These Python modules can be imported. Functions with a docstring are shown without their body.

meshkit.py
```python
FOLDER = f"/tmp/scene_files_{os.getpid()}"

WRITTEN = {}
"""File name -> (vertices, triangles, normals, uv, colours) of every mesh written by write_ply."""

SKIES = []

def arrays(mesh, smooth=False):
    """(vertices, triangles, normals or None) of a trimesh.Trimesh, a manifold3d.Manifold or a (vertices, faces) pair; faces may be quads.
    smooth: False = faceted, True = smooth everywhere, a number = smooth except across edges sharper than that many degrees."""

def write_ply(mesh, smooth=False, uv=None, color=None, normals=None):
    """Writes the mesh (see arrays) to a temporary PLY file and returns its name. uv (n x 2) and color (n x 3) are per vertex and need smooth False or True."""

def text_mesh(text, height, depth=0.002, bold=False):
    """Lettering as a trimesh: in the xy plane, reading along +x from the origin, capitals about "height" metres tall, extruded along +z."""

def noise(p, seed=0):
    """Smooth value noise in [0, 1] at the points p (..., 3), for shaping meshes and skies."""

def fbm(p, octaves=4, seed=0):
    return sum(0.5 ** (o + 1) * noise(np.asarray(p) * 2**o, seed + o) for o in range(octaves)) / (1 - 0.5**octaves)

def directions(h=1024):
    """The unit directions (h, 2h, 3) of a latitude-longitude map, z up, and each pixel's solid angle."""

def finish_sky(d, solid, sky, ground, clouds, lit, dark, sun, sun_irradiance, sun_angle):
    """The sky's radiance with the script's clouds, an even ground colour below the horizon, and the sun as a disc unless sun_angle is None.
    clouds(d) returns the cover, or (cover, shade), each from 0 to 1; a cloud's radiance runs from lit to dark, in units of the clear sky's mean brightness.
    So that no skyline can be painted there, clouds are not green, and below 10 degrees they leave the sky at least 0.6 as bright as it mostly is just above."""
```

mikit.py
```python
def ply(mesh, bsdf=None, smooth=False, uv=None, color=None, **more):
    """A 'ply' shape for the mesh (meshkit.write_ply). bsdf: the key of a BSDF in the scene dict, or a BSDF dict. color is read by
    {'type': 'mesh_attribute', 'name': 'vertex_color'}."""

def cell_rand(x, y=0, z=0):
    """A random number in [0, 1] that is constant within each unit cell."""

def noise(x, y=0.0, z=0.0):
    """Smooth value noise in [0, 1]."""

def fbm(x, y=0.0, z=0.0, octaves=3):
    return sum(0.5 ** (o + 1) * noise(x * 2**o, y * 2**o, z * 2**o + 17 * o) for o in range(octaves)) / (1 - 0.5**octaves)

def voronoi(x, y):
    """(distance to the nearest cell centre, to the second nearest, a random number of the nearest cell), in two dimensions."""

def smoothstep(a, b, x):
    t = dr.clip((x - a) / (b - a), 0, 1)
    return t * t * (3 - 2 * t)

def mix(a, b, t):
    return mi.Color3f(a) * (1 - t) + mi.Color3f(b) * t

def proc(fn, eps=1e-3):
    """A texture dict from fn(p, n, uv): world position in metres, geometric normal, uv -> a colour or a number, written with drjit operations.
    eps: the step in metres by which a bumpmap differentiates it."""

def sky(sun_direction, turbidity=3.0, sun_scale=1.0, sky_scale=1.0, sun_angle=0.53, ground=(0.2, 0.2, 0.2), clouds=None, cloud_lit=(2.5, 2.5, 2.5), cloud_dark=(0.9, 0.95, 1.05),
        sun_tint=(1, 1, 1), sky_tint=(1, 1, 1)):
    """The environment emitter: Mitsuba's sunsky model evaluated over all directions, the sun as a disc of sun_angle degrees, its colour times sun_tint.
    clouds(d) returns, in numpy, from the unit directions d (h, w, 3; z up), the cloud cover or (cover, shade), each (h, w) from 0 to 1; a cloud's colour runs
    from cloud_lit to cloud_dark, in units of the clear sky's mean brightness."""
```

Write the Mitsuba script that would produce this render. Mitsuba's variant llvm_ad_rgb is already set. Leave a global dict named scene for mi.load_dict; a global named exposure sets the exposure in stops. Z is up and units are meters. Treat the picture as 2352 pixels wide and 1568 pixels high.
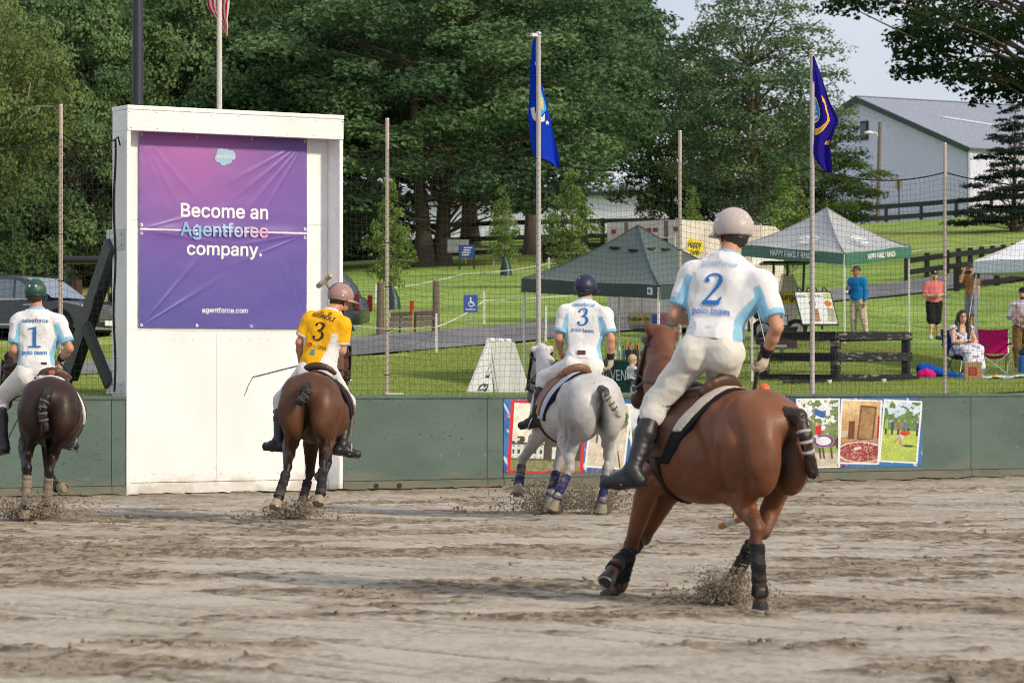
import math, random
import numpy as np, trimesh, shapely, manifold3d
import shapely.geometry as sg, shapely.affinity as sa
from shapely.ops import unary_union
from scipy.interpolate import RBFInterpolator
import mitsuba as mi, drjit as dr
import mikit, meshkit
from mikit import noise, fbm, voronoi, smoothstep, mix, cell_rand
T = mi.ScalarTransform4f
V = lambda *a: np.array(a, float)

# ---------------------------------------------------------------- camera, sky, exposure
W, H, F, HZ, EYE = 2352.0, 1568.0, 7300.0, 870.0, 1.4          # photo pixels, focal length in those pixels, horizon row, eye height
PITCH = math.atan((HZ - H / 2) / F)
CP, SP = math.cos(PITCH), math.sin(PITCH)
exposure = 1.86
scene, labels = {}, {}
scene['camera'] = {'type': 'thinlens', 'fov': math.degrees(2 * math.atan(W / 2 / F)), 'fov_axis': 'x', 'aperture_radius': 0.0100, 'focus_distance': 34.5,
                   'near_clip': 1.0, 'far_clip': 3000.0, 'to_world': T().look_at(origin=[0, 0, EYE], target=[0, CP, EYE + SP], up=[0, 0, 1])}
SUN = V(0.74, -0.60, 0.50)
def cloud_cover(d):
    n = meshkit.fbm(d * V(3.0, 3.0, 7.0) + 3.1, 4, 5)
    return np.clip(0.55 + 1.6 * (n - 0.42), 0.35, 1.0), np.clip((n - 0.5) * 1.2, 0, 0.5)
scene['sky'] = mikit.sky(SUN, turbidity=4.0, sun_scale=0.78, sun_angle=5.0, sun_tint=(0.85, 0.94, 1.09), clouds=cloud_cover, cloud_lit=(2.75, 2.8, 3.05), cloud_dark=(1.9, 1.96, 2.2), ground=(0.16, 0.15, 0.11))

# ---------------------------------------------------------------- where a photo pixel at a given depth lies in the world
def P(px, py, Y):
    dx, dy, dz = (px - W / 2) / F, CP + (py - H / 2) / F * SP, SP - (py - H / 2) / F * CP
    return V(dx / dy * Y, Y, EYE + dz / dy * Y)
def lin(r, g, b):
    return tuple(((x / 255 + 0.055) / 1.055) ** 2.4 if x > 10 else x / 3294 for x in (r, g, b))
def unit(v):
    v = np.asarray(v, float)
    return v / (np.linalg.norm(v) + 1e-12)

# ---------------------------------------------------------------- materials
VC = {'type': 'mesh_attribute', 'name': 'vertex_color'}
def bsdf(key, inner, two=True):
    scene[key] = {'type': 'twosided', 'inner': inner} if two else inner
    return key
bsdf('matte', {'type': 'principled', 'base_color': VC, 'roughness': 0.85, 'specular': 0.25})
bsdf('satin', {'type': 'principled', 'base_color': VC, 'roughness': 0.45, 'specular': 0.5})
bsdf('gloss', {'type': 'principled', 'base_color': VC, 'roughness': 0.2, 'specular': 0.5})
bsdf('paint', {'type': 'principled', 'base_color': VC, 'roughness': 0.22, 'specular': 0.9, 'clearcoat': 1.0, 'clearcoat_gloss': 0.96})
bsdf('metal', {'type': 'principled', 'base_color': VC, 'roughness': 0.35, 'metallic': 0.9})
bsdf('cloth', {'type': 'bumpmap', 'arbitrary': mikit.proc(lambda p, n, uv: 0.0012 * fbm(p.x * 60, p.y * 60, p.z * 60, 2) , 2e-3), 'scale': 1.0, 'b': {'type': 'principled', 'base_color': VC, 'roughness': 0.9, 'specular': 0.15, 'sheen': 0.25}})
bsdf('skin', {'type': 'principled', 'base_color': VC, 'roughness': 0.5, 'specular': 0.4})
bsdf('coat', {'type': 'bumpmap', 'arbitrary': mikit.proc(lambda p, n, uv: 0.004 * fbm(p.x * 11, p.y * 11, p.z * 7, 3) + 0.0012 * fbm(p.x * 70, p.y * 70, p.z * 22, 2), 3e-3), 'scale': 1.0, 'b': {'type': 'principled', 'base_color': VC, 'roughness': 0.46, 'specular': 0.36, 'sheen': 0.06, 'sheen_tint': 0.6}})
bsdf('leaf', {'type': 'principledthin', 'base_color': VC, 'roughness': 0.55, 'diff_trans': 0.55, 'spec_trans': 0.0, 'eta': 1.35}, two=False)
bsdf('flagcloth', {'type': 'principledthin', 'base_color': VC, 'roughness': 0.7, 'diff_trans': 0.5, 'spec_trans': 0.0, 'eta': 1.3}, two=False)
bsdf('glassdark', {'type': 'principled', 'base_color': {'type': 'rgb', 'value': [0.15, 0.19, 0.25]}, 'roughness': 0.08, 'specular': 0.7})
bsdf('bark', {'type': 'bumpmap', 'arbitrary': mikit.proc(lambda p, n, uv: 0.05 * fbm(p.x * 9, p.y * 9, p.z * 1.6, 3), 0.01), 'scale': 1.0, 'b': {'type': 'principled', 'base_color': VC, 'roughness': 0.95, 'specular': 0.1}})

# ---------------------------------------------------------------- entries of the scene
def fresh(key):
    if key not in scene and not any(k.startswith(key + '__') for k in scene):
        return key
    i = 1
    while f'{key}_{i:03d}' in scene or any(k.startswith(f'{key}_{i:03d}__') for k in scene):
        i += 1
    return f'{key}_{i:03d}'
def tag(key, label, cat=None, group=None, kind=None):
    d = labels.setdefault(key, {})
    d['label'] = label
    if cat: d['category'] = cat
    if group: d['group'] = group
    if kind: d['kind'] = kind
    return key
def kind(key, k):
    labels.setdefault(key, {})['kind'] = k
XF = [None, 1.0]                                                # where set, parts are scaled about a point (children built at grown-up size)
def part(key, mesh, mat='matte', col=None, smooth=30, label=None, uv=None):
    """One entry. col: a colour, or one per vertex (then smooth is all or nothing)."""
    key = fresh(key)
    if hasattr(mesh, 'to_mesh'):
        m = mesh.to_mesh(); mesh = trimesh.Trimesh(m.vert_properties[:, :3], m.tri_verts, process=False)
    if isinstance(mesh, (tuple, list)):
        f = np.asarray(mesh[1])
        if f.shape[1] == 4: f = np.vstack([f[:, [0, 1, 2]], f[:, [0, 2, 3]]])
        mesh = trimesh.Trimesh(mesh[0], f, process=False)
    if XF[0] is not None: mesh = trimesh.Trimesh(XF[0] + (np.asarray(mesh.vertices) - XF[0]) * XF[1], mesh.faces, process=False)
    color = None
    if col is not None:
        col = np.asarray(col, float)
        if col.ndim == 1:
            if smooth not in (True, False) and uv is None:
                mesh = trimesh.graph.smooth_shade(mesh, angle=math.radians(smooth), facet_minarea=None); smooth = True
            color = np.tile(col, (len(mesh.vertices), 1))
        else:
            color = col; smooth = bool(smooth)
    if uv is not None: smooth = bool(smooth)
    scene[key] = mikit.ply(mesh, mat, smooth=smooth, uv=uv, color=color)
    if label: labels[key] = {'label': label}
    return key

# ---------------------------------------------------------------- plain shapes
def cat(ms):
    return trimesh.util.concatenate([m for m in ms if m is not None])
def box(c, s, R=None, ch=0.0):
    """Box of size s at c, edges chamfered by ch; R: 3x3 columns = its axes."""
    s = np.asarray(s, float) / 2
    if ch <= 0:
        m = trimesh.creation.box(2 * s)
    else:
        ch = min(ch, 0.45 * 2 * s.min()); pts = []
        for sx in (-1, 1):
            for sy in (-1, 1):
                for sz in (-1, 1):
                    q = V(sx, sy, sz) * s
                    for k in range(3):
                        e = V(sx, sy, sz) * ch; e[k] = 0
                        pts.append(q - e)
        m = trimesh.convex.convex_hull(np.array(pts))
    v = np.array(m.vertices)
    if R is not None: v = v @ np.asarray(R).T
    return trimesh.Trimesh(v + np.asarray(c, float), m.faces, process=False)
def frame_of(d, up=(0, 0, 1)):
    """Axes (side, along d, up) as columns."""
    d = unit(d); up = np.asarray(up, float)
    if abs(d @ up) > 0.98: up = V(0, 1, 0) if abs(d[1]) < 0.9 else V(1, 0, 0)
    s = unit(np.cross(d, up)); return np.stack([s, d, np.cross(s, d)], 1)
def bar(a, b, w, h, up=(0, 0, 1), ch=0.006):
    a, b = np.asarray(a, float), np.asarray(b, float)
    return box((a + b) / 2, (w, np.linalg.norm(b - a), h), frame_of(b - a, up), ch)
def tube(pts, r, n=8, cap=True, closed=False):
    p = np.asarray(pts, float); r = np.broadcast_to(r, (len(p),)).astype(float)
    t = np.gradient(p, axis=0) if not closed else np.roll(p, -1, 0) - np.roll(p, 1, 0)
    t /= np.linalg.norm(t, axis=1, keepdims=True) + 1e-12
    a = np.zeros_like(p); ref = V(0, 0, 1) if abs(t[0, 2]) < 0.9 else V(1, 0, 0)
    for i in range(len(p)):
        ref = ref - t[i] * (ref @ t[i]); ref = unit(ref); a[i] = ref
    b = np.cross(t, a); th = np.arange(n) * 2 * np.pi / n
    v = p[:, None] + r[:, None, None] * (np.cos(th)[None, :, None] * a[:, None] + np.sin(th)[None, :, None] * b[:, None])
    m = len(p); i, j = np.meshgrid(np.arange(m if closed else m - 1), np.arange(n), indexing='ij'); i2 = (i + 1) % m
    q = np.stack([i * n + j, i * n + (j + 1) % n, i2 * n + (j + 1) % n, i2 * n + j], -1).reshape(-1, 4)
    f = np.vstack([q[:, [0, 1, 2]], q[:, [0, 2, 3]]]); v = v.reshape(-1, 3)
    if cap and not closed:
        k = len(v); v = np.vstack([v, p[0], p[-1]]); jj = np.arange(n); e = (m - 1) * n
        f = np.vstack([f, np.stack([jj * 0 + k, (jj + 1) % n, jj], 1), np.stack([jj * 0 + k + 1, e + jj, e + (jj + 1) % n], 1)])
    return trimesh.Trimesh(v, f, process=False)
def curve(pts, n=24):
    """Catmull-Rom through the points."""
    p = np.asarray(pts, float); p = np.vstack([2 * p[0] - p[1], p, 2 * p[-1] - p[-2]]); out = []
    m = len(p) - 3
    for i in range(m):
        for t in np.linspace(0, 1, max(2, n // m), endpoint=(i == m - 1)):
            a, b, c, d = p[i:i + 4]
            out.append(0.5 * (2 * b + (c - a) * t + (2 * a - 5 * b + 4 * c - d) * t * t + (3 * b - a - 3 * c + d) * t ** 3))
    return np.array(out)
def grid(pt):
    """pt: (m, n, 3) points -> sheet."""
    m, n = pt.shape[:2]; i, j = np.meshgrid(np.arange(m - 1), np.arange(n - 1), indexing='ij')
    a = i * n + j
    f = np.stack([a, a + n, a + n + 1, a + 1], -1).reshape(-1, 4)
    return trimesh.Trimesh(pt.reshape(-1, 3), np.vstack([f[:, [0, 1, 2]], f[:, [0, 2, 3]]]), process=False)
def thick(m, d):
    """A sheet given a back side at distance d along its normals, closed at the rim."""
    n = m.vertex_normals; k = len(m.vertices)
    v = np.vstack([m.vertices, m.vertices - n * d]); f = np.vstack([m.faces, m.faces[:, ::-1] + k])
    e = np.sort(m.edges, 1); u, inv, c = np.unique(e, axis=0, return_inverse=True, return_counts=True)
    rim = m.edges[c[inv.ravel()] == 1]
    q = np.stack([rim[:, 1], rim[:, 0], rim[:, 0] + k, rim[:, 1] + k], 1)
    return trimesh.Trimesh(v, np.vstack([f, q[:, [0, 1, 2]], q[:, [0, 2, 3]]]), process=False)
def place2d(m, o, x, y, z=None):
    """A flat mesh's x, y, z laid along world axes at o."""
    x, y = np.asarray(x, float), np.asarray(y, float); z = np.cross(x, y) if z is None else np.asarray(z, float)
    v = np.asarray(m.vertices); return trimesh.Trimesh(np.asarray(o) + v[:, :1] * x + v[:, 1:2] * y + v[:, 2:3] * z, m.faces, process=False)
def poly(shape, d=0.003):
    gs = [g for g in getattr(shape, 'geoms', [shape]) if g.area > 0]
    return cat([trimesh.creation.extrude_polygon(g, d, engine='earcut') for g in gs])
def text(s, h, bold=True, center=True, d=0.002, flat=False):
    m = meshkit.text_mesh(s, h, d, bold)
    if center: m.vertices[:, 0] -= m.bounds[:, 0].mean()
    if flat:
        m.update_faces(m.face_normals[:, 2] > 0.5); m.remove_unreferenced_vertices()
    return m
def dome(c, r, n=16):
    m = trimesh.creation.icosphere(3); return trimesh.Trimesh(np.asarray(m.vertices) * r + c, m.faces, process=False)

# ---------------------------------------------------------------- bodies: smooth unions of round cones and ellipsoids, meshed by surface nets
def smin(a, b, k):
    if k <= 0: return np.minimum(a, b)
    h = np.clip(0.5 + 0.5 * (b - a) / k, 0, 1)
    return b + (a - b) * h - k * h * (1 - h)
class Blob:
    def __init__(s): s.q = []
    def cone(s, a, b, ra, rb, k=0.03, flat=None, op=1, cut=()):
        """Round cone; flat=(direction, factor) squeezes it; cut: half-spaces (point, normal) that end it square."""
        a, b = np.asarray(a, float), np.asarray(b, float); ba = b - a; L = max(ba @ ba, 1e-9)
        def fn(p):
            q = p - a
            if flat is not None:
                n = np.asarray(flat[0], float); q = q + (q @ n)[..., None] * n * (1 / flat[1] - 1)
            t = np.clip(q @ ba / L, 0, 1)
            d = np.linalg.norm(q - t[..., None] * ba, axis=-1) - (ra + (rb - ra) * t)
            for c, n in cut: d = np.maximum(d, (p - np.asarray(c)) @ unit(n))
            return d
        r = max(ra, rb) * (max(1, flat[1]) if flat is not None else 1)
        s.q.append((fn, np.minimum(a, b) - r, np.maximum(a, b) + r, k, op)); return s
    def chain(s, pts, rs, k=0.02, **kw):
        for i in range(len(pts) - 1): s.cone(pts[i], pts[i + 1], rs[i], rs[i + 1], k, **kw)
        return s
    def ell(s, c, r, R=None, k=0.04, op=1, cut=()):
        c, r = np.asarray(c, float), np.asarray(r, float); R = np.eye(3) if R is None else np.asarray(R)
        def fn(p):
            q = (p - c) @ R
            k0 = np.linalg.norm(q / r, axis=-1); k1 = np.linalg.norm(q / r ** 2, axis=-1) + 1e-9
            d = k0 * (k0 - 1) / k1
            for cc, n in cut: d = np.maximum(d, (p - np.asarray(cc)) @ unit(n))
            return d
        e = np.abs(R) @ r
        s.q.append((fn, c - e, c + e, k, op)); return s
    def fold(s, d, p, fn, k, op, off):
        e = fn(p) - off
        if op > 0: return smin(d, e, k)
        if op < 0: return -smin(-d, e, k)
        return np.maximum(d, e)
    def at(s, p, off=0.0):
        p = np.asarray(p, float); d = np.full(p.shape[:-1], 9.0)
        for fn, lo, hi, k, op in s.q: d = s.fold(d, p, fn, k, op, off)
        return d
    def mesh(s, h, off=0.0, cuts=()):
        lo = np.min([q[1] for q in s.q if q[4] > 0], 0) - 2.5 * h - off - 0.01; hi = np.max([q[2] for q in s.q if q[4] > 0], 0) + 2.5 * h + off + 0.01
        n = np.ceil((hi - lo) / h).astype(int) + 1
        ax = [lo[i] + h * np.arange(n[i]) for i in range(3)]
        D = np.full(tuple(n), 9.0, np.float32)
        for fn, a, b, k, op in s.q:
            m = k + off + 2 * h
            i0 = np.clip(np.floor((a - m - lo) / h).astype(int), 0, n); i1 = np.clip(np.ceil((b + m - lo) / h).astype(int) + 1, 0, n)
            if (i1 <= i0).any(): continue
            sl = tuple(slice(i0[j], i1[j]) for j in range(3))
            p = np.stack(np.meshgrid(*[ax[j][sl[j]] for j in range(3)], indexing='ij'), -1)
            D[sl] = s.fold(D[sl], p, fn, k, op, off)
        for c, nn in cuts:
            nn = unit(nn); pl = (ax[0][:, None, None] - c[0]) * nn[0] + (ax[1][None, :, None] - c[1]) * nn[1] + (ax[2][None, None] - c[2]) * nn[2]
            D = np.maximum(D, pl.astype(np.float32))
        return nets(D, lo, h)
def nets(D, lo, h):
    S = D < 0; n = np.array(D.shape)
    cs = [(a, b, c) for a in (0, 1) for b in (0, 1) for c in (0, 1)]
    sub = lambda A, o: A[o[0]:n[0] - 1 + o[0], o[1]:n[1] - 1 + o[1], o[2]:n[2] - 1 + o[2]]
    cnt = sum(sub(S, o).astype(np.int8) for o in cs)
    act = np.argwhere((cnt > 0) & (cnt < 8))
    val = {o: D[act[:, 0] + o[0], act[:, 1] + o[1], act[:, 2] + o[2]].astype(float) for o in cs}
    acc, num = np.zeros((len(act), 3)), np.zeros(len(act))
    for o in cs:
        for k in range(3):
            if o[k] == 0:
                o2 = tuple(1 if i == k else o[i] for i in range(3)); a, b = val[o], val[o2]; cr = (a < 0) != (b < 0)
                t = np.where(cr, a / np.where(cr, a - b, 1), 0); q = np.tile(np.array(o, float), (len(act), 1)); q[:, k] = t
                acc += q * cr[:, None]; num += cr
    v = lo + h * (act + acc / num[:, None])
    idx = np.full(tuple(n), -1, np.int64); idx[tuple(act.T)] = np.arange(len(act)); fs = []
    for k in range(3):
        a, b = [i for i in range(3) if i != k]
        if k == 1: a, b = b, a
        s0 = np.take(S, range(0, n[k] - 1), k); s1 = np.take(S, range(1, n[k]), k)
        e = np.argwhere(s0 != s1); e = e[(e[:, a] > 0) & (e[:, b] > 0)]
        def cell(da, db):
            q = e.copy(); q[:, a] -= da; q[:, b] -= db; return idx[tuple(q.T)]
        q = np.stack([cell(1, 1), cell(0, 1), cell(0, 0), cell(1, 0)], 1)
        neg = ~S[tuple(e.T)]; q[neg] = q[neg][:, ::-1]; fs.append(q)
    q = np.vstack(fs); q = q[(q >= 0).all(1)]
    m = trimesh.Trimesh(v, np.vstack([q[:, [0, 1, 2]], q[:, [0, 2, 3]]]), process=False)
    return relax(m, 2)
def relax(m, it=2, lam=0.4):
    v = np.array(m.vertices); e = m.edges; k = len(v); c = np.bincount(e[:, 0], minlength=k).astype(float); c[c == 0] = 1
    for s in [lam, -lam * 1.05] * it:
        a = np.stack([np.bincount(e[:, 0], v[e[:, 1], j], minlength=k) for j in range(3)], 1) / c[:, None]
        v = v + s * (a - v)
    return trimesh.Trimesh(v, m.faces, process=False)
def rumple(m, amp, freq, seed=0, stretch=(1, 1, 1)):
    v = np.array(m.vertices); n = np.array(m.vertex_normals)
    r = meshkit.fbm(v * freq * np.asarray(stretch) + 50, 3, seed)
    r = 1 - np.abs(2 * r - 1) * 1.6
    m.vertices = v + n * ((r - 0.5) * amp)[:, None]; return m
def decal(m2, o, x, y, body, off=0.0, lift=0.0025, edge=0.012, reach=0.25):
    """Flat print m2 laid on a body's surface: each vertex marched along -(x cross y) until it meets the body."""
    v, f = trimesh.remesh.subdivide_to_size(m2.vertices, m2.faces, edge)
    x, y = unit(x), unit(y); z = np.cross(x, y); p = np.asarray(o) + v[:, :1] * x + v[:, 1:2] * y + z * reach
    for _ in range(30):
        p = p - z * (np.maximum(body.at(p, off) - lift, -0.01) * 0.8)[:, None]
    return trimesh.Trimesh(p, f, process=False)

# ================================================================ THE SETTING
def C(r, g, b, k=0.8): return tuple(k * v for v in lin(r, g, b))
A0, A1 = P(0, 1148, 36.8), P(2352, 1098, 44.8)
A0[2] = A1[2] = 0
WD = unit(A1 - A0); WN = V(-WD[1], WD[0], 0)                     # along the arena wall; away from the camera
WT = 1.2
def wall_s(px, d=0.0):
    """Distance along the wall's front of the point that photo column px meets, on the line d behind the front."""
    o = A0 + WN * d; u = (px - W / 2) / F / CP
    return (u * o[1] - o[0]) / (WD[0] - u * WD[1])
def wp(s, d, z): return A0 + WD * s + WN * d + V(0, 0, z)
def wall_y(px, d=0.0): return (A0 + WN * d + WD * wall_s(px, d))[1]
def wz(px, py, d=0.0): return P(px, py, wall_y(px, d))[2]
WR = np.stack([WD, WN, V(0, 0, 1)], 1)
def wbox(s0, s1, d0, d1, z0, z1, ch=0.004):
    return box(wp((s0 + s1) / 2, (d0 + d1) / 2, (z0 + z1) / 2), (s1 - s0, d1 - d0, z1 - z0), WR, ch)

# ---- rising lawn behind the wall: photo column, row and depth of points on it
GP = [(-300, 912, 36), (100, 908, 38.5), (100, 872, 52), (150, 836, 59), (100, 786, 84), (100, 710, 110), (100, 640, 140), (500, 907, 40.5), (500, 845, 60), (500, 800, 67), (500, 700, 100),
      (900, 906, 42), (900, 815, 65), (900, 770, 72), (900, 700, 90), (900, 645, 110), (990, 610, 126), (950, 580, 160), (1200, 907, 44), (1200, 912, 56), (1450, 914, 56), (1200, 782, 71), (1200, 741, 78), (1200, 690, 92), (1200, 630, 112), (1210, 588, 136),
      (1600, 906, 46), (1600, 800, 68), (1600, 740, 83), (1600, 620, 122), (1560, 560, 165), (2000, 903, 48), (1950, 790, 67), (1922, 692, 88), (1922, 666, 94), (2050, 600, 122), (2050, 521, 240),
      (2330, 899, 50), (2330, 860, 66), (2200, 780, 80), (2099, 677, 91), (2099, 649, 97), (2195, 668, 92), (2195, 630, 99), (2351, 645, 96), (2351, 618, 104), (2330, 560, 150), (2330, 492, 240), (2700, 470, 240), (1500, 540, 240), (900, 560, 240), (200, 600, 240), (-300, 600, 240)]
_g = np.array([(x / 2352 * 3, math.log(Y) * 4, P(x, y, Y)[2]) for x, y, Y in GP])
_rbf = RBFInterpolator(_g[:, :2], _g[:, 2], kernel='linear', smoothing=0.02)
def lawn_z(px, Y):
    px, Y = np.broadcast_arrays(np.asarray(px, float), np.asarray(Y, float))
    q = np.stack([np.clip(px, -400, 2750).ravel() / 2352 * 3, np.log(np.clip(Y, 36, 260).ravel()) * 4], 1)
    z = _rbf(q).reshape(px.shape)
    return z
def on(px, Y, up=0.0):
    """The point on the lawn at photo column px and depth Y."""
    p = P(px, 0, Y); z = float(lawn_z(px, Y)); p = P(px, 870, Y); p[2] = z + up; return p
def px_of(x, y): return W / 2 + F * x / y * CP

def lawn_col(p, n, uv):
    streak = fbm(p.x * 0.35 + p.y * 0.12, p.y * 0.9, 0.0, 3)
    fine = fbm(p.x * 9, p.y * 4, p.z * 9, 3); big = fbm(p.x * 0.07, p.y * 0.05, 3.0, 3)
    a = mix((0.110, 0.178, 0.038), (0.215, 0.295, 0.074), smoothstep(0.25, 0.75, 0.55 * streak + 0.45 * fine))
    return mix(a, (0.25, 0.265, 0.085), smoothstep(0.5, 0.78, big) * 0.55)
bsdf('lawn_green', {'type': 'bumpmap', 'arbitrary': mikit.proc(lambda p, n, uv: 0.05 * fbm(p.x * 7, p.y * 7, p.z * 7, 3), 0.01), 'scale': 1.0, 'b': {'type': 'principled', 'base_color': mikit.proc(lawn_col), 'roughness': 0.9, 'specular': 0.1}})
_px = np.concatenate([np.linspace(-2500, -100, 24), np.linspace(-60, 2420, 125), np.linspace(2480, 6000, 30)])
_r = np.linspace(0, 1, 150)
_Y0 = np.array([wall_y(p, 0.11 + 0.36 * np.clip((p - 225) / 20, 0, 1) * np.clip((835 - p) / 20, 0, 1)) for p in _px])
_Y = _Y0[:, None] * (1500.0 / _Y0[:, None]) ** _r[None]
_pp = np.stack([(_px[:, None] - W / 2) / F * _Y / CP, _Y, lawn_z(np.broadcast_to(_px[:, None], _Y.shape), _Y)], -1)
part('lawn', grid(_pp), 'lawn_green', smooth=True); tag('lawn', 'mown lawn rising behind the arena wall', kind='structure')

# ---- grey lane across the lawn
def asphalt(p, n, uv):
    return mix((0.095, 0.095, 0.105), (0.16, 0.158, 0.165), smoothstep(0.3, 0.7, 0.6 * fbm(p.x * 1.2, p.y * 0.5, 1.0, 3) + 0.4 * noise(p.x * 30, p.y * 30)))
bsdf('asphalt', {'type': 'principled', 'base_color': mikit.proc(asphalt), 'roughness': 0.9, 'specular': 0.2})
near = np.array([(-600, 45), (-200, 49), (100, 52), (500, 60), (900, 65.3), (1200, 70), (1600, 79), (1922, 88), (2099, 91), (2195, 92.5), (2351, 96), (2800, 103)], float)
far = np.array([(-600, 52), (-200, 55.5), (100, 58), (500, 66.5), (900, 72), (1200, 77), (1600, 86), (1922, 94), (2099, 97.5), (2195, 99.5), (2351, 104), (2800, 112)], float)
xs = np.linspace(-600, 2800, 120); rows = []
for t in np.linspace(0, 1, 7):
    Yt = np.interp(xs, near[:, 0], near[:, 1]) * (1 - t) + np.interp(xs, far[:, 0], far[:, 1]) * t
    rows.append(np.stack([(xs - W / 2) / F * Yt, Yt, lawn_z(xs, Yt) + 0.05 + 0.04 * math.sin(t * math.pi)], -1))
part('lane', grid(np.array(rows)), 'asphalt', smooth=True); tag('lane', 'grey asphalt lane crossing the lawn', kind='structure')

# ---- blades of grass on the nearer lawn
rng = np.random.default_rng(11)
def blade_patch(n, size, h0, h1, seed):
    r = np.random.default_rng(seed); x, y = r.uniform(-size / 2, size / 2, (2, n)); h = r.uniform(h0, h1, n); a = r.uniform(0, 6.28, n)
    w = r.uniform(0.005, 0.009, n); lean = r.normal(0, 0.35, (n, 2)) * h[:, None]
    b0 = np.stack([x - w * np.cos(a), y - w * np.sin(a), 0 * x - 0.01], 1); b1 = np.stack([x + w * np.cos(a), y + w * np.sin(a), 0 * x - 0.01], 1)
    tip = np.stack([x + lean[:, 0], y + lean[:, 1], h], 1)
    v = np.stack([b0, b1, tip], 1).reshape(-1, 3); f = np.arange(3 * n).reshape(-1, 3)
    t = r.uniform(0, 1, n)[:, None]; col = V(0.20, 0.29, 0.065) * (1 - t) + V(0.42, 0.50, 0.155) * t
    dry = r.uniform(0, 1, n) < 0.07; col[dry] = V(0.34, 0.31, 0.16)
    return trimesh.Trimesh(v, f, process=False), np.repeat(col, 3, 0)
for i in range(3):
    m, c = blade_patch(2600, 1.5, 0.03, 0.065, 40 + i)
    scene[f'grass_patch_group_{i}'] = {'type': 'shapegroup', 'blades': mikit.ply(m, 'leaf', color=c)}
_k = 0
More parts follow.
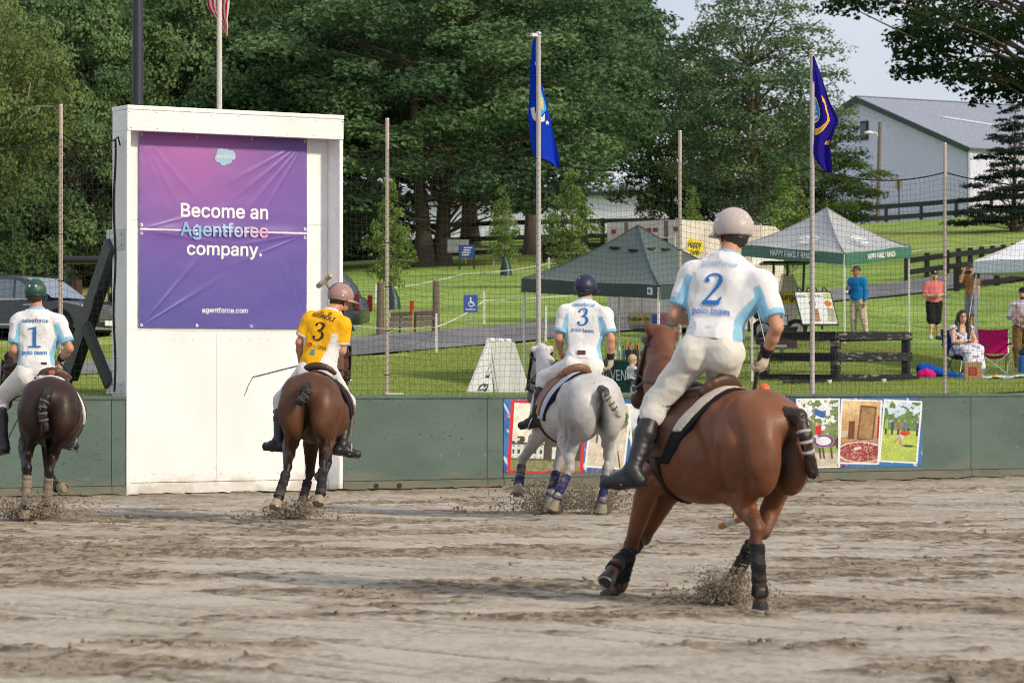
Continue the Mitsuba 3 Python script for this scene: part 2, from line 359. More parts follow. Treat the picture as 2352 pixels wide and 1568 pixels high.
for Y in np.arange(38.6, 72, 1.25):
    for x in np.arange(-0.175 * Y, 0.175 * Y, 1.25):
        px = px_of(x, Y)
        if Y < wall_y(px, 0.11) + (1.3 if 200 < px < 860 else 0.85): continue
        if np.interp(px, near[:, 0], near[:, 1]) - 0.6 < Y < np.interp(px, far[:, 0], far[:, 1]) + 0.6: continue
        z, zx, zy = lawn_z([px, px_of(x + 0.5, Y), px_of(x, Y + 0.5)], [Y, Y, Y + 0.5])
        a = rng.uniform(0, 6.28); M = np.eye(4); M[:2, :2] = [[math.cos(a), -math.sin(a)], [math.sin(a), math.cos(a)]]
        S = np.eye(4); S[2, 0], S[2, 1] = (zx - z) / 0.5, (zy - z) / 0.5; S[:3, 3] = [x, Y, z]
        key = 'grass' if _k == 0 else f'grass__{_k:03d}'; _k += 1
        key = f'grass__{_k:03d}'
        scene[key] = {'type': 'instance', 'group': {'type': 'ref', 'id': f'grass_patch_group_{_k % 3}'}, 'to_world': T(S @ M)}
tag('grass', 'short mown grass blades on the nearer lawn', 'grass', kind='stuff')

# ---- arena sand: churned and packed patches, ruts
def fbn(N, x, y, z, o): return sum(0.5 ** (k + 1) * N(x * 2 ** k, y * 2 ** k, z * 2 ** k + 17.0 * k) for k in range(o)) / (1 - 0.5 ** o)
def loose(N, clip, top, x, y):
    """How loose the sand is, 0 packed to 1 churned, and how rutted: one recipe for the mesh (numpy) and for its material (drjit)."""
    c = clip((0.42 * fbn(N, x * 0.34, y * 0.62, 3.0, 3) + 0.34 * fbn(N, x * 0.80, y * 1.5, 33.0, 4) + 0.24 * fbn(N, x * 4.6, y * 5.8, 41.0, 3) - 0.492) / 0.05) * clip(0.35 + 1.35 * fbn(N, x * 7.0, y * 7.0, 12.0, 3))
    d = ((x - A0[0]) * -WN[0] + (y - A0[1]) * -WN[1]); c = top(c, clip(1.25 - d / 1.5) * clip(0.2 + 1.2 * fbn(N, x * 2.5, y * 2.5, 8.0, 3)))
    q = x * 0.74 + y * 0.67 + 0.5 * fbn(N, x * 0.3, y * 0.3, 5.0, 2); r = 0.0
    for k in range(2):
        a = (q + 0.06 * k * (x * 0.67 - y * 0.74)) / (0.62 + 0.21 * k) + 7.3 * k; i = np.floor(a) if isinstance(a, np.ndarray) else dr.floor(a); o = 0.2 + 0.6 * N(i * 3.0 + 0.5, 2.5 + k, 1.5)
        w = abs(a - i - o) * 0.62 / (0.022 + 0.03 * N(i * 3.0 + 0.5, 7.5, 1.5)); r = top(r + 0 * w, clip(1.3 - w) * clip((N(x * 0.35 + 9 * k, y * 0.35, 1.7 * i) - 0.42) * 7) * clip(0.2 + 1.5 * N(x * 11.0, y * 11.0, 6.0)))
    return c, r
_npN = lambda x, y, z: meshkit.noise(np.stack(np.broadcast_arrays(x, y, z), -1) + 1e6)
def sand_fields(x, y):
    c, r = loose(_npN, lambda v: np.clip(v, 0, 1), np.maximum, x, y); p = np.stack([x, y, 0 * x], -1); fine = meshkit.fbm(p * 9, 3, 9); clod = np.clip((meshkit.fbm(p * 4.2, 2, 21) - 0.5) * 4, 0, 1) * np.clip((fine - 0.42) * 4, 0, 1)
    d = ((x - A0[0]) * -WN[0] + (y - A0[1]) * -WN[1]); nw = np.clip(1 - np.abs(d) / 1.6, 0, 1)
    return 0.009 * c + 0.019 * c * clod + 0.010 * c * fine - 0.016 * r + 0.012 * (meshkit.fbm(p * 0.42, 3, 3) - 0.5) + 0.05 * nw * (0.35 + 0.5 * meshkit.fbm(p * 2.2, 4, 7)), c
def sand_col(p, n, uv):
    c, r = loose(noise, lambda v: dr.clip(v, 0, 1), dr.maximum, p.x, p.y); g = 0.6 * fbm(p.x * 24, p.y * 10, 0.0, 3) + 0.4 * fbm(p.x * 5, p.y * 3, 4.0, 2)
    pale = mix((0.318, 0.289, 0.250), (0.236, 0.210, 0.176), smoothstep(0.35, 0.68, 0.55 * fbm(p.x * 1.7, p.y * 2.4, 2.0, 3) + 0.45 * fbm(p.x * 30, p.y * 15, 0.0, 2)))
    return mix(pale, mix((0.205, 0.168, 0.126), (0.098, 0.076, 0.055), smoothstep(0.40, 0.64, g)), dr.clip(dr.maximum(c, 0.9 * r), 0, 1))
_px = np.concatenate([np.linspace(-9000, -200, 20), np.arange(-60, 2413, 3.4), np.linspace(2600, 12000, 20)])
_py = np.concatenate([10220 / np.array([2.0, 5, 9, 12]) + 870, np.arange(1600, 1097, -2.2)])
_Y = 10220.0 / (_py - 870)
_Y = np.concatenate([_Y, [46.5, 48, 52, 60, 80]])
PX, YY = np.meshgrid(_px, _Y, indexing='ij'); XX = (PX - W / 2) / F * YY / CP
dw = (np.stack([XX, YY], -1) - A0[:2]) @ WN[:2]                     # pull what lies behind the wall back to it
YY = np.where(dw > 0.10, YY - 0, YY)
hh, _ = sand_fields(XX, YY)
hh = np.where(dw > 0.10, -0.15, hh)
bsdf('sand', {'type': 'bumpmap', 'arbitrary': mikit.proc(lambda p, n, uv: 0.010 * fbm(p.x * 26, p.y * 13, 0, 3), 0.004), 'scale': 1.0, 'b': {'type': 'principled', 'base_color': mikit.proc(sand_col), 'roughness': 0.95, 'specular': 0.1}})
m = grid(np.stack([XX, YY, hh], -1)); m.invert() if m.face_normals[1000, 2] < 0 else None
part('arena_sand', m, 'sand', smooth=True); tag('arena_sand', 'raked and hoof-churned sand of the riding arena', kind='structure')
def sand_z(x, y): return float(sand_fields(np.array([x], float), np.array([y], float))[0][0])
# loose clods
def clods(pts, rad, seed, base=V(0.19, 0.162, 0.128), sub=1):
    r = np.random.default_rng(seed); s = trimesh.creation.icosphere(sub); sv, sf = np.array(s.vertices), np.array(s.faces)
    sv = sv * (1 + 0.0 * sv)
    n = len(pts); j = 1 + 0.28 * r.normal(0, 1, (n, len(sv), 1)); sc = np.asarray(rad)[:, None, None] * r.uniform(0.6, 1.25, (n, 1, 3))
    v = (sv[None] * j * sc + np.asarray(pts)[:, None]).reshape(-1, 3); f = (sf[None] + np.arange(n)[:, None, None] * len(sv)).reshape(-1, 3)
    c = np.repeat(base * r.uniform(0.7, 1.3, (n, 1)), len(sv), 0)
    return trimesh.Trimesh(v, f, process=False), c
py = rng.uniform(1105, 1568, 5000); px = rng.uniform(-40, 2400, 5000); Yc = 10220 / (py - 870); Xc = (px - W / 2) / F * Yc
hc, cc = sand_fields(Xc, Yc); ok = (cc > rng.uniform(0.45, 1.3, 5000)) & ((np.stack([Xc, Yc], -1) - A0[:2]) @ WN[:2] < -0.1)
rad = rng.gamma(1.3, 0.0036, 5000).clip(0, 0.016) + 0.002
m, c = clods(np.stack([Xc, Yc, hc + rad * 0.4], 1)[ok], rad[ok], 3)
part('loose_clods', m, 'matte', col=c, smooth=False); tag('loose_clods', 'loose clods of damp sand strewn over the arena', 'clods', kind='stuff')

# ================================================================ ARENA WALL, GOAL BOX, BANNER, NET, FLAGS
def wall_paint(p, n, uv):
    s = fbm(p.x * 1.4, p.y * 1.4, p.z * 3, 3); sc = noise(p.x * 22 + 6 * p.z, p.y * 22, p.z * 70); b = smoothstep(0.76, 0.88, sc) * smoothstep(0.42, 0.6, fbm(p.x * 3, p.y * 3, p.z * 4, 2))
    c = mix((0.076, 0.118, 0.102), (0.098, 0.146, 0.128), smoothstep(0.3, 0.7, s))
    c = mix(c, (0.022, 0.034, 0.030), 0.8 * b)
    sp = smoothstep(0.88, 0.95, noise(p.x * 9, p.y * 9, p.z * 9)); c = mix(c, (0.20, 0.24, 0.21), 0.35 * sp)
    return mix((0.17, 0.155, 0.115), c, smoothstep(-0.04, 0.30, p.z + 0.36 * (fbm(p.x * 4, p.y * 4, p.z * 9, 3) - 0.5)))
bsdf('wall_green', {'type': 'bumpmap', 'arbitrary': mikit.proc(lambda p, n, uv: 0.003 * fbm(p.x * 30, p.y * 30, p.z * 30, 2), 0.003), 'scale': 1.0, 'b': {'type': 'principled', 'base_color': mikit.proc(wall_paint), 'roughness': 0.6, 'specular': 0.3}})
GL, GR = wall_s(291), wall_s(788)
def run_of_wall(key, cuts, lab):
    for a, b in zip(cuts[:-1], cuts[1:]):
        part(key + '__panel', wbox(a + 0.003, b - 0.003, 0.02, 0.055, 0.14, WT - 0.045), 'wall_green')
        part(key + '__kickboard', wbox(a + 0.002, b - 0.002, 0.0, 0.055, -0.12, 0.135), 'wall_green')
        part(key + '__cap_rail', wbox(a + 0.001, b - 0.001, -0.005, 0.14, WT - 0.042, WT), 'wall_green')
        part(key + '__post', wbox(b - 0.16, b - 0.07, 0.058, 0.15, -0.12, WT - 0.045), 'wall_green')
    tag(key, lab, 'arena wall')
run_of_wall('arena_wall', [GL - 5.0, GL - 2.62, GL - 0.18 - 0.006, GL - 0.003], 'green plywood arena wall left of the white goal box, behind the leftmost rider')
run_of_wall('arena_wall', [GR + 0.003, wall_s(1121), wall_s(1158), wall_s(1158) + 2.44, wall_s(1158) + 4.88, wall_s(2232), wall_s(2232) + 2.44, wall_s(2232) + 4.9], 'long green plywood arena wall running right from the white goal box, with picture banners')
for px in (864, 917):
    c = wp(wall_s(px), -0.002, 0.075); k = part('arena_wall_001__drain_pipe', cat([tube([c + WN * 0.05, c - WN * 0.006], [0.034, 0.034], 14), ]), 'satin', (0.006, 0.006, 0.006))

# ---- goal box
bsdf('goal_white', {'type': 'bumpmap', 'arbitrary': mikit.proc(lambda p, n, uv: 0.0015 * fbm(p.x * 12, p.y * 12, p.z * 3, 3), 0.004), 'scale': 1.0, 'b': {'type': 'principled', 'roughness': 0.5, 'specular': 0.35,
     'base_color': mikit.proc(lambda p, n, uv: mix(mix((0.84, 0.84, 0.84), (0.76, 0.755, 0.75), smoothstep(0.35, 0.75, fbm(p.x * 1.5, p.y * 1.5, p.z * 0.8, 3))), (0.42, 0.38, 0.33), smoothstep(0.30, 0.0, p.z + 0.5 * (fbm(p.x * 5, p.y * 5, p.z * 6, 3) - 0.42)) * 0.75))}})
g = 'goal_box'; ZT = wz(290, 241) ; ZL = ZT - 0.30; J = 0.05; RD = 0.30; BD = 0.42
part(g + '__left_jamb', wbox(GL, GL + J, 0.0, BD, -0.1, ZL - 0.002), 'goal_white'); part(g + '__right_jamb', wbox(GR - J, GR, 0.0, BD, -0.1, ZL - 0.002), 'goal_white')
part(g + '__lintel', wbox(GL, GR, -0.012, 0.035, ZL, ZT - 0.052), 'goal_white'); part(g + '__top_board', wbox(GL - 0.004, GR + 0.004, -0.02, BD + 0.01, ZT - 0.05, ZT), 'goal_white')
part(g + '__side_panel', wbox(GL, GL + J, 0.037, BD, ZL, ZT - 0.052), 'goal_white'); part(g + '__side_panel', wbox(GR - J, GR, 0.037, BD, ZL, ZT - 0.052), 'goal_white')
s0, s1 = GL + J + 0.002, GR - J - 0.002; w3 = (s1 - s0) / 2.2; zs = [0.16, 1.98, 3.30, ZT - 0.06]
for a, b in ((s0, s0 + w3), (s0 + w3 + 0.002, s0 + 1.95 * w3), (s0 + 1.95 * w3 + 0.002, s1)):
    for z0, z1 in zip(zs[:-1], zs[1:]):
        part(g + '__panel', wbox(a, b, RD, RD + 0.02, z0 + 0.002, z1), 'goal_white')
part(g + '__base_board', wbox(s0, s1, RD - 0.02, RD + 0.02, -0.1, 0.155), 'goal_white')
part(g + '__stud', wbox(s0, s1, RD + 0.03, RD + 0.1, 0.0, 0.1), 'goal_white')
sc = []
for s in np.linspace(GL + 0.05, GR - 0.05, 9):
    for z in (ZL + 0.03, ZT - 0.08): sc.append((s + 0.03 * math.sin(9 * z + s), -0.016, z))
for s in np.linspace(s0 + 0.06, s1 - 0.06, 22):
    for z in (0.25, 1.88, 2.06): sc.append((s, RD - 0.002, z + 0.01 * math.sin(40 * s)))
part(g + '__screws', cat([trimesh.creation.icosphere(1, 0.0065).apply_translation(wp(*q)) for q in sc]), 'metal', (0.3, 0.29, 0.28)); kind(g + '__screws', 'stuff')
for z0, z1 in ((wz(270, 572), wz(270, 523)), (wz(265, 905) , wz(265, 876))):
    pl = part(g + '__bracket', cat([wbox(GL - 0.012, GL - 0.002, 0.05, BD + 0.14, z0, z1), wbox(GL - 0.012, GL + 0.03, BD + 0.13, BD + 0.145, z0, z1)]), 'satin', (0.6, 0.61, 0.63))
    for zz in (0.25, 0.75): part(pl + '__bolt', trimesh.creation.icosphere(1, 0.014).apply_translation(wp(GL - 0.014, 0.12, z0 + (z1 - z0) * zz)), 'metal', (0.5, 0.5, 0.5))
ab = lambda a, b, w, h: bar(a, b, w, h, up=WN)
gb = P(255, 560, wall_y(255) + 0.42); part(g + '__brace', bar(gb, P(142, 900, 39.4), 0.09, 0.2, up=WN), 'satin', C(62, 66, 74))
part(g + '__brace', bar(P(262, 575, wall_y(260) + 0.52), P(165, 870, 39.0), 0.13, 0.1, up=WN), 'satin', C(20, 20, 24))
part(g + '__brace', bar(P(196, 745, 38.3), P(252, 885, wall_y(255) + 0.5), 0.08, 0.17, up=WN), 'satin', C(52, 58, 66))
tag(g, 'tall white plywood goal box with jambs, lintel and black timber braces behind it', 'goal')

# ---- purple banner hung in the goal box
BL, BR, ZB1, ZB0 = wall_s(317, RD), wall_s(702, RD), wz(317, 303, RD), wz(317, 752, RD)
ZM = wz(317, 526, RD); bd = RD - 0.025
def ban_off(s, z):
    """Depth of the hung cloth: creases that run from the tied corners."""
    u = (s - BL) / (BR - BL); v = (z - ZB0) / (ZB1 - ZB0); d = 0
    for cu, cv, sg_, angs in ((1, 1, 1, (3.62, 3.78, 3.95, 4.12)), (0, 1, 1, (-0.78, -1.02, -1.2)), (1, 0.5, 1, (3.3, 3.5)), (0, 0.5, 1, (-0.12, 0.25)), (0, 0, 1, (0.5, 0.8)), (1, 0, 1, (1.8, 2.0))):
        r = np.hypot(u - cu, v - cv) + 1e-6; a = np.arctan2(v - cv, u - cu)
        for aa in angs:
            da = np.angle(np.exp(1j * (a - aa))); wd = 0.030
            d = d + 0.0062 * np.exp(-(da / wd) ** 2) * np.clip(r / 0.12, 0, 1) * np.clip(1.1 - r / 0.62, 0, 1)
    q = np.stack([s * 2.2, 0 * s, z * 2.2], -1)
    return d + 0.012 * meshkit.fbm(q, 3, 3) + 0.012 * np.abs(np.sin(u * 3 * math.pi)) * np.exp(-((v - 0.5) / 0.03) ** 2)
def ban(s, z, lift=0.0): return A0 + np.asarray(s)[..., None] * WD + (bd - ban_off(s, z) - lift)[..., None] * WN + np.asarray(z)[..., None] * V(0, 0, 1)
def ban_col(p, n, uv):
    u, v = uv.x, uv.y
    c = mix((0.090, 0.070, 0.320), (0.145, 0.078, 0.350), smoothstep(0.1, 0.75, v))
    pk = dr.exp(-(dr.square((u - 0.30) / 0.42) + dr.square((v - 0.98) / 0.36)))
    c = mix(c, (0.42, 0.125, 0.400), pk * 0.8)
    return mix(c, (0.062, 0.066, 0.270), smoothstep(0.35, 0.0, v) * smoothstep(0.5, 0.0, u) * 0.6)
bsdf('banner_purple', {'type': 'principled', 'base_color': mikit.proc(ban_col), 'roughness': 0.42, 'specular': 0.45})
for nm, z0, z1, l in (('upper_sheet', ZM + 0.012, ZB1, None), ('lower_sheet', ZB0, ZM - 0.012, None)):
    S, Z = np.meshgrid(np.linspace(BL, BR, 120), np.linspace(z0, z1, 90), indexing='ij')
    uv = np.stack([(S - BL) / (BR - BL), (Z - ZB0) / (ZB1 - ZB0)], -1).reshape(-1, 2)
    m = grid(ban(S, Z)); m.invert() if m.face_normals[0] @ WN > 0 else None
    part('banner__' + nm, m, 'banner_purple', smooth=True, uv=uv)
part('banner__hem', wbox(BL + 0.01, BR - 0.01, bd - 0.012, bd - 0.008, ZM - 0.012, ZM + 0.012), 'satin', (0.7, 0.7, 0.72))
for s in np.linspace(BL + 0.03, BR - 0.03, 4):
    for z in (ZB1 - 0.03, ZM + 0.05, ZM - 0.05, ZB0 + 0.03):
        c = ban(np.array(s), np.array(z), 0.004)
        th = np.linspace(0, 2 * np.pi, 13)[:-1]
        part('banner__grommet', tube([c + 0.014 * (WD * math.cos(a) + V(0, 0, 1) * math.sin(a)) for a in th], 0.005, 6, closed=True), 'metal', (0.65, 0.65, 0.65))
def on_banner(m2, s, z, key, col, lift=0.006, wide=1.0):
    v, f = trimesh.remesh.subdivide_to_size(m2.vertices, m2.faces, 0.03)
    S, Z = s + v[:, 0] * wide, z + v[:, 1]
    m = trimesh.Trimesh(ban(S, Z, lift), f, process=False); m.invert() if np.mean(m.face_normals @ WN) > 0 else None
    part('banner__' + key, m, 'satin', col(S, Z) if callable(col) else col, smooth=True)
def bpos(px, py): return wall_s(px, bd), wz(px, py, bd)
white = (0.78, 0.78, 0.80)
for t_, px, py, h, wd_ in (('Become an', 515, 500, 0.158, 1.05), ('company.', 515, 586, 0.150, 1.08)):
    on_banner(text(t_, h, flat=True), *bpos(px, py), 'lettering', white, wide=wd_)
def agent_col(S, Z):
    u = np.clip((S - bpos(415, 540)[0]) / (bpos(612, 540)[0] - bpos(415, 540)[0]), 0, 1)[:, None]
    a, b, c = V(0.17, 0.36, 0.62), V(0.36, 0.48, 0.72), V(0.70, 0.34, 0.54)
    return np.where(u < 0.6, a + (b - a) * u / 0.6, b + (c - b) * (u - 0.6) / 0.4)
on_banner(text('Agentforce', 0.158, flat=True), *bpos(513, 543), 'lettering', agent_col, lift=0.02, wide=1.04)
on_banner(text('agentforce.com', 0.058, flat=True), *bpos(516, 718), 'lettering', white, wide=1.05)
cl = unary_union([sg.Point(x, y).buffer(r) for x, y, r in ((-0.050, 0.036, 0.064), (0.020, 0.048, 0.046), (0.080, 0.018, 0.062), (0.045, -0.040, 0.048), (-0.018, -0.052, 0.058), (-0.085, -0.022, 0.052), (0, 0, 0.06))])
mm = trimesh.creation.extrude_polygon(cl, 0.001, engine='earcut'); mm.update_faces(mm.face_normals[:, 2] > 0.5); mm.remove_unreferenced_vertices()
on_banner(mm, *bpos(515, 360), 'cloud_emblem', (0.30, 0.50, 0.66), lift=0.008)
on_banner(text('salesforce', 0.040, bold=True, flat=True), *bpos(515, 364), 'lettering', white, lift=0.016)
tag('banner', 'purple advertising banner with white lettering and a pale blue cloud emblem', 'banner')

# ---- net poles and flagpoles behind the wall
ND = 0.19
def pole(key, px, ytop, r, lab, colr=C(196, 184, 172), dpt=ND, ball=False, grp=None):
    s = wall_s(px, dpt); z = wz(px, ytop, dpt)
    part(key + '__shaft', tube([wp(s, dpt, 0.4), wp(s, dpt, z)], [r, r * 0.94], 14), 'satin', colr)
    part(key + '__cap', tube([wp(s, dpt, z), wp(s, dpt, z + 0.012)], [r * 1.06, r * 0.9], 14), 'metal', (0.5, 0.5, 0.5))
    return s, z
ps = []
for px, yt, w_ in ((139, 242, 'left of the white goal box'), (889, 274, 'just right of the white goal box'), (1562, 302, 'between the two blue flags'), (2171, 330, 'at the far right, right of the blue navy flag')):
    k = fresh('net_pole'); ps.append(pole(k, px, yt, 0.026, ''))
    s = wall_s(px, ND)
    for z in (1.45, 2.0, 2.55, 3.1):
        a = np.linspace(0, 2 * np.pi, 11)[:-1]; c = wp(s, ND, z)
        part(k + '__tie', cat([tube([c + 0.031 * (WD * math.cos(q) + WN * math.sin(q)) for q in a], 0.005, 5, closed=True), tube([c - WN * 0.03, c - WN * 0.05 + WD * 0.05 + V(0, 0, 0.03)], 0.003, 4)]), 'matte', (0.015, 0.015, 0.018))
    tag(k, f'pale metal net pole standing {w_}', 'pole')
silver = C(190, 184, 182)
fs1, fz1 = pole('flagpole', 1237, 78, 0.033, '', silver); tag('flagpole', 'silver flagpole carrying the star-spangled blue flag, left of the centre tent peak', 'flagpole')
part('flagpole__truck', cat([bar(wp(fs1 - 0.11, ND, fz1 - 0.02), wp(fs1 + 0.03, ND, fz1 - 0.02), 0.05, 0.05), dome(wp(fs1, ND, fz1), V(0.04, 0.04, 0.035))]), 'metal', (0.6, 0.6, 0.6))
fs2, fz2 = pole('flagpole_001', 1866, 118, 0.033, '', silver); tag('flagpole_001', 'silver flagpole carrying the dark blue navy flag, in front of the distant barn', 'flagpole')
part('flagpole_001__truck', cat([bar(wp(fs2 - 0.03, ND, fz2 - 0.02), wp(fs2 + 0.07, ND, fz2 - 0.02), 0.05, 0.05), dome(wp(fs2, ND, fz2), V(0.04, 0.04, 0.03))]), 'metal', (0.6, 0.6, 0.6))
for k, px, Y, r, yt, c_, lab in (('flagpole_002', 504, 41.5, 0.036, -420, C(225, 220, 215), 'white flagpole carrying the striped flag behind the white goal box'), ('lamp_post', 316.5, 40.0, 0.072, -700, C(44, 48, 62), 'thick black lamp post rising behind the left end of the white goal box')):
    b = on(px, Y, -0.1); t_ = P(px, yt, Y); part(k + '__shaft', tube([b, t_], [r, r * 0.92], 20), 'satin', c_); part(k + '__base_plate', box(b + V(0, 0, 0.12), (r * 5, r * 5, 0.03), ch=0.004), 'metal', (0.3, 0.3, 0.3)); tag(k, lab, k.split('_0')[0].replace('_', ' '))
part('flagpole_002__halyard', tube([P(511, -300, 41.4), P(507, 250, 41.4)], 0.006, 5), 'matte', (0.7, 0.7, 0.68))
part('lamp_post__lamp_head', box(P(316, -690, 40.0), (1.2, 0.3, 0.25), ch=0.03), 'satin', C(40, 42, 50))

# ---- netting
def rope_pts(a, b, sag, n):
    t = np.linspace(0, 1, n)[:, None]; p = a * (1 - t) + b * t; p[:, 2] -= sag * 4 * (t * (1 - t))[:, 0]; return p
bays = {'safety_net': [(-330, 300, 139, 305, 0.26), (139, 305, 262, 322, 0.1)], 'safety_net_001': [(792, 345, 889, 330, 0.06), (889, 330, 1237, 362, 0.21), (1237, 362, 1562, 362, 0.17), (1562, 362, 1866, 386, 0.14), (1866, 386, 2171, 396, 0.14), (2171, 396, 2560, 405, 0.16)]}
def ribbon_strands(paths, r):
    """Thin three-sided cords along the polylines, one mesh."""
    vs, fs, k = [], [], 0
    for p in paths:
        m = len(p); t = np.gradient(p, axis=0); t /= np.linalg.norm(t, axis=1, keepdims=True) + 1e-9
        a = np.cross(t, WN + V(0, 0, 0.01)); a /= np.linalg.norm(a, axis=1, keepdims=True) + 1e-9; b = np.cross(t, a)
        v = np.stack([p + r * (math.cos(q) * a + math.sin(q) * b) for q in (0.5, 2.6, 4.7)], 1).reshape(-1, 3)
        i, j = np.meshgrid(np.arange(m - 1), np.arange(3), indexing='ij'); q = np.stack([i * 3 + j, i * 3 + (j + 1) % 3, i * 3 + 3 + (j + 1) % 3, i * 3 + 3 + j], -1).reshape(-1, 4) + k
        vs.append(v); fs += [q[:, [0, 1, 2]], q[:, [0, 2, 3]]]; k += len(v)
    return trimesh.Trimesh(np.vstack(vs), np.vstack(fs), process=False)
CELL = 0.076
for key, bs in bays.items():
    for x0, y0, x1, y1, sag in bs:
        sa_, sb_ = wall_s(x0, ND), wall_s(x1, ND); n = max(3, int(round((sb_ - sa_) / CELL)) + 1); S = np.linspace(sa_, sb_, n)
        top = rope_pts(wp(sa_, ND, wz(x0, y0, ND)), wp(sb_, ND, wz(x1, y1, ND)), sag, n); N = int((top[:, 2].mean() - WT) / CELL)
        Tt = np.linspace(0, 1, N + 1); Z = WT - 0.02 + (top[:, 2][:, None] - WT + 0.02) * Tt[None]
        q = np.stack([np.broadcast_to(S[:, None], Z.shape) * 1.7, Z * 1.7, 0 * Z], -1)
        jx, jz, jd = ((meshkit.fbm(q + 7 * i, 3, 5 + i) - 0.5) for i in range(3))
        env = np.sin(np.pi * np.linspace(0, 1, n))[:, None] * np.minimum(1, 3 * Tt + 0.3)[None]
        G = A0 + (S[:, None] + 0.10 * jx * env)[..., None] * WD + (ND - 0.03 - 0.10 * env * (jd + 0.35))[..., None] * WN + (Z + 0.11 * jz * env)[..., None] * V(0, 0, 1)
        G[:, -1] = top
        paths = [G[i] for i in range(n)] + [G[:, j] for j in range(N)]
        part(key + '__net_panel', ribbon_strands(paths, 0.0019), 'matte', (0.022, 0.022, 0.026), smooth=False)
        part(key + '__rope', tube(top, 0.009, 6), 'matte', (0.012, 0.012, 0.014))
el = [wp(wall_s(262, 0.1) , -0.012 + 0.1, z) + WD * 0.012 * math.sin(z * 5) for z in np.linspace(wz(262, 900), wz(262, 318), 40)]
part('safety_net__edge_cord', tube(el, 0.014, 6), 'matte', (0.012, 0.012, 0.014)); part('safety_net__rope', tube([el[-1], el[-1] + V(0.03, 0, 0.03), el[-2] + WD * 0.06], 0.01, 6), 'matte', (0.012, 0.012, 0.014))
tag('safety_net', 'black safety netting left of the white goal box, strung in front of the parked cars', 'net'); tag('safety_net_001', 'long black safety netting right of the white goal box, sagging between the poles', 'net')

def flat2(shp):
    d = poly(shp, 0.001); d.update_faces(d.face_normals[:, 2] > 0.5); d.remove_unreferenced_vertices(); return d
# ---- limp flags: rows of (row, left, right) in photo pixels become a pleated sheet
def flag(key, rows, Y, base, lab, pleats=2.5, amp=0.06, decals=(), lean=0.0):
    r = np.array(rows, float); yy = np.linspace(r[0, 0], r[-1, 0], 60); L, R = np.interp(yy, r[:, 0], r[:, 1]), np.interp(yy, r[:, 0], r[:, 2]); U = np.linspace(0, 1, 30)
    pt = np.zeros((60, 30, 3)); 
    def S(u, v, lift=0.0):
        i = v * 59; y = np.interp(i, np.arange(60), yy); l, rr = np.interp(i, np.arange(60), L), np.interp(i, np.arange(60), R)
        d = amp * np.sin(u * pleats * 6.28 + 3 * v) * np.clip(v * 4, 0.1, 1) * (0.4 + u) + lean * u - 0.03 * np.sin(v * 9 + u * 4)
        Yv = Y + d - lift; px = l + (rr - l) * u
        return np.stack([(px - W / 2) / F * Yv / CP, Yv, EYE - (y - HZ) / F * Yv / CP], -1)
    uu, vv = np.meshgrid(U, np.linspace(0, 1, 60)); m = grid(S(uu, vv)); 
    part(key + '__cloth', m, 'flagcloth', base(uu, vv).reshape(-1, 3) if callable(base) else base, smooth=True)
    for nm, shp, cl_ in decals:
        d = flat2(shp)
        v, f = trimesh.remesh.subdivide_to_size(d.vertices, d.faces, 0.06)
        part(key + '__' + nm, trimesh.Trimesh(S(v[:, 0], v[:, 1], 0.012), f, process=False), 'satin', cl_, smooth=True)
    tag(key, lab, 'flag')
star = lambda cx, cy, rx, ry: sg.Polygon([(cx + (rx if i % 2 == 0 else rx * 0.42) * math.sin(i * math.pi / 5), cy - (ry if i % 2 == 0 else ry * 0.42) * math.cos(i * math.pi / 5)) for i in range(10)])
ellp = lambda cx, cy, rx, ry: sa.scale(sg.Point(cx, cy).buffer(1.0), rx, ry)
ar = lambda pts, w: sg.LineString(pts).buffer(w, cap_style='flat')
flag('blue_flag', [(90, 1224, 1233), (150, 1218, 1237), (185, 1217, 1243), (230, 1215, 1254), (270, 1213, 1263), (310, 1217, 1272), (340, 1221, 1279), (362, 1226, 1284), (372, 1262, 1285), (383, 1276, 1283)], wall_y(1237, ND) + 0.09, lin(28, 62, 190),
     'bright blue flag with white stars and shield hanging limp on the left silver pole', 1.0, 0.05,
     [('star', star(0.62, 0.19, 0.10, 0.022), (0.7, 0.7, 0.72)), ('star', star(0.84, 0.655, 0.10, 0.022), (0.7, 0.7, 0.72)),
      ('shield', sg.Polygon([(0.45, 0.40), (0.86, 0.40), (0.93, 0.55), (0.6, 0.60), (0.47, 0.58)]), lin(40, 150, 200)),
      ('emblem', unary_union([ar([(0.68 - 0.16 * math.cos(a), 0.495 - 0.062 * math.sin(a)), (0.68 + 0.16 * math.cos(a), 0.495 + 0.062 * math.sin(a))], 0.016) for a in np.arange(0, 3.1, 0.45)]), lin(205, 190, 70)),
      ('ribbon', sg.Polygon([(0.10, 0.54), (0.32, 0.53), (0.34, 0.58), (0.66, 0.61), (0.80, 0.58), (0.74, 0.64), (0.42, 0.66), (0.2, 0.62)]), (0.62, 0.60, 0.55))])
arc = [(0.02 + 0.62 * math.sin(a) * 1.0, 0.50 + 0.155 * math.cos(a)) for a in np.linspace(0.1, 1.75, 18)]
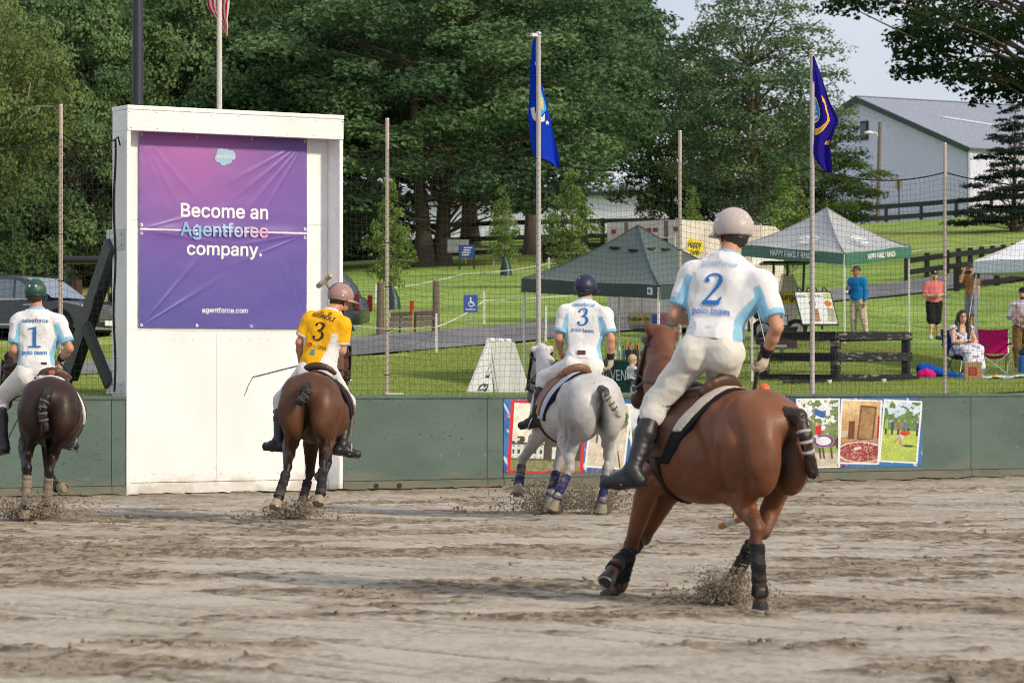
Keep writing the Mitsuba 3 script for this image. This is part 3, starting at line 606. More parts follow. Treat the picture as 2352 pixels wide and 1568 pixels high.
flag('blue_flag_001', [(128, 1868, 1871), (180, 1868, 1889), (235, 1868, 1907), (262, 1868, 1921), (277, 1869, 1927), (300, 1869, 1917), (330, 1869, 1906), (352, 1869, 1909), (372, 1876, 1912), (396, 1898, 1912)], wall_y(1866, ND) - 0.02, lin(44, 34, 140),
     'dark blue navy flag with gold ribbon and seal on the right silver pole', 1.2, 0.05,
     [('seal', ellp(0.06, 0.46, 0.24, 0.105).intersection(sg.box(0.0, 0, 1, 1)), lin(60, 130, 185)), ('seal_ring', ellp(0.06, 0.46, 0.26, 0.112).difference(ellp(0.06, 0.46, 0.235, 0.1)).intersection(sg.box(0, 0, 1, 1)), lin(225, 205, 90)),
      ('ship', unary_union([ar([(0.05, 0.50), (0.05, 0.42)], 0.012), sg.Polygon([(0.06, 0.49), (0.2, 0.48), (0.1, 0.42)]), sg.Polygon([(0.02, 0.52), (0.22, 0.51), (0.18, 0.53), (0.04, 0.54)])]), (0.75, 0.78, 0.8)),
      ('ribbon', sg.LineString(arc + [(0.70, 0.40), (0.58, 0.36)]).buffer(0.028, cap_style='flat'), lin(232, 176, 30)), ('ribbon', sg.Polygon([(0.95, 0.72), (0.72, 0.735), (0.68, 0.76), (0.95, 0.765)]), lin(232, 176, 30))])
tt = text('D STATES NAVY', 0.022, flat=True); tv = np.array(tt.vertices); a = 0.12 + (tv[:, 0] - tv[:, 0].min()) / np.ptp(tv[:, 0]) * 1.3
def _S(u, v):
    r = [(128, 1868, 1871), (180, 1868, 1889), (235, 1868, 1907), (262, 1868, 1921), (277, 1869, 1927), (300, 1869, 1917), (330, 1869, 1906), (396, 1898, 1912)]; r = np.array(r, float)
    y = 128 + v * 268; l, q = np.interp(y, r[:, 0], r[:, 1]), np.interp(y, r[:, 0], r[:, 2]); Y = wall_y(1866, ND) - 0.02 - 0.09
    px = l + (q - l) * u; return np.stack([(px - W / 2) / F * Y / CP, Y + 0 * u, EYE - (y - HZ) / F * Y / CP], -1)
dn = (tv[:, 1] - 0.008) / 0.022
part('blue_flag_001__lettering', trimesh.Trimesh(_S(0.02 + (0.62 - dn * 0.030) * np.sin(a), 0.50 + (0.155 - dn * 0.012) * np.cos(a)), tt.faces, process=False), 'satin', lin(40, 34, 110), smooth=False)
def stripes(u, v): return np.where(((u * 5 + v * 1.2) % 1.0 < 0.5)[..., None], V(*lin(200, 30, 58)), V(0.72, 0.70, 0.70))
flag('striped_flag', [(-190, 496, 506), (-120, 484, 518), (-40, 474, 524), (0, 473, 527), (14, 475, 526), (30, 484, 524), (44, 496, 522), (60, 508, 523), (83, 518, 523)], 41.55, stripes, 'red and white striped flag hanging limp at the top edge behind the goal box', 1.6, 0.08)

# ================================================================ TREES
def leaves(pos, nrm, length, width, r, cols):
    """Folded leaf blades at pos, facing about nrm."""
    n = len(pos); nrm = nrm + 0.75 * r.normal(0, 1, (n, 3)); nrm /= np.linalg.norm(nrm, axis=1, keepdims=True) + 1e-9
    a = np.cross(nrm, r.normal(0, 1, (n, 3))); a /= np.linalg.norm(a, axis=1, keepdims=True) + 1e-9; b = np.cross(nrm, a)
    L = (length * r.uniform(0.65, 1.3, n))[:, None]; w = (width * r.uniform(0.65, 1.3, n))[:, None]
    v = np.stack([pos - a * L / 2, pos + b * w / 2 + nrm * w * 0.2, pos + a * L / 2 - nrm * L * 0.12, pos - b * w / 2 + nrm * w * 0.2], 1).reshape(-1, 3)
    k = np.arange(n)[:, None] * 4; f = np.stack([k + [0, 1, 2], k + [0, 2, 3]], 1).reshape(-1, 3)
    return trimesh.Trimesh(v, f, process=False), np.repeat(cols, 4, 0)
def sph(r, n):
    v = r.normal(0, 1, (n, 3)); return v / np.linalg.norm(v, axis=1, keepdims=True)
TREE = {}
def make_tree(name, h, cw, base, clumps, per, leaf, c0, c1, seed, shape='oak', trunk_r=0.4, csize=(1.0, 1.75), flat=0.92, fork=1):
    """Shapegroups name_trunk and name_crown: limbs run to leaf clumps spread through the crown's volume."""
    r = np.random.default_rng(seed); cen, rad = [], []
    tries = 0
    while len(cen) < clumps and tries < 20000:
        tries += 1
        z = r.uniform(0, 1); 
        if shape == 'oak': R = cw / 2 * (math.sin(math.pi * (0.16 + 0.80 * z)) ** 0.6) * r.uniform(0.85, 1.1)
        elif shape == 'cone': R = cw / 2 * (1 - z) ** 0.85 + 0.12
        elif shape == 'sapling': R = cw / 2 * (math.sin(math.pi * (0.14 + 0.84 * z)) ** 0.8) * (1.15 - 0.5 * z) * r.uniform(0.55, 1.25)
        else: R = cw / 2 * (math.sin(math.pi * (0.1 + 0.86 * z)) ** 0.7)
        q = r.uniform(0.0, 1.0) ** 0.42; a = r.uniform(0, 6.283); c = V(R * q * math.cos(a), R * q * math.sin(a), base + (h - base) * z)
        s = r.uniform(*csize) * (1.0 if shape != 'cone' else 0.5 + 0.7 * (1 - z))
        if all(np.linalg.norm((c - k) * V(1, 1, 1.25)) > 0.70 * (s + ss) for k, ss in zip(cen, rad)): cen.append(c); rad.append(s)
    ps, ns, cs = [], [], []
    for c, s in zip(cen, rad):
        n = int(per * (s / np.mean(csize)) ** 2 * r.uniform(0.75, 1.2)); d = sph(r, n); d[:, 2] = np.where(d[:, 2] < -0.35, -0.5 * d[:, 2], d[:, 2])
        lump = 1 + 0.55 * (meshkit.fbm(d * 2.2 + c, 2, seed) - 0.5) * 2
        rr = s * lump * (0.55 + 0.5 * r.uniform(0, 1, n) ** 0.6)
        ps.append(c + d * rr[:, None] * V(1, 1, flat)); ns.append(d + V(0, 0, 0.35))
        t = np.clip(r.uniform(-0.1, 1) * 0.85 + r.normal(0.06, 0.18, n), 0, 1)[:, None]; cs.append(V(*c0) * (1 - t) + V(*c1) * t)
    m, col = leaves(np.vstack(ps), np.vstack(ns), leaf, leaf * 0.6, r, np.vstack(cs))
    scene[name + '_crown_group'] = {'type': 'shapegroup', 'foliage': mikit.ply(m, 'leaf', color=col)}
    tb = []; top = base + (h - base) * (0.9 if shape in ('cone', 'sapling') else 0.7)
    for k in range(fork):
        off = V(0.5 * trunk_r * (k - (fork - 1) / 2) * 4.2, 0.2 * k, 0)
        zz = np.linspace(-0.6, top, 12); wob = np.stack([0.25 * np.sin(zz * 0.5 + seed + 2 * k) * (zz / top).clip(0) * min(1, cw / 8) + off[0] * (1 + 0.12 * zz.clip(0)), 0.2 * np.cos(zz * 0.4 + k) * (zz / top).clip(0) * min(1, cw / 8) + off[1] + 0 * zz, zz], 1)
        fl = trunk_r * (1 - 0.85 * (zz / top).clip(0)) * (1 + 0.7 * np.exp(-np.maximum(zz, 0) / (0.35 + trunk_r)))
        tb.append(tube(wob, fl, 12))
    for c in cen:
        z0 = max(base * 0.55, min(top * 0.95, c[2] - r.uniform(0.25, 0.55) * np.hypot(c[0], c[1]) - 0.3)); s = V(np.interp(z0, wob[:, 2], wob[:, 0]), np.interp(z0, wob[:, 2], wob[:, 1]), z0)
        mid = (s + c) / 2 + V(0, 0, r.uniform(-0.1, 0.25) * np.linalg.norm(c - s)) + r.normal(0, 0.06, 3) * np.linalg.norm(c - s)
        q = curve([s, mid, c], 8); w = trunk_r * 0.26 * (np.linalg.norm(c - s) / (cw / 2)).clip(0.3, 1)
        tb.append(tube(q, np.linspace(w, max(0.012, w * 0.16), len(q)), 6))
    tm = cat(tb); tc = np.tile(V(0.135, 0.108, 0.086) if shape != 'sapling' else V(0.2, 0.16, 0.12), (len(tm.vertices), 1))
    scene[name + '_trunk_group'] = {'type': 'shapegroup', 'wood': mikit.ply(tm, 'bark', smooth=True, color=tc)}
    TREE[name] = (h, cw)
OK0, OK1 = (0.077, 0.147, 0.077), (0.195, 0.302, 0.140)
make_tree('oak_a', 20.0, 16.0, 3.4, 150, 430, 0.30, OK0, OK1, 1, trunk_r=0.34, fork=2)
make_tree('oak_b', 18.0, 14.0, 1.2, 135, 430, 0.30, (0.088, 0.160, 0.078), (0.220, 0.325, 0.142), 2, trunk_r=0.34)
make_tree('oak_c', 19.0, 12.0, 5.6, 110, 420, 0.30, OK0, (0.152, 0.250, 0.122), 3, trunk_r=0.34)
make_tree('light_tree', 15.0, 11.0, 5.5, 90, 380, 0.26, (0.125, 0.180, 0.065), (0.25, 0.315, 0.12), 4, shape='oval', trunk_r=0.35)
make_tree('ash', 17.0, 9.0, 1.8, 120, 250, 0.24, (0.090, 0.152, 0.084), (0.20, 0.285, 0.142), 5, shape='oval', trunk_r=0.3, csize=(0.8, 1.5), flat=0.95)
make_tree('layered', 11.5, 8.0, 0.8, 80, 330, 0.24, (0.055, 0.108, 0.030), (0.125, 0.195, 0.050), 6, shape='oak', trunk_r=0.3, csize=(0.8, 1.4), flat=0.75)
make_tree('spruce', 10.5, 7.5, 0.6, 110, 240, 0.20, (0.012, 0.028, 0.022), (0.030, 0.055, 0.036), 7, shape='cone', trunk_r=0.22, csize=(0.7, 1.2), flat=0.33)
make_tree('open_oak', 17.0, 17.0, 7.4, 105, 260, 0.28, (0.018, 0.040, 0.018), (0.046, 0.078, 0.034), 8, shape='oak', trunk_r=0.55, csize=(0.9, 1.6), flat=0.7)
make_tree('young', 4.6, 1.9, 0.9, 42, 70, 0.15, (0.13, 0.21, 0.055), (0.26, 0.36, 0.10), 9, shape='sapling', trunk_r=0.045, csize=(0.24, 0.44), flat=0.95)
make_tree('shrub', 4.0, 5.5, 0.0, 40, 380, 0.24, (0.050, 0.095, 0.045), (0.12, 0.185, 0.075), 10, shape='oak', trunk_r=0.1, csize=(0.7, 1.2))
KIND = {'oak_a': 'oak_tree', 'oak_b': 'oak_tree', 'oak_c': 'oak_tree', 'light_tree': 'pale_tree', 'ash': 'feathery_tree', 'layered': 'dense_tree', 'spruce': 'spruce_tree', 'open_oak': 'oak_tree', 'young': 'young_tree', 'shrub': 'shrub'}
def tree(var, px, Y, ytop, wpx, rot, lab, group=None, base_y=None):
    """Set by its trunk's column, its depth, the row of its top and its width in photo pixels."""
    b = on(px, Y, -0.1)
    zt = EYE - (ytop - HZ) / F * Y; sz = (zt - b[2]) / TREE[var][0]; sx = wpx / F * Y / TREE[var][1]
    key = fresh(KIND[var]); M = T().translate(b.tolist()).rotate([0, 0, 1], rot).scale([sx, sx, sz])
    for p_ in ('trunk', 'crown'): scene[f'{key}__{p_}'] = {'type': 'instance', 'group': {'type': 'ref', 'id': f'{var}_{p_}_group'}, 'to_world': M}
    tag(key, lab, 'shrub' if var == 'shrub' else 'tree', group)
tree('oak_a', 997, 126, -140, 960, 20, 'huge dark oak with a twin trunk, right of the white goal box')
tree('oak_c', 1222, 140, -150, 620, 75, 'dark oak whose trunk stands right behind the left silver flagpole')
tree('oak_b', 640, 132, -120, 520, 130, 'leafy green oak rising behind the right part of the white goal box')
tree('oak_b', 395, 128, -90, 520, 215, 'leafy green oak rising behind the left part of the white goal box')
tree('oak_b', 160, 124, -60, 430, 300, 'dark leafy oak behind the leftmost net pole')
tree('light_tree', -30, 112, 15, 400, 40, 'pale yellowish green tree at the left edge of the picture')
tree('oak_b', -330, 128, -60, 520, 80, 'leafy oak just outside the left edge of the picture')
tree('oak_c', 815, 165, -80, 560, 160, 'dark oak in the second row, behind the net pole nearest the goal box')
tree('oak_c', 1080, 175, -160, 700, 10, 'oak in the second row, behind the huge twin-trunked oak')
tree('oak_c', 1335, 165, -60, 440, 250, 'dark oak at the right end of the oak row, where the sky begins')
tree('oak_b', 480, 178, -80, 700, 330, 'oak in the second row behind the white goal box')
tree('oak_b', 60, 180, -20, 640, 190, 'oak in the second row behind the pale tree at the left edge')
tree('oak_b', 250, 185, -70, 600, 20, 'oak in the second row behind the leftmost net pole')
tree('ash', 1728, 158, -30, 390, 30, 'feathery green tree with loose twigs against the sky, between the two blue flags')
tree('layered', 1590, 176, 110, 330, 100, 'dark tree filling the gap between the oak row and the feathery tree')
tree('layered', 1850, 172, 270, 320, 200, 'dense dark green tree with layered boughs behind the navy flag')
tree('spruce', 2330, 165, 215, 250, 60, 'dark spruce at the right edge in front of the barn')
tree('open_oak', 2440, 122, -260, 1010, 110, 'open-crowned oak with sky showing through, hanging over the barn roof at top right')
for px, Y, yt, w_, ro, lab in ((895, 88, 425, 88, 10, 'young pale green tree nearest the goal box, with a dark water bag at its foot'), (1155, 112, 440, 66, 90, 'slender young tree left of the left silver flagpole'), (1312, 100, 402, 108, 200, 'young bright green tree above the left half of the dark green tent'), (1590, 112, 440, 64, 130, 'young green tree just above the food trailer, by the net pole'), (1812, 96, 395, 130, 300, 'young bright green tree left of the navy flagpole, above the grey tent')):
    tree('young', px, Y, yt, w_, ro, lab)
for i, (px, Y, yt, w_, lab) in enumerate([(20, 122, 470, 330, 'dark leafy shrub above the leftmost rider, left of the leftmost net pole'), (180, 128, 440, 330, 'dark leafy shrub just right of the leftmost net pole'), (300, 132, 450, 300, 'dark leafy shrub behind the left edge of the goal box'), (-120, 116, 440, 300, 'dark leafy shrub at the left picture edge'), (800, 150, 440, 260, 'dark leafy shrub between the goal box and the nearest net pole')]):
    tree('shrub', px, Y, yt, w_, 50 * i, lab)
bb = [P(-60, 330, 110.5), P(10, 300, 110.3), P(55, 262, 110.2), P(80, 245, 110.2), P(125, 245, 110)]
part('bare_branch__limb', tube(curve(bb, 20), np.linspace(0.06, 0.012, len(curve(bb, 20))), 7), 'bark', (0.36, 0.32, 0.27)); part('bare_branch__twig', tube(curve([P(55, 262, 110.2), P(66, 215, 110), P(70, 190, 110)], 8), 0.016, 5), 'bark', (0.36, 0.32, 0.27)); part('bare_branch__twig', tube(curve([P(0, 305, 110.3), P(60, 275, 110), P(84, 262, 110), P(92, 245, 110)], 8), 0.02, 5), 'bark', (0.36, 0.32, 0.27))
tag('bare_branch', 'bare grey dead branch sticking out of the pale tree at the left edge', 'branch')
for px, Y, lab in ((900, 87.5, 'dark green water bag round the foot of the young tree nearest the goal box'), (1160, 111.5, 'dark green water bag round the slender young tree left of the left flagpole')):
    b = on(px, Y); k = fresh('water_bag'); part(k, tube([b + V(0.05, 0, -0.05), b + V(0.03, 0, 0.3), b + V(-0.02, 0, 0.66)], [0.22, 0.18, 0.06], 12), 'satin', C(20, 62, 56)); tag(k, lab, 'water bag')

# ================================================================ BARNS, FENCES, POLES ON THE HILL
def ribbed(base, k):
    return {'type': 'principled', 'roughness': 0.5, 'specular': 0.4, 'base_color': mikit.proc(lambda p, n, uv: mi.Color3f(base) * (0.86 + 0.14 * smoothstep(0.1, 0.35, dr.abs(2 * ((uv.x * k) - dr.floor(uv.x * k)) - 1)) + 0.08 * (fbm(p.x * 0.4, p.y * 0.4, p.z * 0.4, 3) - 0.5)))}
bsdf('building_siding', ribbed((0.80, 0.80, 0.90), 2.4)); bsdf('barn_siding', ribbed((0.62, 0.63, 0.80), 3.2)); bsdf('barn_roof', ribbed((0.24, 0.26, 0.33), 2.0))
def quad(key, a, b, c, d, mat, k=1.0, **kw):
    p = np.array([a, b, c, d], float); w = np.linalg.norm(p[1] - p[0]); h = np.linalg.norm(p[3] - p[0])
    m = trimesh.Trimesh(p, [[0, 1, 2], [0, 2, 3]], process=False)
    return part(key, m, mat, uv=np.array([[0, 0], [w, 0], [w, h], [0, h]]), **kw)
Cn = P(2225, 494, 238); gz = Cn[2] - 1.5; ez = P(2225, 337, 238)[2]; G_ = WN; Rl = 46.0; hw = 13.2
A_ = Cn + G_ * 0; Bk = Cn + G_ * 2 * hw; ap = Cn + G_ * hw; az = P(1975, 226, ap[1])[2]
zset = lambda p, z: V(p[0], p[1], z)
gab = trimesh.Trimesh([zset(A_, gz), zset(A_, ez), zset(ap, az), zset(Bk, ez), zset(Bk, gz)], [[0, 1, 2], [0, 2, 3], [0, 3, 4]], process=False)
part('barn__gable_wall', gab, 'barn_siding', uv=np.array([[0, 0], [0, 6], [hw, 10], [2 * hw, 6], [2 * hw, 0]]))
E = WD * Rl
quad('barn__side_wall', zset(A_, gz), zset(A_ + E, gz), zset(A_ + E, ez), zset(A_, ez), 'barn_siding'); quad('barn__side_wall', zset(Bk, gz), zset(Bk + E, gz), zset(Bk + E, ez), zset(Bk, ez), 'barn_siding')
o = -WD * 0.5; dn = (az - ez) / hw
for s0 in (A_ - G_ * 0.6, Bk + G_ * 0.6):
    part('barn__roof', thick(grid(np.array([[zset(s0 + o, ez - 0.6 * dn + 0.12), zset(ap + o, az + 0.12)], [zset(s0 + E, ez - 0.6 * dn + 0.12), zset(ap + E, az + 0.12)]])), 0.08), 'barn_roof', uv=np.array([[0, 0], [0, hw], [Rl, 0], [Rl, hw]] * 2))
    part('barn__trim', bar(zset(s0 + o, ez - 0.6 * dn - 0.1), zset(ap + o, az - 0.08), 0.12, 0.42), 'satin', C(22, 62, 52))
part('barn__corner_trim', bar(zset(A_ - WD * 0.06 - G_ * 0.06, gz), zset(A_ - WD * 0.06 - G_ * 0.06, ez), 0.2, 0.2, up=WN), 'satin', C(170, 180, 190))
vw = P(1985, 300, (ap + Cn * 0)[1] - 0.5); 
for dx, nm, sz, cl in ((0.0, 'window_frame', (0.1, 0.95, 1.5), C(24, 40, 40)), (-0.07, 'window_pane', (0.06, 0.62, 1.1), C(96, 108, 122))):
    part('barn__' + nm, box(vw + WD * dx + V(-0.0, 0, 0), (sz[1], sz[0], sz[2]), np.stack([WN, WD, V(0, 0, 1)], 1)), 'satin', cl)
t1, t2 = 0.42, 0.62; sk = lambda t, l: zset(A_ + G_ * hw * t + WD * l, ez + (az - ez) * t + 0.16)
part('barn__skylight', trimesh.Trimesh([sk(t1, 9), sk(t2, 3.5), sk(t2, 4.6), sk(t1, 10.1)], [[0, 1, 2], [0, 2, 3]], process=False), 'gloss', (0.62, 0.62, 0.66))
tag('barn', 'big pale metal barn with a grey roof and dark green gable trim on the hill', 'barn')
# long white building behind the oaks
Lw, Rw = P(700, 585, 262), P(1700, 545, 246); Lw[2] = Rw[2] = 8.0; RT = P(1545, 434, 248)[2] ; ZT_ = RT
d_ = unit(Rw - Lw); nb = V(-d_[1], d_[0], 0)
quad('long_building__wall', Lw, Rw, zset(Rw, ZT_), zset(Lw, ZT_), 'building_siding'); quad('long_building__end_wall', Rw, Rw + nb * 14, zset(Rw + nb * 14, ZT_), zset(Rw, ZT_), 'building_siding')
part('long_building__roof', thick(grid(np.array([[zset(Lw - nb * 0.5, ZT_ - 0.05), zset(Lw + nb * 7, ZT_ + 1.0)], [zset(Rw - nb * 0.5, ZT_ - 0.05), zset(Rw + nb * 7, ZT_ + 1.0)]])), 0.1), 'barn_roof', uv=np.array([[0, 0], [0, 7], [28, 0], [28, 7]] * 2))
part('long_building__trim', bar(zset(Lw - nb * 0.55, ZT_ - 0.2), zset(Rw - nb * 0.55, ZT_ - 0.2), 0.1, 0.32), 'satin', C(24, 70, 62))
for px, y0, y1 in ((1258, 490, 530), (1372, 500, 545), (1468, 496, 520), (1120, 495, 535)):
    t = (px - 700) / 1000; Yb = 262 + (246 - 262) * t; c = (P(px, y0, Yb) + P(px, y1, Yb)) / 2 - nb * 0.06; hgt = P(px, y0, Yb)[2] - P(px, y1, Yb)[2]
    w_ = part('long_building__window', box(c, (0.85, 0.1, hgt), np.stack([d_, nb, V(0, 0, 1)], 1)), 'satin', C(120, 140, 142)); part(w_ + '__pane', box(c - nb * 0.04, (0.6, 0.06, hgt - 0.25), np.stack([d_, nb, V(0, 0, 1)], 1)), 'glassdark')
tag('long_building', 'long white metal building with green eaves half hidden behind the oak trunks', 'building')
def board_fence(key, pts, hgt, rails, step, bh, lab, colr=C(24, 26, 26), pw=0.13, slab=False):
    """pts: (column, depth) corners on the lawn."""
    q = [on(x, y) for x, y in pts]; posts = []
    for a, b in zip(q[:-1], q[1:]):
        n = max(1, int(round(np.linalg.norm(b - a) / step)))
        for i in range(n + 1):
            p = a + (b - a) * i / n; p[2] = float(lawn_z(px_of(p[0], p[1]), p[1])); 
            if not posts or np.linalg.norm(posts[-1] - p) > 0.3: posts.append(p)
    for p in posts: part(key + '__post', bar(p + V(0, 0, -0.3), p + V(0, 0, hgt + 0.06), pw, pw, up=(0, 1, 0)), 'matte', colr)
    for a, b in zip(posts[:-1], posts[1:]):
        d = unit(b - a); f = V(d[1], -d[0], 0) * (pw / 2 + 0.018) * (1 if d[0] > 0 else -1)
        for z in rails: part(key + '__rail', bar(a + f + V(0, 0, z * hgt) + d * 0.004, b + f + V(0, 0, z * hgt) - d * 0.004, 0.034, bh), 'matte', tuple(np.array(colr) * (0.9 + 0.25 * math.sin(7 * a[0] + 9 * z))))
    tag(key, lab, 'fence')
board_fence('board_fence', [(1955, 226), (2520, 226)], 1.25, (0.95, 0.30), 2.4, 0.34, 'dark board fence along the top of the hill in front of the barn', C(36, 48, 48), 0.24)
board_fence('board_fence_001', [(2083, 98), (2175, 99.5), (2420, 112)], 0.72, (0.86, 0.36), 1.35, 0.17, 'black two-board fence beyond the lane at the right, upper run', C(40, 42, 44), 0.15)
board_fence('board_fence_002', [(2197, 92), (2290, 94), (2420, 98)], 0.66, (0.80, 0.22), 1.3, 0.15, 'black two-board fence on the near lane edge behind the man in brown', C(36, 38, 40), 0.15)
board_fence('board_fence_003', [(780, 140), (1500, 146)], 1.5, (0.95, 0.5, 0.1), 2.6, 0.22, 'dark board fence running below the oak trunks', C(22, 34, 34), 0.2)
board_fence('board_fence_004', [(1250, 128), (1700, 126)], 0.8, (0.9, 0.3), 2.5, 0.2, 'low dark fence on the bank above the dark green tent', C(30, 32, 32), 0.16)
for key, px, y0, y1, Y, r, lab in (('utility_pole', 2017, 280, 520, 232, 0.15, 'wooden utility pole with a white lamp arm in front of the barn gable'), ('utility_pole_001', 1543, 425, 520, 176, 0.13, 'wooden utility pole in front of the long white building')):
    part(key + '__shaft', tube([P(px - 1, y1 + 8, Y), P(px + (4 if Y > 200 else 1), y0, Y)], [r * 1.15, r * 0.8], 10), 'bark', (0.17, 0.135, 0.10))
    if Y > 200:
        part(key + '__lamp_arm', tube(curve([P(2017, 312, Y), P(2012, 306, Y), P(1998, 304, Y)], 10), 0.06, 6), 'satin', (0.7, 0.7, 0.72)); part(key + '__lamp', dome(P(1996, 305, Y), V(0.34, 0.2, 0.13)), 'satin', (0.75, 0.75, 0.78))
    tag(key, lab, 'utility pole')
part('road_sign__post', tube([P(2065, 512, 228), P(2065, 412, 228)], 0.06, 8), 'satin', C(60, 70, 66)); part('road_sign__plate', box(P(2064, 424, 228) + V(0, 0.09, 0), (0.55, 0.05, 0.7)), 'satin', C(150, 140, 120)); tag('road_sign', 'small road sign on a thin post in front of the barn', 'sign')

# ---- weathered hitching frame, stakes and tape, small signs
a, b = on(873, 72.5), on(1001, 73); 
for p, h_ in ((a, 1.2), (b, 1.22)): part('wooden_frame__post', tube([p + V(0, 0, -0.2), p + V(0.01, 0, h_)], [0.10, 0.075], 9), 'bark', (0.16, 0.13, 0.105))
for i, z in enumerate((0.22, 0.34, 0.46)): part('wooden_frame__board', bar(a + V(0.2 + 0.03 * i, -0.08, z), b + V(-0.08 + 0.03 * i, -0.08, z + 0.02), 0.05, 0.105), 'bark', (0.15 - 0.03 * i, 0.135 - 0.03 * i, 0.125 - 0.03 * i))
part('wooden_frame__rail', bar(a + V(0, -0.02, 0.47), b + V(0, -0.02, 0.56), 0.03, 0.03), 'matte', (0.25, 0.22, 0.2))
for x in (0.35, 0.62): part('wooden_frame__strut', bar(a + (b - a) * x + V(0, -0.12, -0.05), a + (b - a) * x + V(0.02, -0.12, 0.5), 0.05, 0.05, up=(0, 1, 0)), 'matte', (0.05, 0.045, 0.04))
tag('wooden_frame', 'weathered wooden hitching frame between two round posts on the lawn', 'wooden frame')
c = on(948, 71.6); part('marker_flag__stick', tube([c, c + V(0, 0, 0.62)], 0.014, 6), 'matte', (0.5, 0.35, 0.05)); part('marker_flag__flag', box(c + V(-0.02, 0, 0.66), (0.09, 0.02, 0.3), ch=0.008), 'cloth', C(190, 60, 35)); tag('marker_flag', 'small red marker flag on a stick in front of the wooden frame', 'marker flag')
stk = []
for px, Y, h_, lab in ((862, 92, 0.55, 'white stake nearest the goal box, up on the lawn'), (1002, 66, 0.82, 'white stake beside the lane below the wooden frame'), (1112, 77.5, 0.80, 'white stake right of the blue access sign'), (1253, 70.5, 0.8, 'white stake on the far lane edge behind the left tent leg'), (1262, 108, 0.72, 'white stake up the slope above the green tent\'s left corner'), (1185, 110, 0.6, 'thin grey stake right of the slender young tree'), (1134, 108, 0.65, 'thin grey stake left of the slender young tree'), (1320, 100, 0.9, 'thin stake beside the bright young tree above the green tent')):
    b = on(px, Y); k = fresh('white_stake' if 'white' in lab else 'stake'); part(k, bar(b + V(0, 0, -0.1), b + V(0.02 * math.sin(px), 0, h_), 0.05, 0.05, up=(0, 1, 0)), 'satin', C(228, 232, 228) if 'white' in lab else C(150, 140, 125)); tag(k, lab, 'stake'); stk.append(b + V(0, 0, h_ * 0.72))
def tape(key, ps, lab, r=0.012): part(key, cat([tube(rope_pts(p, q, 0.06, 12), r, 4) for p, q in zip(ps[:-1], ps[1:])]), 'satin', (0.6, 0.6, 0.58)); tag(key, lab, 'tape')
tape('boundary_tape', [on(800, 67, 0.5), stk[1] + V(0, 0, -0.05), stk[2], on(1500, 88, 0.6)], 'white boundary tape strung between the stakes along the lane')
tape('boundary_tape_001', [on(770, 95, 0.5), stk[0], on(1060, 100, 0.5), stk[4], on(1420, 112, 0.5)], 'white boundary tape strung higher up the slope')
tape('boundary_tape_002', [on(1950, 112, 0.4), on(2120, 122, 0.4), on(2420, 132, 0.4)], 'thin white boundary tape on the hill behind the grey tent')
def plate(key, px, Y, y0, y1, wpx, colr, lab, cat_, tilt=0.0):
    hz = (y1 - y0) / F * Y; wz_ = wpx / F * Y; c = P(px, (y0 + y1) / 2, Y); R = frame_of(V(-math.sin(tilt), math.cos(tilt), 0)); R = np.stack([R[:, 0], R[:, 1], R[:, 2]], 1)
    part(key + '__board', box(c, (wz_, 0.02, hz), R, 0.004), 'satin', colr); tag(key, lab, cat_); return c, wz_, hz, R
c, w_, h_, R = plate('access_sign', 1081, 70.5, 677, 717, 33, C(62, 96, 180), 'small blue access sign with a white wheelchair symbol on wire legs', 'sign')
for dx in (-0.09, 0.09): part('access_sign__leg', tube([c + V(dx, 0.02, -h_ / 2 + 0.02), c + V(dx, 0.02, -h_ / 2 - 0.34)], 0.007, 5), 'metal', (0.6, 0.6, 0.6))
wc = unary_union([sg.Point(0, 0.095).buffer(0.022), sg.LineString([(0, 0.07), (0.01, 0.0), (0.06, 0.0), (0.09, -0.06)]).buffer(0.012), sg.Point(0.01, -0.03).buffer(0.062).difference(sg.Point(0.01, -0.03).buffer(0.043))])
part('access_sign__symbol', place2d(poly(wc), c + V(0, -0.016, 0.02), V(1, 0, 0), V(0, 0, 1)), 'satin', white); part('access_sign__lettering', place2d(text('PARKING', 0.035), c + V(0, -0.016, -0.15), V(1, 0, 0), V(0, 0, 1)), 'satin', white)
c, w_, h_, R = plate('notice_board', 1072, 120, 563, 592, 35, C(30, 70, 150), 'blue notice board on dark posts below the oaks', 'sign')
for dx in (-0.27, 0.27): part('notice_board__post', bar(c + V(dx, 0.04, -1.0), c + V(dx, 0.04, 0.24), 0.07, 0.05, up=(0, 1, 0)), 'matte', (0.03, 0.03, 0.03))
for i in range(4): part('notice_board__line', box(c + V(0.04 - 0.03 * i, -0.014, 0.14 - 0.09 * i), (0.32 - 0.05 * (i % 2), 0.004, 0.028)), 'satin', white)
c, w_, h_, R = plate('white_board', 1052, 124, 550, 580, 50, C(225, 226, 224), 'plain white board standing behind the blue notice board', 'board'); part('white_board__leg', bar(c + V(0.3, 0.03, -0.7), c + V(0.3, 0.03, 0), 0.05, 0.05, up=(0, 1, 0)), 'matte', (0.3, 0.3, 0.3))

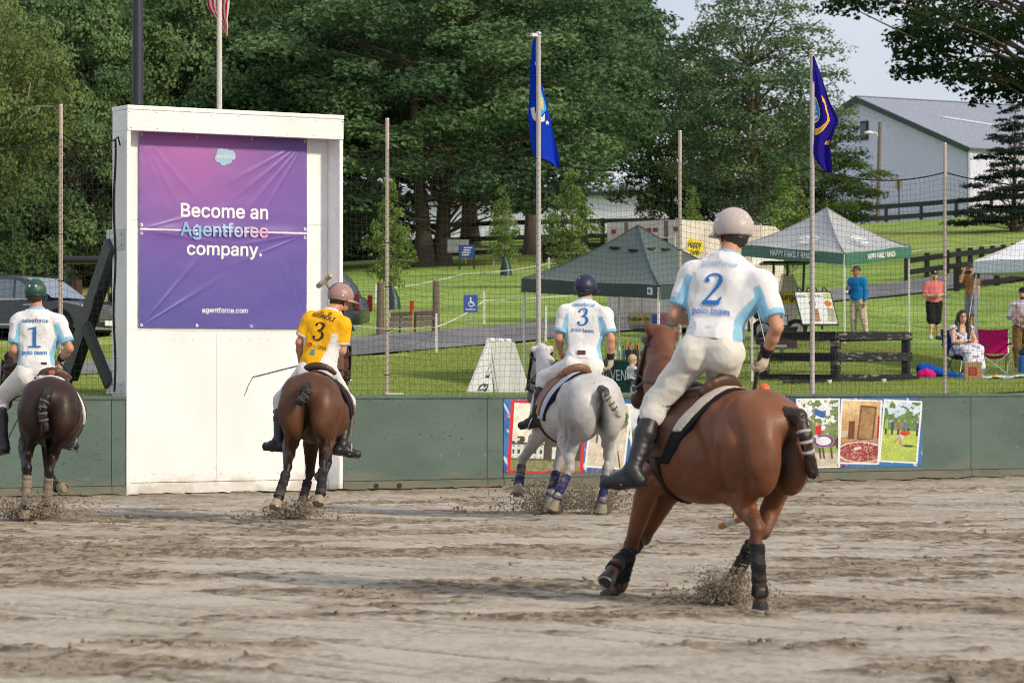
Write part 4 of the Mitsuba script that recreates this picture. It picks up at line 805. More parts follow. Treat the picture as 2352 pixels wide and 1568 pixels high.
# ================================================================ TENTS
def canopy(key, corners, ze, za, val, ctop, cval, lab, leg_w=0.04, legs=(0, 1, 2, 3), sag=0.30):
    """corners: ground points in order round the square; ze: height of the eave; za: apex."""
    ze = list(ze) if isinstance(ze, (list, tuple)) else [ze] * 4; q = [np.array([c[0], c[1], z_]) for c, z_ in zip(corners, ze)]; ctr = np.mean(q, 0); ap = V(ctr[0], ctr[1], za); ms = []
    for i in range(4):
        a, b = q[i], q[(i + 1) % 4]; n = 22; g_ = np.zeros((n, n, 3))
        for j, u in enumerate(np.linspace(0, 1, n)):
            for k, t in enumerate(np.linspace(0, 1, n)):
                p = (a * (1 - t) + b * t) * (1 - u) + ap * u
                zb_ = a[2] * (1 - t) + b[2] * t; p[2] = zb_ + (za - zb_) * (u ** 1.55 * 0.62 + 0.38 * u) - 0.10 * math.sin(math.pi * t) * math.sin(math.pi * min(1, u * 1.0)) * sag / 0.3
                p[2] += 0.012 * math.sin(9 * t + 4 * u + i) * (1 - u)
                g_[j, k] = p
        m = grid(g_); m.invert() if m.face_normals[:, 2].mean() < 0 else None
        part(key + '__roof_panel', m, 'satin', ctop, smooth=True)
        d = unit(b - a); o = V(d[1], -d[0], 0); o = o if o @ (a - ctr) > 0 else -o
        vs = np.zeros((24, 6, 3))
        for j, t in enumerate(np.linspace(0.0, 1.0, 24)):
            for k, v in enumerate(np.linspace(0, 1, 6)): vs[j, k] = a * (1 - t) + b * t + o * (0.022 + 0.012 * v * math.sin(14 * t + i) + 0.01 * v) - V(0, 0, val * v + 0.01 * v * math.sin(5 * t + i))
        part(key + '__valance', thick(grid(vs), 0.004), 'satin', cval, smooth=True)
        part(key + '__frame_bar', bar(a - V(0, 0, 0.05), b - V(0, 0, 0.05), 0.03, 0.03), 'satin', (0.6, 0.6, 0.62))
        part(key + '__seam', tube(curve([g_[0, 0] + V(0, 0, 0.004), g_[8, 0] + V(0, 0, 0.008), g_[15, 0] + V(0, 0, 0.008), ap + V(0, 0, 0.01)], 18), 0.012, 5), 'satin', tuple(0.75 * np.array(ctop)))
    for i in legs:
        c = corners[i] + 0.03 * unit(ctr - V(corners[i][0], corners[i][1], ze[i])) * V(1, 1, 0)
        part(key + '__leg', bar(V(c[0], c[1], corners[i][2] - 0.05), V(c[0], c[1], ze[i] - 0.02), leg_w, leg_w, up=(0.3, 1, 0)), 'satin', (0.66, 0.67, 0.68))
        part(key + '__foot', box(V(c[0], c[1], corners[i][2] + 0.02), (0.12, 0.12, 0.05)), 'satin', (0.3, 0.3, 0.3))
    tag(key, lab, 'tent'); return q, ap
def side_text(s, h, a, b, t, dz, key, col=white, lift=0.05, bold=True):
    """Lettering on the vertical plane through a, b (left to right seen from outside), centred at fraction t."""
    d = unit((b - a) * V(1, 1, 0)); o = V(d[1], -d[0], 0); p = a * (1 - t) + b * t + V(0, 0, dz) + o * lift
    return part(key, place2d(text(s, h, bold), p, unit(b - a), V(0, 0, 1)), 'satin', col)
g1 = [on(1200, 57.2), on(1513, 55), on(1731, 57.6), on(1421, 59.6)]
zE = P(1513, 656, 55)[2]; zl1 = [P(1200, 640, 57.2)[2], zE, P(1731, 642, 57.6)[2]]; zl1.append(zl1[0] + zl1[2] - zE); q1, ap1 = canopy('green_tent', g1, zl1, P(1466, 518, 57.3)[2], 0.235, C(80, 96, 91), C(44, 68, 62), 'dark green pop-up tent behind the rider on the white horse')
d = unit(q1[1] - q1[0]); o = V(d[1], -d[0], 0); lp = q1[0] * 0.05 + q1[1] * 0.95 + o * 0.05 - V(0, 0, 0.10)
part('green_tent__label', box(lp, (0.115, 0.006, 0.125), np.stack([d, -o, V(0, 0, 1)], 1)), 'satin', (0.7, 0.7, 0.72)); part('green_tent__label_emblem', place2d(poly(sg.Point(0, 0).buffer(0.035).difference(sg.Point(0.01, 0).buffer(0.015))), lp + o * 0.005, d, V(0, 0, 1)), 'satin', C(50, 60, 150))
for u, t in ((0.72, 0.25), (0.70, 0.75)):
    for i in (0, 1):
        a, b = q1[i], q1[i + 1]; p = (a * (1 - t) + b * t) * (1 - u) + ap1 * u; zb_ = a[2] * (1 - t) + b[2] * t; p[2] = zb_ + (ap1[2] - zb_) * (u ** 1.55 * 0.62 + 0.38 * u) - 0.04
        part('green_tent__vent_flap', box(p, (0.22, 0.10, 0.035), np.stack([unit(b - a), unit(np.cross(V(0, 0, 1), unit(b - a))), V(0, 0, 1)], 1), 0.01), 'satin', C(30, 55, 48))
part('green_tent__guy_rope', tube([q1[2] - V(0, 0, 0.25), V(*q1[2][:2], 0) + V(0.22, -0.2, on(1755, 57)[2] + 0.65), V(*q1[2][:2], 0) + V(0.23, -0.2, on(1755, 57)[2] + 0.45)], 0.007, 5), 'satin', white)
g2 = [on(1706, 71.5), on(1940, 67.5), on(2091, 71.2), on(1865, 75)]
zE2 = P(1942, 582, 67.5)[2]; zl2 = [P(1706, 562, 71.5)[2], zE2, P(2086, 566, 71.2)[2]]; zl2.append(zl2[0] + zl2[2] - zE2); q2, ap2 = canopy('grey_tent', g2, zl2, P(1895, 478, 71.3)[2], 0.25, C(170, 174, 176), C(50, 112, 90), 'grey pop-up tent with a green lettered valance, behind the black board pen', sag=0.2)
side_text('HAPPY FAMILY RANCH', 0.125, q2[0], q2[1], 0.52, -0.175, 'grey_tent__lettering'); side_text('HAPPY FAMILY RANCH', 0.115, q2[1], q2[2], 0.52, -0.175, 'grey_tent__lettering')
for i, t in ((0, 0.60), (1, 0.40)):
    a, b = q2[i], q2[i + 1]; u = 0.30; p = (a * (1 - t) + b * t) * (1 - u) + ap2 * u; d = unit(b - a); up = unit(ap2 - (a + b) / 2 + V(0, 0, -0.25)); n = np.cross(d, up)
    zb_ = a[2] * (1 - t) + b[2] * t; p[2] = zb_ + (ap2[2] - zb_) * (u ** 1.55 * 0.62 + 0.38 * u) + 0.05
    em = unary_union([ellp(0, 0, 0.40, 0.17).difference(ellp(0, 0, 0.36, 0.14)), sg.LineString([(-0.2, -0.05), (-0.1, 0.07), (0, 0.0), (0.12, 0.08), (0.22, -0.04)]).buffer(0.022), ellp(0.02, -0.03, 0.13, 0.03), sg.box(-0.22, -0.3, 0.22, -0.26), sg.box(-0.16, -0.36, 0.16, -0.33)])
    part('grey_tent__emblem', place2d(poly(em), p + n * 0.03, d, up), 'satin', white)
g3 = [on(2239, 61.5), on(2560, 59.0), on(2720, 63), on(2420, 65.5)]
zE3 = P(2239, 600, 61.5)[2]; q3, ap3 = canopy('white_tent', g3, zE3, zE3 + 1.15, 0.23, (0.72, 0.74, 0.78), (0.66, 0.72, 0.76), 'white pop-up tent cut by the right edge of the picture', 0.055, legs=(0, 1, 2, 3))
part('white_tent__bracket', box(q3[0] + V(0.04, 0.03, -0.28), (0.11, 0.09, 0.1), ch=0.01), 'satin', (0.02, 0.02, 0.02))
part('white_tent__guy_rope', tube([q3[0] + V(0.02, -0.02, -0.3), on(2205, 60.5, 0.05)], 0.006, 5), 'satin', white)

# ================================================================ FOOD TRAILER, CARTS, CARS
ca, cb, cc_ = on(1562, 75.2), on(1395, 76.7), on(1800, 79.0); zb = P(1562, 752, 75.2)[2]; zt = P(1562, 504, 75.2)[2]; gz_ = ca[2] - 0.1
dr_, ds_ = unit((cb - ca) * V(1, 1, 0)), unit((cc_ - ca) * V(1, 1, 0)); lr, ls = np.linalg.norm((cb - ca)[:2]), np.linalg.norm((cc_ - ca)[:2]); on_ = lambda a, r, s, z: V(a[0], a[1], 0) + dr_ * r + ds_ * s + V(0, 0, z)
tp = sg.Polygon([(0, 0), (ls - 0.25, 0), (ls, 0.3), (ls, zt - zb - 0.35), (ls - 0.12, zt - zb - 0.12), (ls - 0.4, zt - zb), (0, zt - zb)])
dirt = lambda p, n, uv: mix((0.62, 0.575, 0.50), (0.40, 0.345, 0.285), smoothstep(0.42, 0.72, fbm(p.x * 2, p.y * 2, p.z * 0.9, 4)) * 0.8)
bsdf('trailer_paint', {'type': 'principled', 'base_color': mikit.proc(dirt), 'roughness': 0.4, 'specular': 0.4})
m = trimesh.creation.extrude_polygon(tp, lr, engine='earcut'); Vv = np.array(m.vertices)
part('food_trailer__body', trimesh.Trimesh(V(ca[0], ca[1], zb) + Vv[:, :1] * ds_ + Vv[:, 1:2] * V(0, 0, 1) + Vv[:, 2:] * dr_, m.faces, process=False), 'trailer_paint')
tb_ = lambda key, r0, r1, s, z0, z1, th, mat, col: part('food_trailer__' + key, box(on_(ca, (r0 + r1) / 2, s, (z0 + z1) / 2), (th, abs(r1 - r0), z1 - z0), np.stack([ds_, dr_, V(0, 0, 1)], 1), 0.008), mat, col)
hT = zt - zb
tb_('rear_door', 0.12, lr * 0.50, -0.015, zb + 0.25, zb + 2.15, 0.03, 'trailer_paint', None); tb_('rear_door', lr * 0.52, lr - 0.1, -0.018, zb + 0.25, zb + 2.15, 0.03, 'trailer_paint', None)
tb_('hatch', 0.35, 0.95, -0.04, zb + 1.72, zb + 2.12, 0.03, 'matte', (0.02, 0.02, 0.022)); tb_('sill_board', 0.1, lr - 0.7, -0.05, zb + 0.05, zb + 0.36, 0.03, 'satin', C(176, 160, 130)); tb_('bumper', -0.05, lr + 0.02, -0.12, zb - 0.30, zb - 0.02, 0.2, 'satin', (0.016, 0.016, 0.018))
for r in (0.12, 0.75, 0.95, 1.15, lr - 0.2): tb_('marker_light', r - 0.07, r + 0.07, -0.012, zb + hT - 0.27, zb + hT - 0.17, 0.03, 'gloss', C(150, 20, 30))
for r in (0.42, lr - 0.6): tb_('roof_strap', r - 0.06, r + 0.06, -0.008, zb + hT - 0.42, zb + hT - 0.01, 0.02, 'satin', C(120, 105, 95))
tb_('green_sticker', lr - 0.2, lr - 0.08, -0.012, zb + hT - 0.75, zb + hT - 0.5, 0.012, 'satin', C(40, 130, 90)); tb_('sticker', lr * 0.17, lr * 0.26, -0.075, zb + 0.1, zb + 0.32, 0.01, 'satin', C(190, 110, 140)); tb_('sticker', lr * 0.28, lr * 0.36, -0.075, zb + 0.1, zb + 0.32, 0.01, 'satin', C(50, 80, 160)); tb_('follow_board', lr * 0.38, lr * 0.70, -0.07, zb + 0.12, zb + 0.31, 0.01, 'satin', C(188, 176, 96))
part('food_trailer__lettering', place2d(text('Follow Us', 0.10), on_(ca, lr * 0.54, -0.085, zb + 0.17), -dr_, V(0, 0, 1)), 'satin', (0.03, 0.03, 0.03))
sg_ = sa.rotate(unary_union([ellp(-0.12, 0.06, 0.20, 0.17), ellp(0.05, 0.02, 0.24, 0.13), ellp(0.24, 0.0, 0.15, 0.13), ellp(0.02, -0.13, 0.26, 0.10)]), 8); pc = V(ca[0], ca[1], 0) + ds_ * 0.62 + V(0, 0, P(1606, 568, 76)[2])
part('food_trailer__sign_backing', place2d(poly(sg_, 0.015), pc - dr_ * 0.0, ds_, V(0, 0, 1), z=-dr_), 'satin', C(236, 216, 40))
m = text('Happy', 0.16); m.vertices[:, 0] += 0.25 * m.vertices[:, 1]; part('food_trailer__sign_lettering', place2d(m, pc - dr_ * 0.02 - ds_ * 0.02 - V(0, 0, 0.02), ds_ * 0.86, V(0, 0, 1) + 0.1 * ds_, z=-dr_), 'satin', (0.02, 0.02, 0.02))
m = text('Family', 0.12); m.vertices[:, 0] += 0.25 * m.vertices[:, 1]; part('food_trailer__sign_lettering', place2d(m, pc - dr_ * 0.02 - V(0, 0, 0.19), ds_ * 0.8, V(0, 0, 1), z=-dr_), 'satin', (0.02, 0.02, 0.02))
part('food_trailer__fender', box(on_(ca, -0.01, ls * 0.45, zb + 0.05), (1.3, 0.06, 0.22), np.stack([ds_, dr_, V(0, 0, 1)], 1), 0.03), 'satin', (0.35, 0.33, 0.3))
fsh = sg.Point(0, 0).buffer(0.62).intersection(sg.box(-1, 0, 1, 1)); part('food_trailer__wheel_cover', place2d(poly(fsh, 0.03), on_(ca, 0, ls * 0.80, zb + 1.55), ds_, V(0, 0, 1), z=-dr_), 'satin', (0.7, 0.68, 0.62))
for s_, t_, z_ in ((ls - 0.62, 'Catering', 0.48), (ls - 0.60, 'Weddings', 0.60), (ls - 0.60, 'Special Events', 0.72)): part('food_trailer__lettering', place2d(text(t_, 0.085), on_(ca, -0.004, s_, zb + hT - z_), ds_ * 0.85, V(0, 0, 1), z=-dr_), 'satin', (0.22, 0.2, 0.18))
def wheel(key, c, ax, r, w, rimc=(0.45, 0.45, 0.47)):
    ax = unit(ax); k = part(key, tube([c - ax * w / 2, c - ax * w * 0.38, c + ax * w * 0.38, c + ax * w / 2], [r * 0.93, r, r, r * 0.93], 24), 'matte', (0.018, 0.018, 0.018))
    part(k + '__rim', tube([c - ax * (w / 2 + 0.004), c + ax * (w / 2 + 0.004)], [r * 0.62, r * 0.62], 20), 'metal', rimc); return k
for r in (0.12, lr - 0.12):
    for s in (0.42, 0.6): wheel('food_trailer__wheel', on_(ca, r, ls * s, gz_ + 0.32), dr_, 0.33, 0.2)
tag('food_trailer', 'dusty cream food trailer with a yellow Happy sign, parked behind the dark green tent', 'trailer')

def car(key, c, yaw, lab, body=C(30, 36, 52), L=5.0, Wd=1.95, Ht=1.74, grille=True):
    """An SUV heading along +u; u forward, v left, w up."""
    u = V(math.cos(yaw), math.sin(yaw), 0); v = V(-u[1], u[0], 0); w = V(0, 0, 1); A = lambda a, b, z: c + u * a + v * b + w * z
    up = np.array([(-2.45, 0.75), (-2.38, 1.05), (-2.05, 1.12), (0.70, 1.06), (1.1, 1.06), (1.7, 1.02), (2.2, 0.93), (2.42, 0.80), (2.46, 0.55), (2.38, 0.30), (-2.35, 0.30), (-2.46, 0.45)])
    sec = [(y, s) for y, s in zip(np.linspace(-1, 1, 15), np.linspace(-1, 1, 15))]
    def loft(prof, half, top=None, bulge=0.06):
        prof = sg.Polygon(prof).exterior; n = 90; pts = np.array([prof.interpolate(i / n, normalized=True).coords[0] for i in range(n)]); ctr = pts.mean(0); g_ = []
        for t in np.linspace(-1, 1, 13):
            k = 1 - bulge * abs(t) ** 5; q = ctr + (pts - ctr) * k; wd = half * t * (1 - 0.02 * 0)
            g_.append(np.array([A(a, wd - (0.10 * t * max(0, (z - 1.0)) / 0.75 if top else 0) * half, z) for a, z in q]))
        g_ = np.array(g_); g_ = np.concatenate([g_, g_[:, :1]], 1); m = grid(g_)
        caps = [trimesh.Trimesh(np.vstack([g_[i, :-1], g_[i, :-1].mean(0)]), [[j, (j + 1) % n, n] for j in range(n)], process=False) for i in (0, -1)]
        return cat([m] + caps)
    part(key + '__body', loft(up, Wd / 2), 'paint', body, smooth=40)
    cab = [(-2.25, 1.05), (-2.12, 1.35), (-1.85, Ht - 0.06), (-1.2, Ht), (-0.2, Ht), (0.35, Ht - 0.07), (1.25, 1.04)]
    part(key + '__roof', loft(cab, Wd / 2 - 0.06, True, 0.05), 'paint', body, smooth=40)
    win = sg.Polygon([(-1.95, 1.10), (-1.82, 1.36), (-1.6, Ht - 0.17), (-0.2, Ht - 0.13), (0.22, Ht - 0.17), (0.98, 1.09)]); cuts = unary_union([sg.box(-0.95, 0, -0.87, 3), sg.box(0.05, 0, 0.13, 3)]); pieces = win.difference(cuts)
    for sd in (-1, 1):
        for pg in pieces.geoms:
            m = trimesh.creation.extrude_polygon(pg, 0.02, engine='earcut'); vv = np.array(m.vertices); k_ = Wd / 2 - 0.052
            part(key + '__side_window', trimesh.Trimesh(np.array([A(a, sd * (k_ + 0.012 * (zz > 0.01) - 0.10 * max(0, z - 1.0) / 0.75 * k_), z) for a, z, zz in vv]), m.faces if sd < 0 else m.faces[:, ::-1], process=False), 'glassdark')
        part(key + '__mirror', box(A(0.72, sd * (Wd / 2 + 0.10), 1.15), (0.12, 0.24, 0.15), np.stack([u, v, w], 1), 0.03), 'paint', body)
        part(key + '__chrome_strip', bar(A(-1.95, sd * (Wd / 2 - 0.045), 1.085), A(0.98, sd * (Wd / 2 - 0.045), 1.075), 0.02, 0.035), 'metal', (0.7, 0.7, 0.72)); part(key + '__sill_strip', bar(A(-1.4, sd * (Wd / 2 + 0.0), 0.42), A(1.35, sd * (Wd / 2 + 0.0), 0.42), 0.02, 0.045), 'metal', (0.65, 0.66, 0.7))
        for a in (-0.5, 0.55): part(key + '__door_handle', bar(A(a - 0.12, sd * (Wd / 2 + 0.01), 0.93), A(a + 0.12, sd * (Wd / 2 + 0.01), 0.93), 0.03, 0.03), 'metal', (0.7, 0.7, 0.72))
        for a in (-1.45, 1.52): 
            part(key + '__wheel_arch', tube([A(a, sd * (Wd / 2 - 0.25), 0.40), A(a, sd * (Wd / 2 + 0.006), 0.40)], [0.44, 0.44], 26), 'matte', (0.01, 0.01, 0.01)); wheel(key + '__wheel', A(a, sd * (Wd / 2 - 0.10), 0.36), v, 0.36, 0.24)
        part(key + '__headlight', box(A(2.30, sd * (Wd / 2 - 0.16), 0.62), (0.18, 0.14, 0.34), np.stack([u, v, w], 1), 0.03), 'gloss', (0.75, 0.76, 0.74)); part(key + '__lamp_strip', box(A(2.24, sd * (Wd / 2 - 0.24), 0.89), (0.16, 0.36, 0.05), np.stack([u, v, w], 1), 0.015), 'gloss', (0.7, 0.72, 0.74))
        part(key + '__tail_light', box(A(-2.40, sd * (Wd / 2 - 0.11), 0.92), (0.12, 0.10, 0.42), np.stack([u, v, w], 1), 0.02), 'gloss', C(120, 14, 18))
    ws = np.array([A(0.42, s * (Wd / 2 - 0.16), Ht - 0.10) for s in (-1, 1)] + [A(1.22, s * (Wd / 2 - 0.10), 1.10) for s in (1, -1)]) + (u * 0.45 + w * 0.9) * 0.02
    part(key + '__windscreen', trimesh.Trimesh(ws, [[0, 1, 2], [0, 2, 3]], process=False), 'glassdark'); 
    part(key + '__grille', box(A(2.455, 0, 0.66), (0.03, 1.1, 0.42), np.stack([u, v, w], 1), 0.02), 'satin', (0.02, 0.02, 0.022)); 
    part(key + '__grille_mesh', cat([bar(A(2.475, y, 0.47 + z), A(2.475, y + 0.08, 0.53 + z), 0.012, 0.02) for y in np.arange(-0.5, 0.45, 0.1) for z in np.arange(0, 0.36, 0.08)]), 'metal', (0.55, 0.56, 0.58)); kind(key + '__grille_mesh', 'stuff')
    part(key + '__emblem', cat([place2d(poly(ellp(0, 0, 0.11, 0.065).difference(ellp(0, 0, 0.095, 0.05))), A(2.492, 0, 0.76), v, w, z=u), place2d(text('H', 0.075), A(2.492, 0, 0.725), v, w + 0.3 * v, z=u)]), 'metal', (0.8, 0.8, 0.82))
    part(key + '__plate', box(A(2.485, 0, 0.44), (0.02, 0.52, 0.14), np.stack([u, v, w], 1), 0.005), 'satin', (0.72, 0.72, 0.74))
    part(key + '__bumper', box(A(2.34, 0, 0.30), (0.22, Wd - 0.3, 0.08), np.stack([u, v, w], 1), 0.02), 'metal', (0.55, 0.55, 0.56))
    tag(key, lab, 'car')
c = on(68, 84.5); car('parked_car', c, math.radians(-24), 'dark blue parked SUV behind the leftmost rider, its grille beside the goal box')
c = on(620, 80.0, -0.28); car('parked_car_001', c, math.radians(172), 'dark SUV peeking out right of the goal box behind the orange rider\'s helmet', body=C(30, 34, 44), L=4.6)
# golf cart behind the parked car
c = on(205, 93); u, v = V(1, 0.1, 0), V(-0.1, 1, 0)
part('golf_cart__roof', box(c + V(0, 0, 1.86), (1.6, 1.15, 0.20), ch=0.07), 'satin', (0.018, 0.018, 0.02))
for a in (-0.62, 0.62):
    for b in (-0.45, 0.45): part('golf_cart__post', bar(c + V(a, b, 0.6), c + V(a * 0.95, b, 1.8), 0.05, 0.05, up=(0, 1, 0)), 'satin', (0.02, 0.02, 0.02))
part('golf_cart__seat', box(c + V(-0.1, 0, 0.72), (0.5, 1.0, 0.16), ch=0.05), 'satin', C(66, 30, 36)); part('golf_cart__backrest', box(c + V(-0.32, 0, 1.02), (0.12, 1.0, 0.55), ch=0.05), 'satin', C(70, 32, 38))
part('golf_cart__body', box(c + V(0.1, 0, 0.42), (2.2, 1.1, 0.42), ch=0.12), 'paint', (0.02, 0.02, 0.022)); part('golf_cart__cowl', box(c + V(0.85, 0, 0.75), (0.5, 1.05, 0.5), ch=0.18), 'paint', (0.02, 0.02, 0.022))
for a in (-0.75, 0.85):
    for b in (-0.45, 0.45): wheel('golf_cart__wheel', c + V(a, b, 0.22), V(0, 1, 0), 0.24, 0.18)
tag('golf_cart', 'black roofed golf cart with maroon seat parked behind the dark SUV', 'golf cart')
# cream cart with the Burger lettering beside the grey tent
c = on(1812, 72.6); cowl = sg.Polygon([(-0.30, 0.35), (-0.28, 0.75), (-0.16, 1.1), (-0.10, 1.42), (0.02, 1.30), (0.08, 1.42), (0.20, 1.15), (0.30, 0.85), (0.28, 0.62), (0.20, 0.40), (0.05, 0.30)])
m = trimesh.creation.extrude_polygon(cowl, 0.9, engine='earcut'); part('snack_cart__body', place2d(m, c + V(0, 0.9, 0.12), V(1, 0, 0), V(0, 0, 1), z=V(0, -1, 0)), 'trailer_paint')
part('snack_cart__lettering', place2d(text('Burgers', 0.14), c + V(0.05, -0.02, 0.92), V(0.9, 0, -0.06), V(0, 0, 1)), 'satin', (0.02, 0.02, 0.02)); part('snack_cart__lettering_backing', place2d(poly(sg.box(-0.24, -0.05, 0.32, 0.19).buffer(0.02), 0.004), c + V(0.03, 0.0, 0.91), V(0.95, 0, -0.06), V(0, 0, 1)), 'satin', C(228, 206, 50))
for x0, x1 in ((-0.36, -0.34), (0.30, 0.36), (-0.05, -0.02)): part('snack_cart__roof_post', tube([c + V(x0, 0.1, 0.4), c + V(x1, 0.1, 1.75)], 0.028, 8), 'satin', C(34, 76, 64))
part('snack_cart__roof', box(c + V(-0.05, 0.5, 1.78), (1.1, 1.2, 0.06), ch=0.02), 'satin', C(34, 76, 64)); part('snack_cart__seat', box(c + V(-0.55, 0.5, 0.75), (0.45, 0.9, 0.5), ch=0.08), 'satin', (0.02, 0.02, 0.022))
for x in (-0.6, 0.16): wheel('snack_cart__wheel', c + V(x, -0.03, 0.24), V(0, 1, 0), 0.25, 0.16)
tag('snack_cart', 'cream cart with yellow burger lettering and green posts beside the grey tent', 'cart')
# crate, planter and case below it
c = on(1806, 66.5); part('brown_planter', cat([box(c + V(0, 0, 0.22), (0.42, 0.4, 0.44), ch=0.012), box(c + V(0, 0, 0.45), (0.46, 0.44, 0.05), ch=0.012)]), 'satin', C(62, 48, 44)); tag('brown_planter', 'dark brown square planter left of the leaning menu boards', 'planter')
c = on(1797, 66.3) + V(0, 0.06, 0.5); part('small_placard__frame', box(c + V(0, 0, 0.12), (0.26, 0.03, 0.24), frame_of(V(0.0, 1, -0.2)), 0.005), 'satin', (0.03, 0.03, 0.03)); part('small_placard__sheet', box(c + V(0, -0.022, 0.12), (0.21, 0.012, 0.19), frame_of(V(0.0, 1, -0.2)), 0.002), 'satin', (0.6, 0.58, 0.55)); tag('small_placard', 'small framed placard standing on the brown planter', 'sign')
c = on(1756, 62.5); part('black_case__body', box(c + V(0, 0, 0.5), (0.34, 0.3, 0.22), ch=0.03), 'satin', C(24, 26, 34)); part('black_case__handle', tube(curve([c + V(-0.08, -0.1, 0.61), c + V(-0.06, -0.1, 0.68), c + V(0.06, -0.1, 0.68), c + V(0.08, -0.1, 0.61)], 10), 0.012, 6), 'satin', (0.02, 0.02, 0.02)); tag('black_case', 'small black carry case on the low bench left of the pen', 'case')
part('low_bench__seat', box(c + V(0.05, 0.05, 0.36), (0.75, 0.4, 0.05), ch=0.01), 'satin', C(150, 155, 160))
for a in (-0.25, 0.35): part('low_bench__leg', box(c + V(a, 0.05, 0.16), (0.05, 0.36, 0.36)), 'satin', (0.1, 0.1, 0.1))
tag('low_bench', 'low grey bench carrying a black case at the left of the pen', 'bench')
# leaning menu boards
for i, (px0, lab) in enumerate(((1866, 'left of the two leaning white menu boards in black frames under the grey tent'), (1902, 'right of the two leaning white menu boards in black frames under the grey tent'))):
    k = fresh('menu_board'); Yb = 66.0; b = on(px0, Yb); lean = unit(V(-0.22, 0.28, 1.0)); x = unit(V(1, -0.02, 0)); n = np.cross(x, lean); lo = P(px0, 744, Yb); w_, h_ = 0.40, 0.70
    R = np.stack([x, -n, lean], 1); ctr = lo + lean * h_ / 2
    part(k + '__frame', box(ctr + n * -0.015, (w_ + 0.05, 0.025, h_ + 0.06), R, 0.006), 'satin', C(28, 44, 48)); part(k + '__sheet', box(ctr + n * 0.004, (w_, 0.016, h_), R, 0.002), 'satin', (0.74, 0.77, 0.78))
    on2 = lambda a, z: ctr + x * a + lean * z + n * 0.0135
    part(k + '__heading', place2d(text('MENU', 0.05), on2(-0.09, 0.24), x, lean), 'satin', C(40, 70, 66))
    for nm, shp, cl in (('picture', sg.Polygon([(0.02, -0.30), (0.19, -0.30), (0.19, -0.02), (0.06, 0.02)]), C(196, 150, 110) if i == 0 else C(190, 200, 170)), ('picture', ellp(0.12, -0.10, 0.07, 0.10), C(150, 112, 84) if i == 0 else C(206, 150, 120)), ('picture', sg.box(0.04, 0.20, 0.19, 0.33), C(200, 216, 130)), ('picture', ellp(0.10, 0.10, 0.075, 0.07), C(100, 150, 170) if i == 0 else C(226, 140, 60))):
        part(k + '__' + nm, place2d(poly(shp, 0.001 + 0.001 * (nm != '')), on2(0, 0), x, lean), 'satin', cl)
    for a in (-0.1, 0.1): part(k + '__clip', tube(curve([on2(a - 0.04, 0.37), on2(a - 0.03, 0.44), on2(a + 0.03, 0.44), on2(a + 0.04, 0.37)], 10), 0.016, 6), 'satin', (0.02, 0.022, 0.024))
    part(k + '__back_leg', bar(ctr + n * -0.03 + lean * 0.3, V(ctr[0], ctr[1] + 0.42, lo[2] - 0.1), 0.04, 0.03), 'satin', (0.02, 0.02, 0.02)); tag(k, lab, 'menu board')

# ---- black board pen
pc_ = {'near': on(1918, 57.0), 'left': on(1757, 58.3), 'right': on(2081, 58.4), 'back': on(1921, 59.8)}; hp = P(1918, 762, 57)[2] - pc_['near'][2]
def weathered(p, n, uv):
    w = smoothstep(0.50, 0.68, fbm(p.x * 5 + p.y * 5, p.z * 30, p.y * 2, 4)); return mix((0.022, 0.022, 0.026), (0.24, 0.215, 0.19), w * smoothstep(0.4, 0.62, fbm(p.x * 1.6, p.y * 1.6, p.z * 5, 3)))
bsdf('weathered_board', {'type': 'principled', 'base_color': mikit.proc(weathered), 'roughness': 0.75, 'specular': 0.25})
zp = pc_['near'][2]
for k, p in pc_.items(): part('board_pen__post', bar(V(p[0], p[1], p[2] - 0.3), V(p[0], p[1], zp + hp - 0.03), 0.135, 0.135, up=(0.5, 1, 0)), 'weathered_board')
for a, b in (('near', 'left'), ('near', 'right'), ('back', 'left'), ('back', 'right')):
    A_, B_ = pc_[a].copy(), pc_[b].copy(); d = unit((B_ - A_) * V(1, 1, 0)); cen = np.mean(list(pc_.values()), 0); o = V(d[1], -d[0], 0); o = o if o @ ((A_ + B_) / 2 - cen) > 0 else -o
    for z in (hp - 0.07, hp - 0.45, hp - 0.84): part('board_pen__rail', bar(V(A_[0], A_[1], zp + z) + o * 0.085 - d * (0.04 if b == 'right' else 0.10), V(B_[0], B_[1], zp + z + 0.015) + o * 0.085 + d * 0.07, 0.034, 0.15), 'weathered_board')
part('board_pen__loose_board', bar(on(1800, 56.4, 0.05), on(2108, 56.8, 0.09), 0.16, 0.06), 'weathered_board')
tag('board_pen', 'square pen of weathered black three-board fence between the lawn and the arena wall', 'pen')
for px, Y, s in ((1905, 56.2, 0.06), (2030, 56.3, 0.05)): 
    k = fresh('foam_cup'); b = on(px, Y); part(k, tube([b, b + V(0, 0, 0.09)], [0.035, 0.045], 12), 'satin', (0.7, 0.7, 0.7)); tag(k, 'white foam cup on the grass before the pen, ' + ('left one' if px < 2000 else 'right one'), 'cup')
k = on(905, 41.3); part('stone_block', box(wp(wall_s(903, 0.16), 0.16, WT + 0.012), (0.26, 0.09, 0.025), WR, 0.006), 'matte', C(200, 190, 175)); tag('stone_block', 'flat pale block lying on the wall cap at the foot of a net pole', 'block')

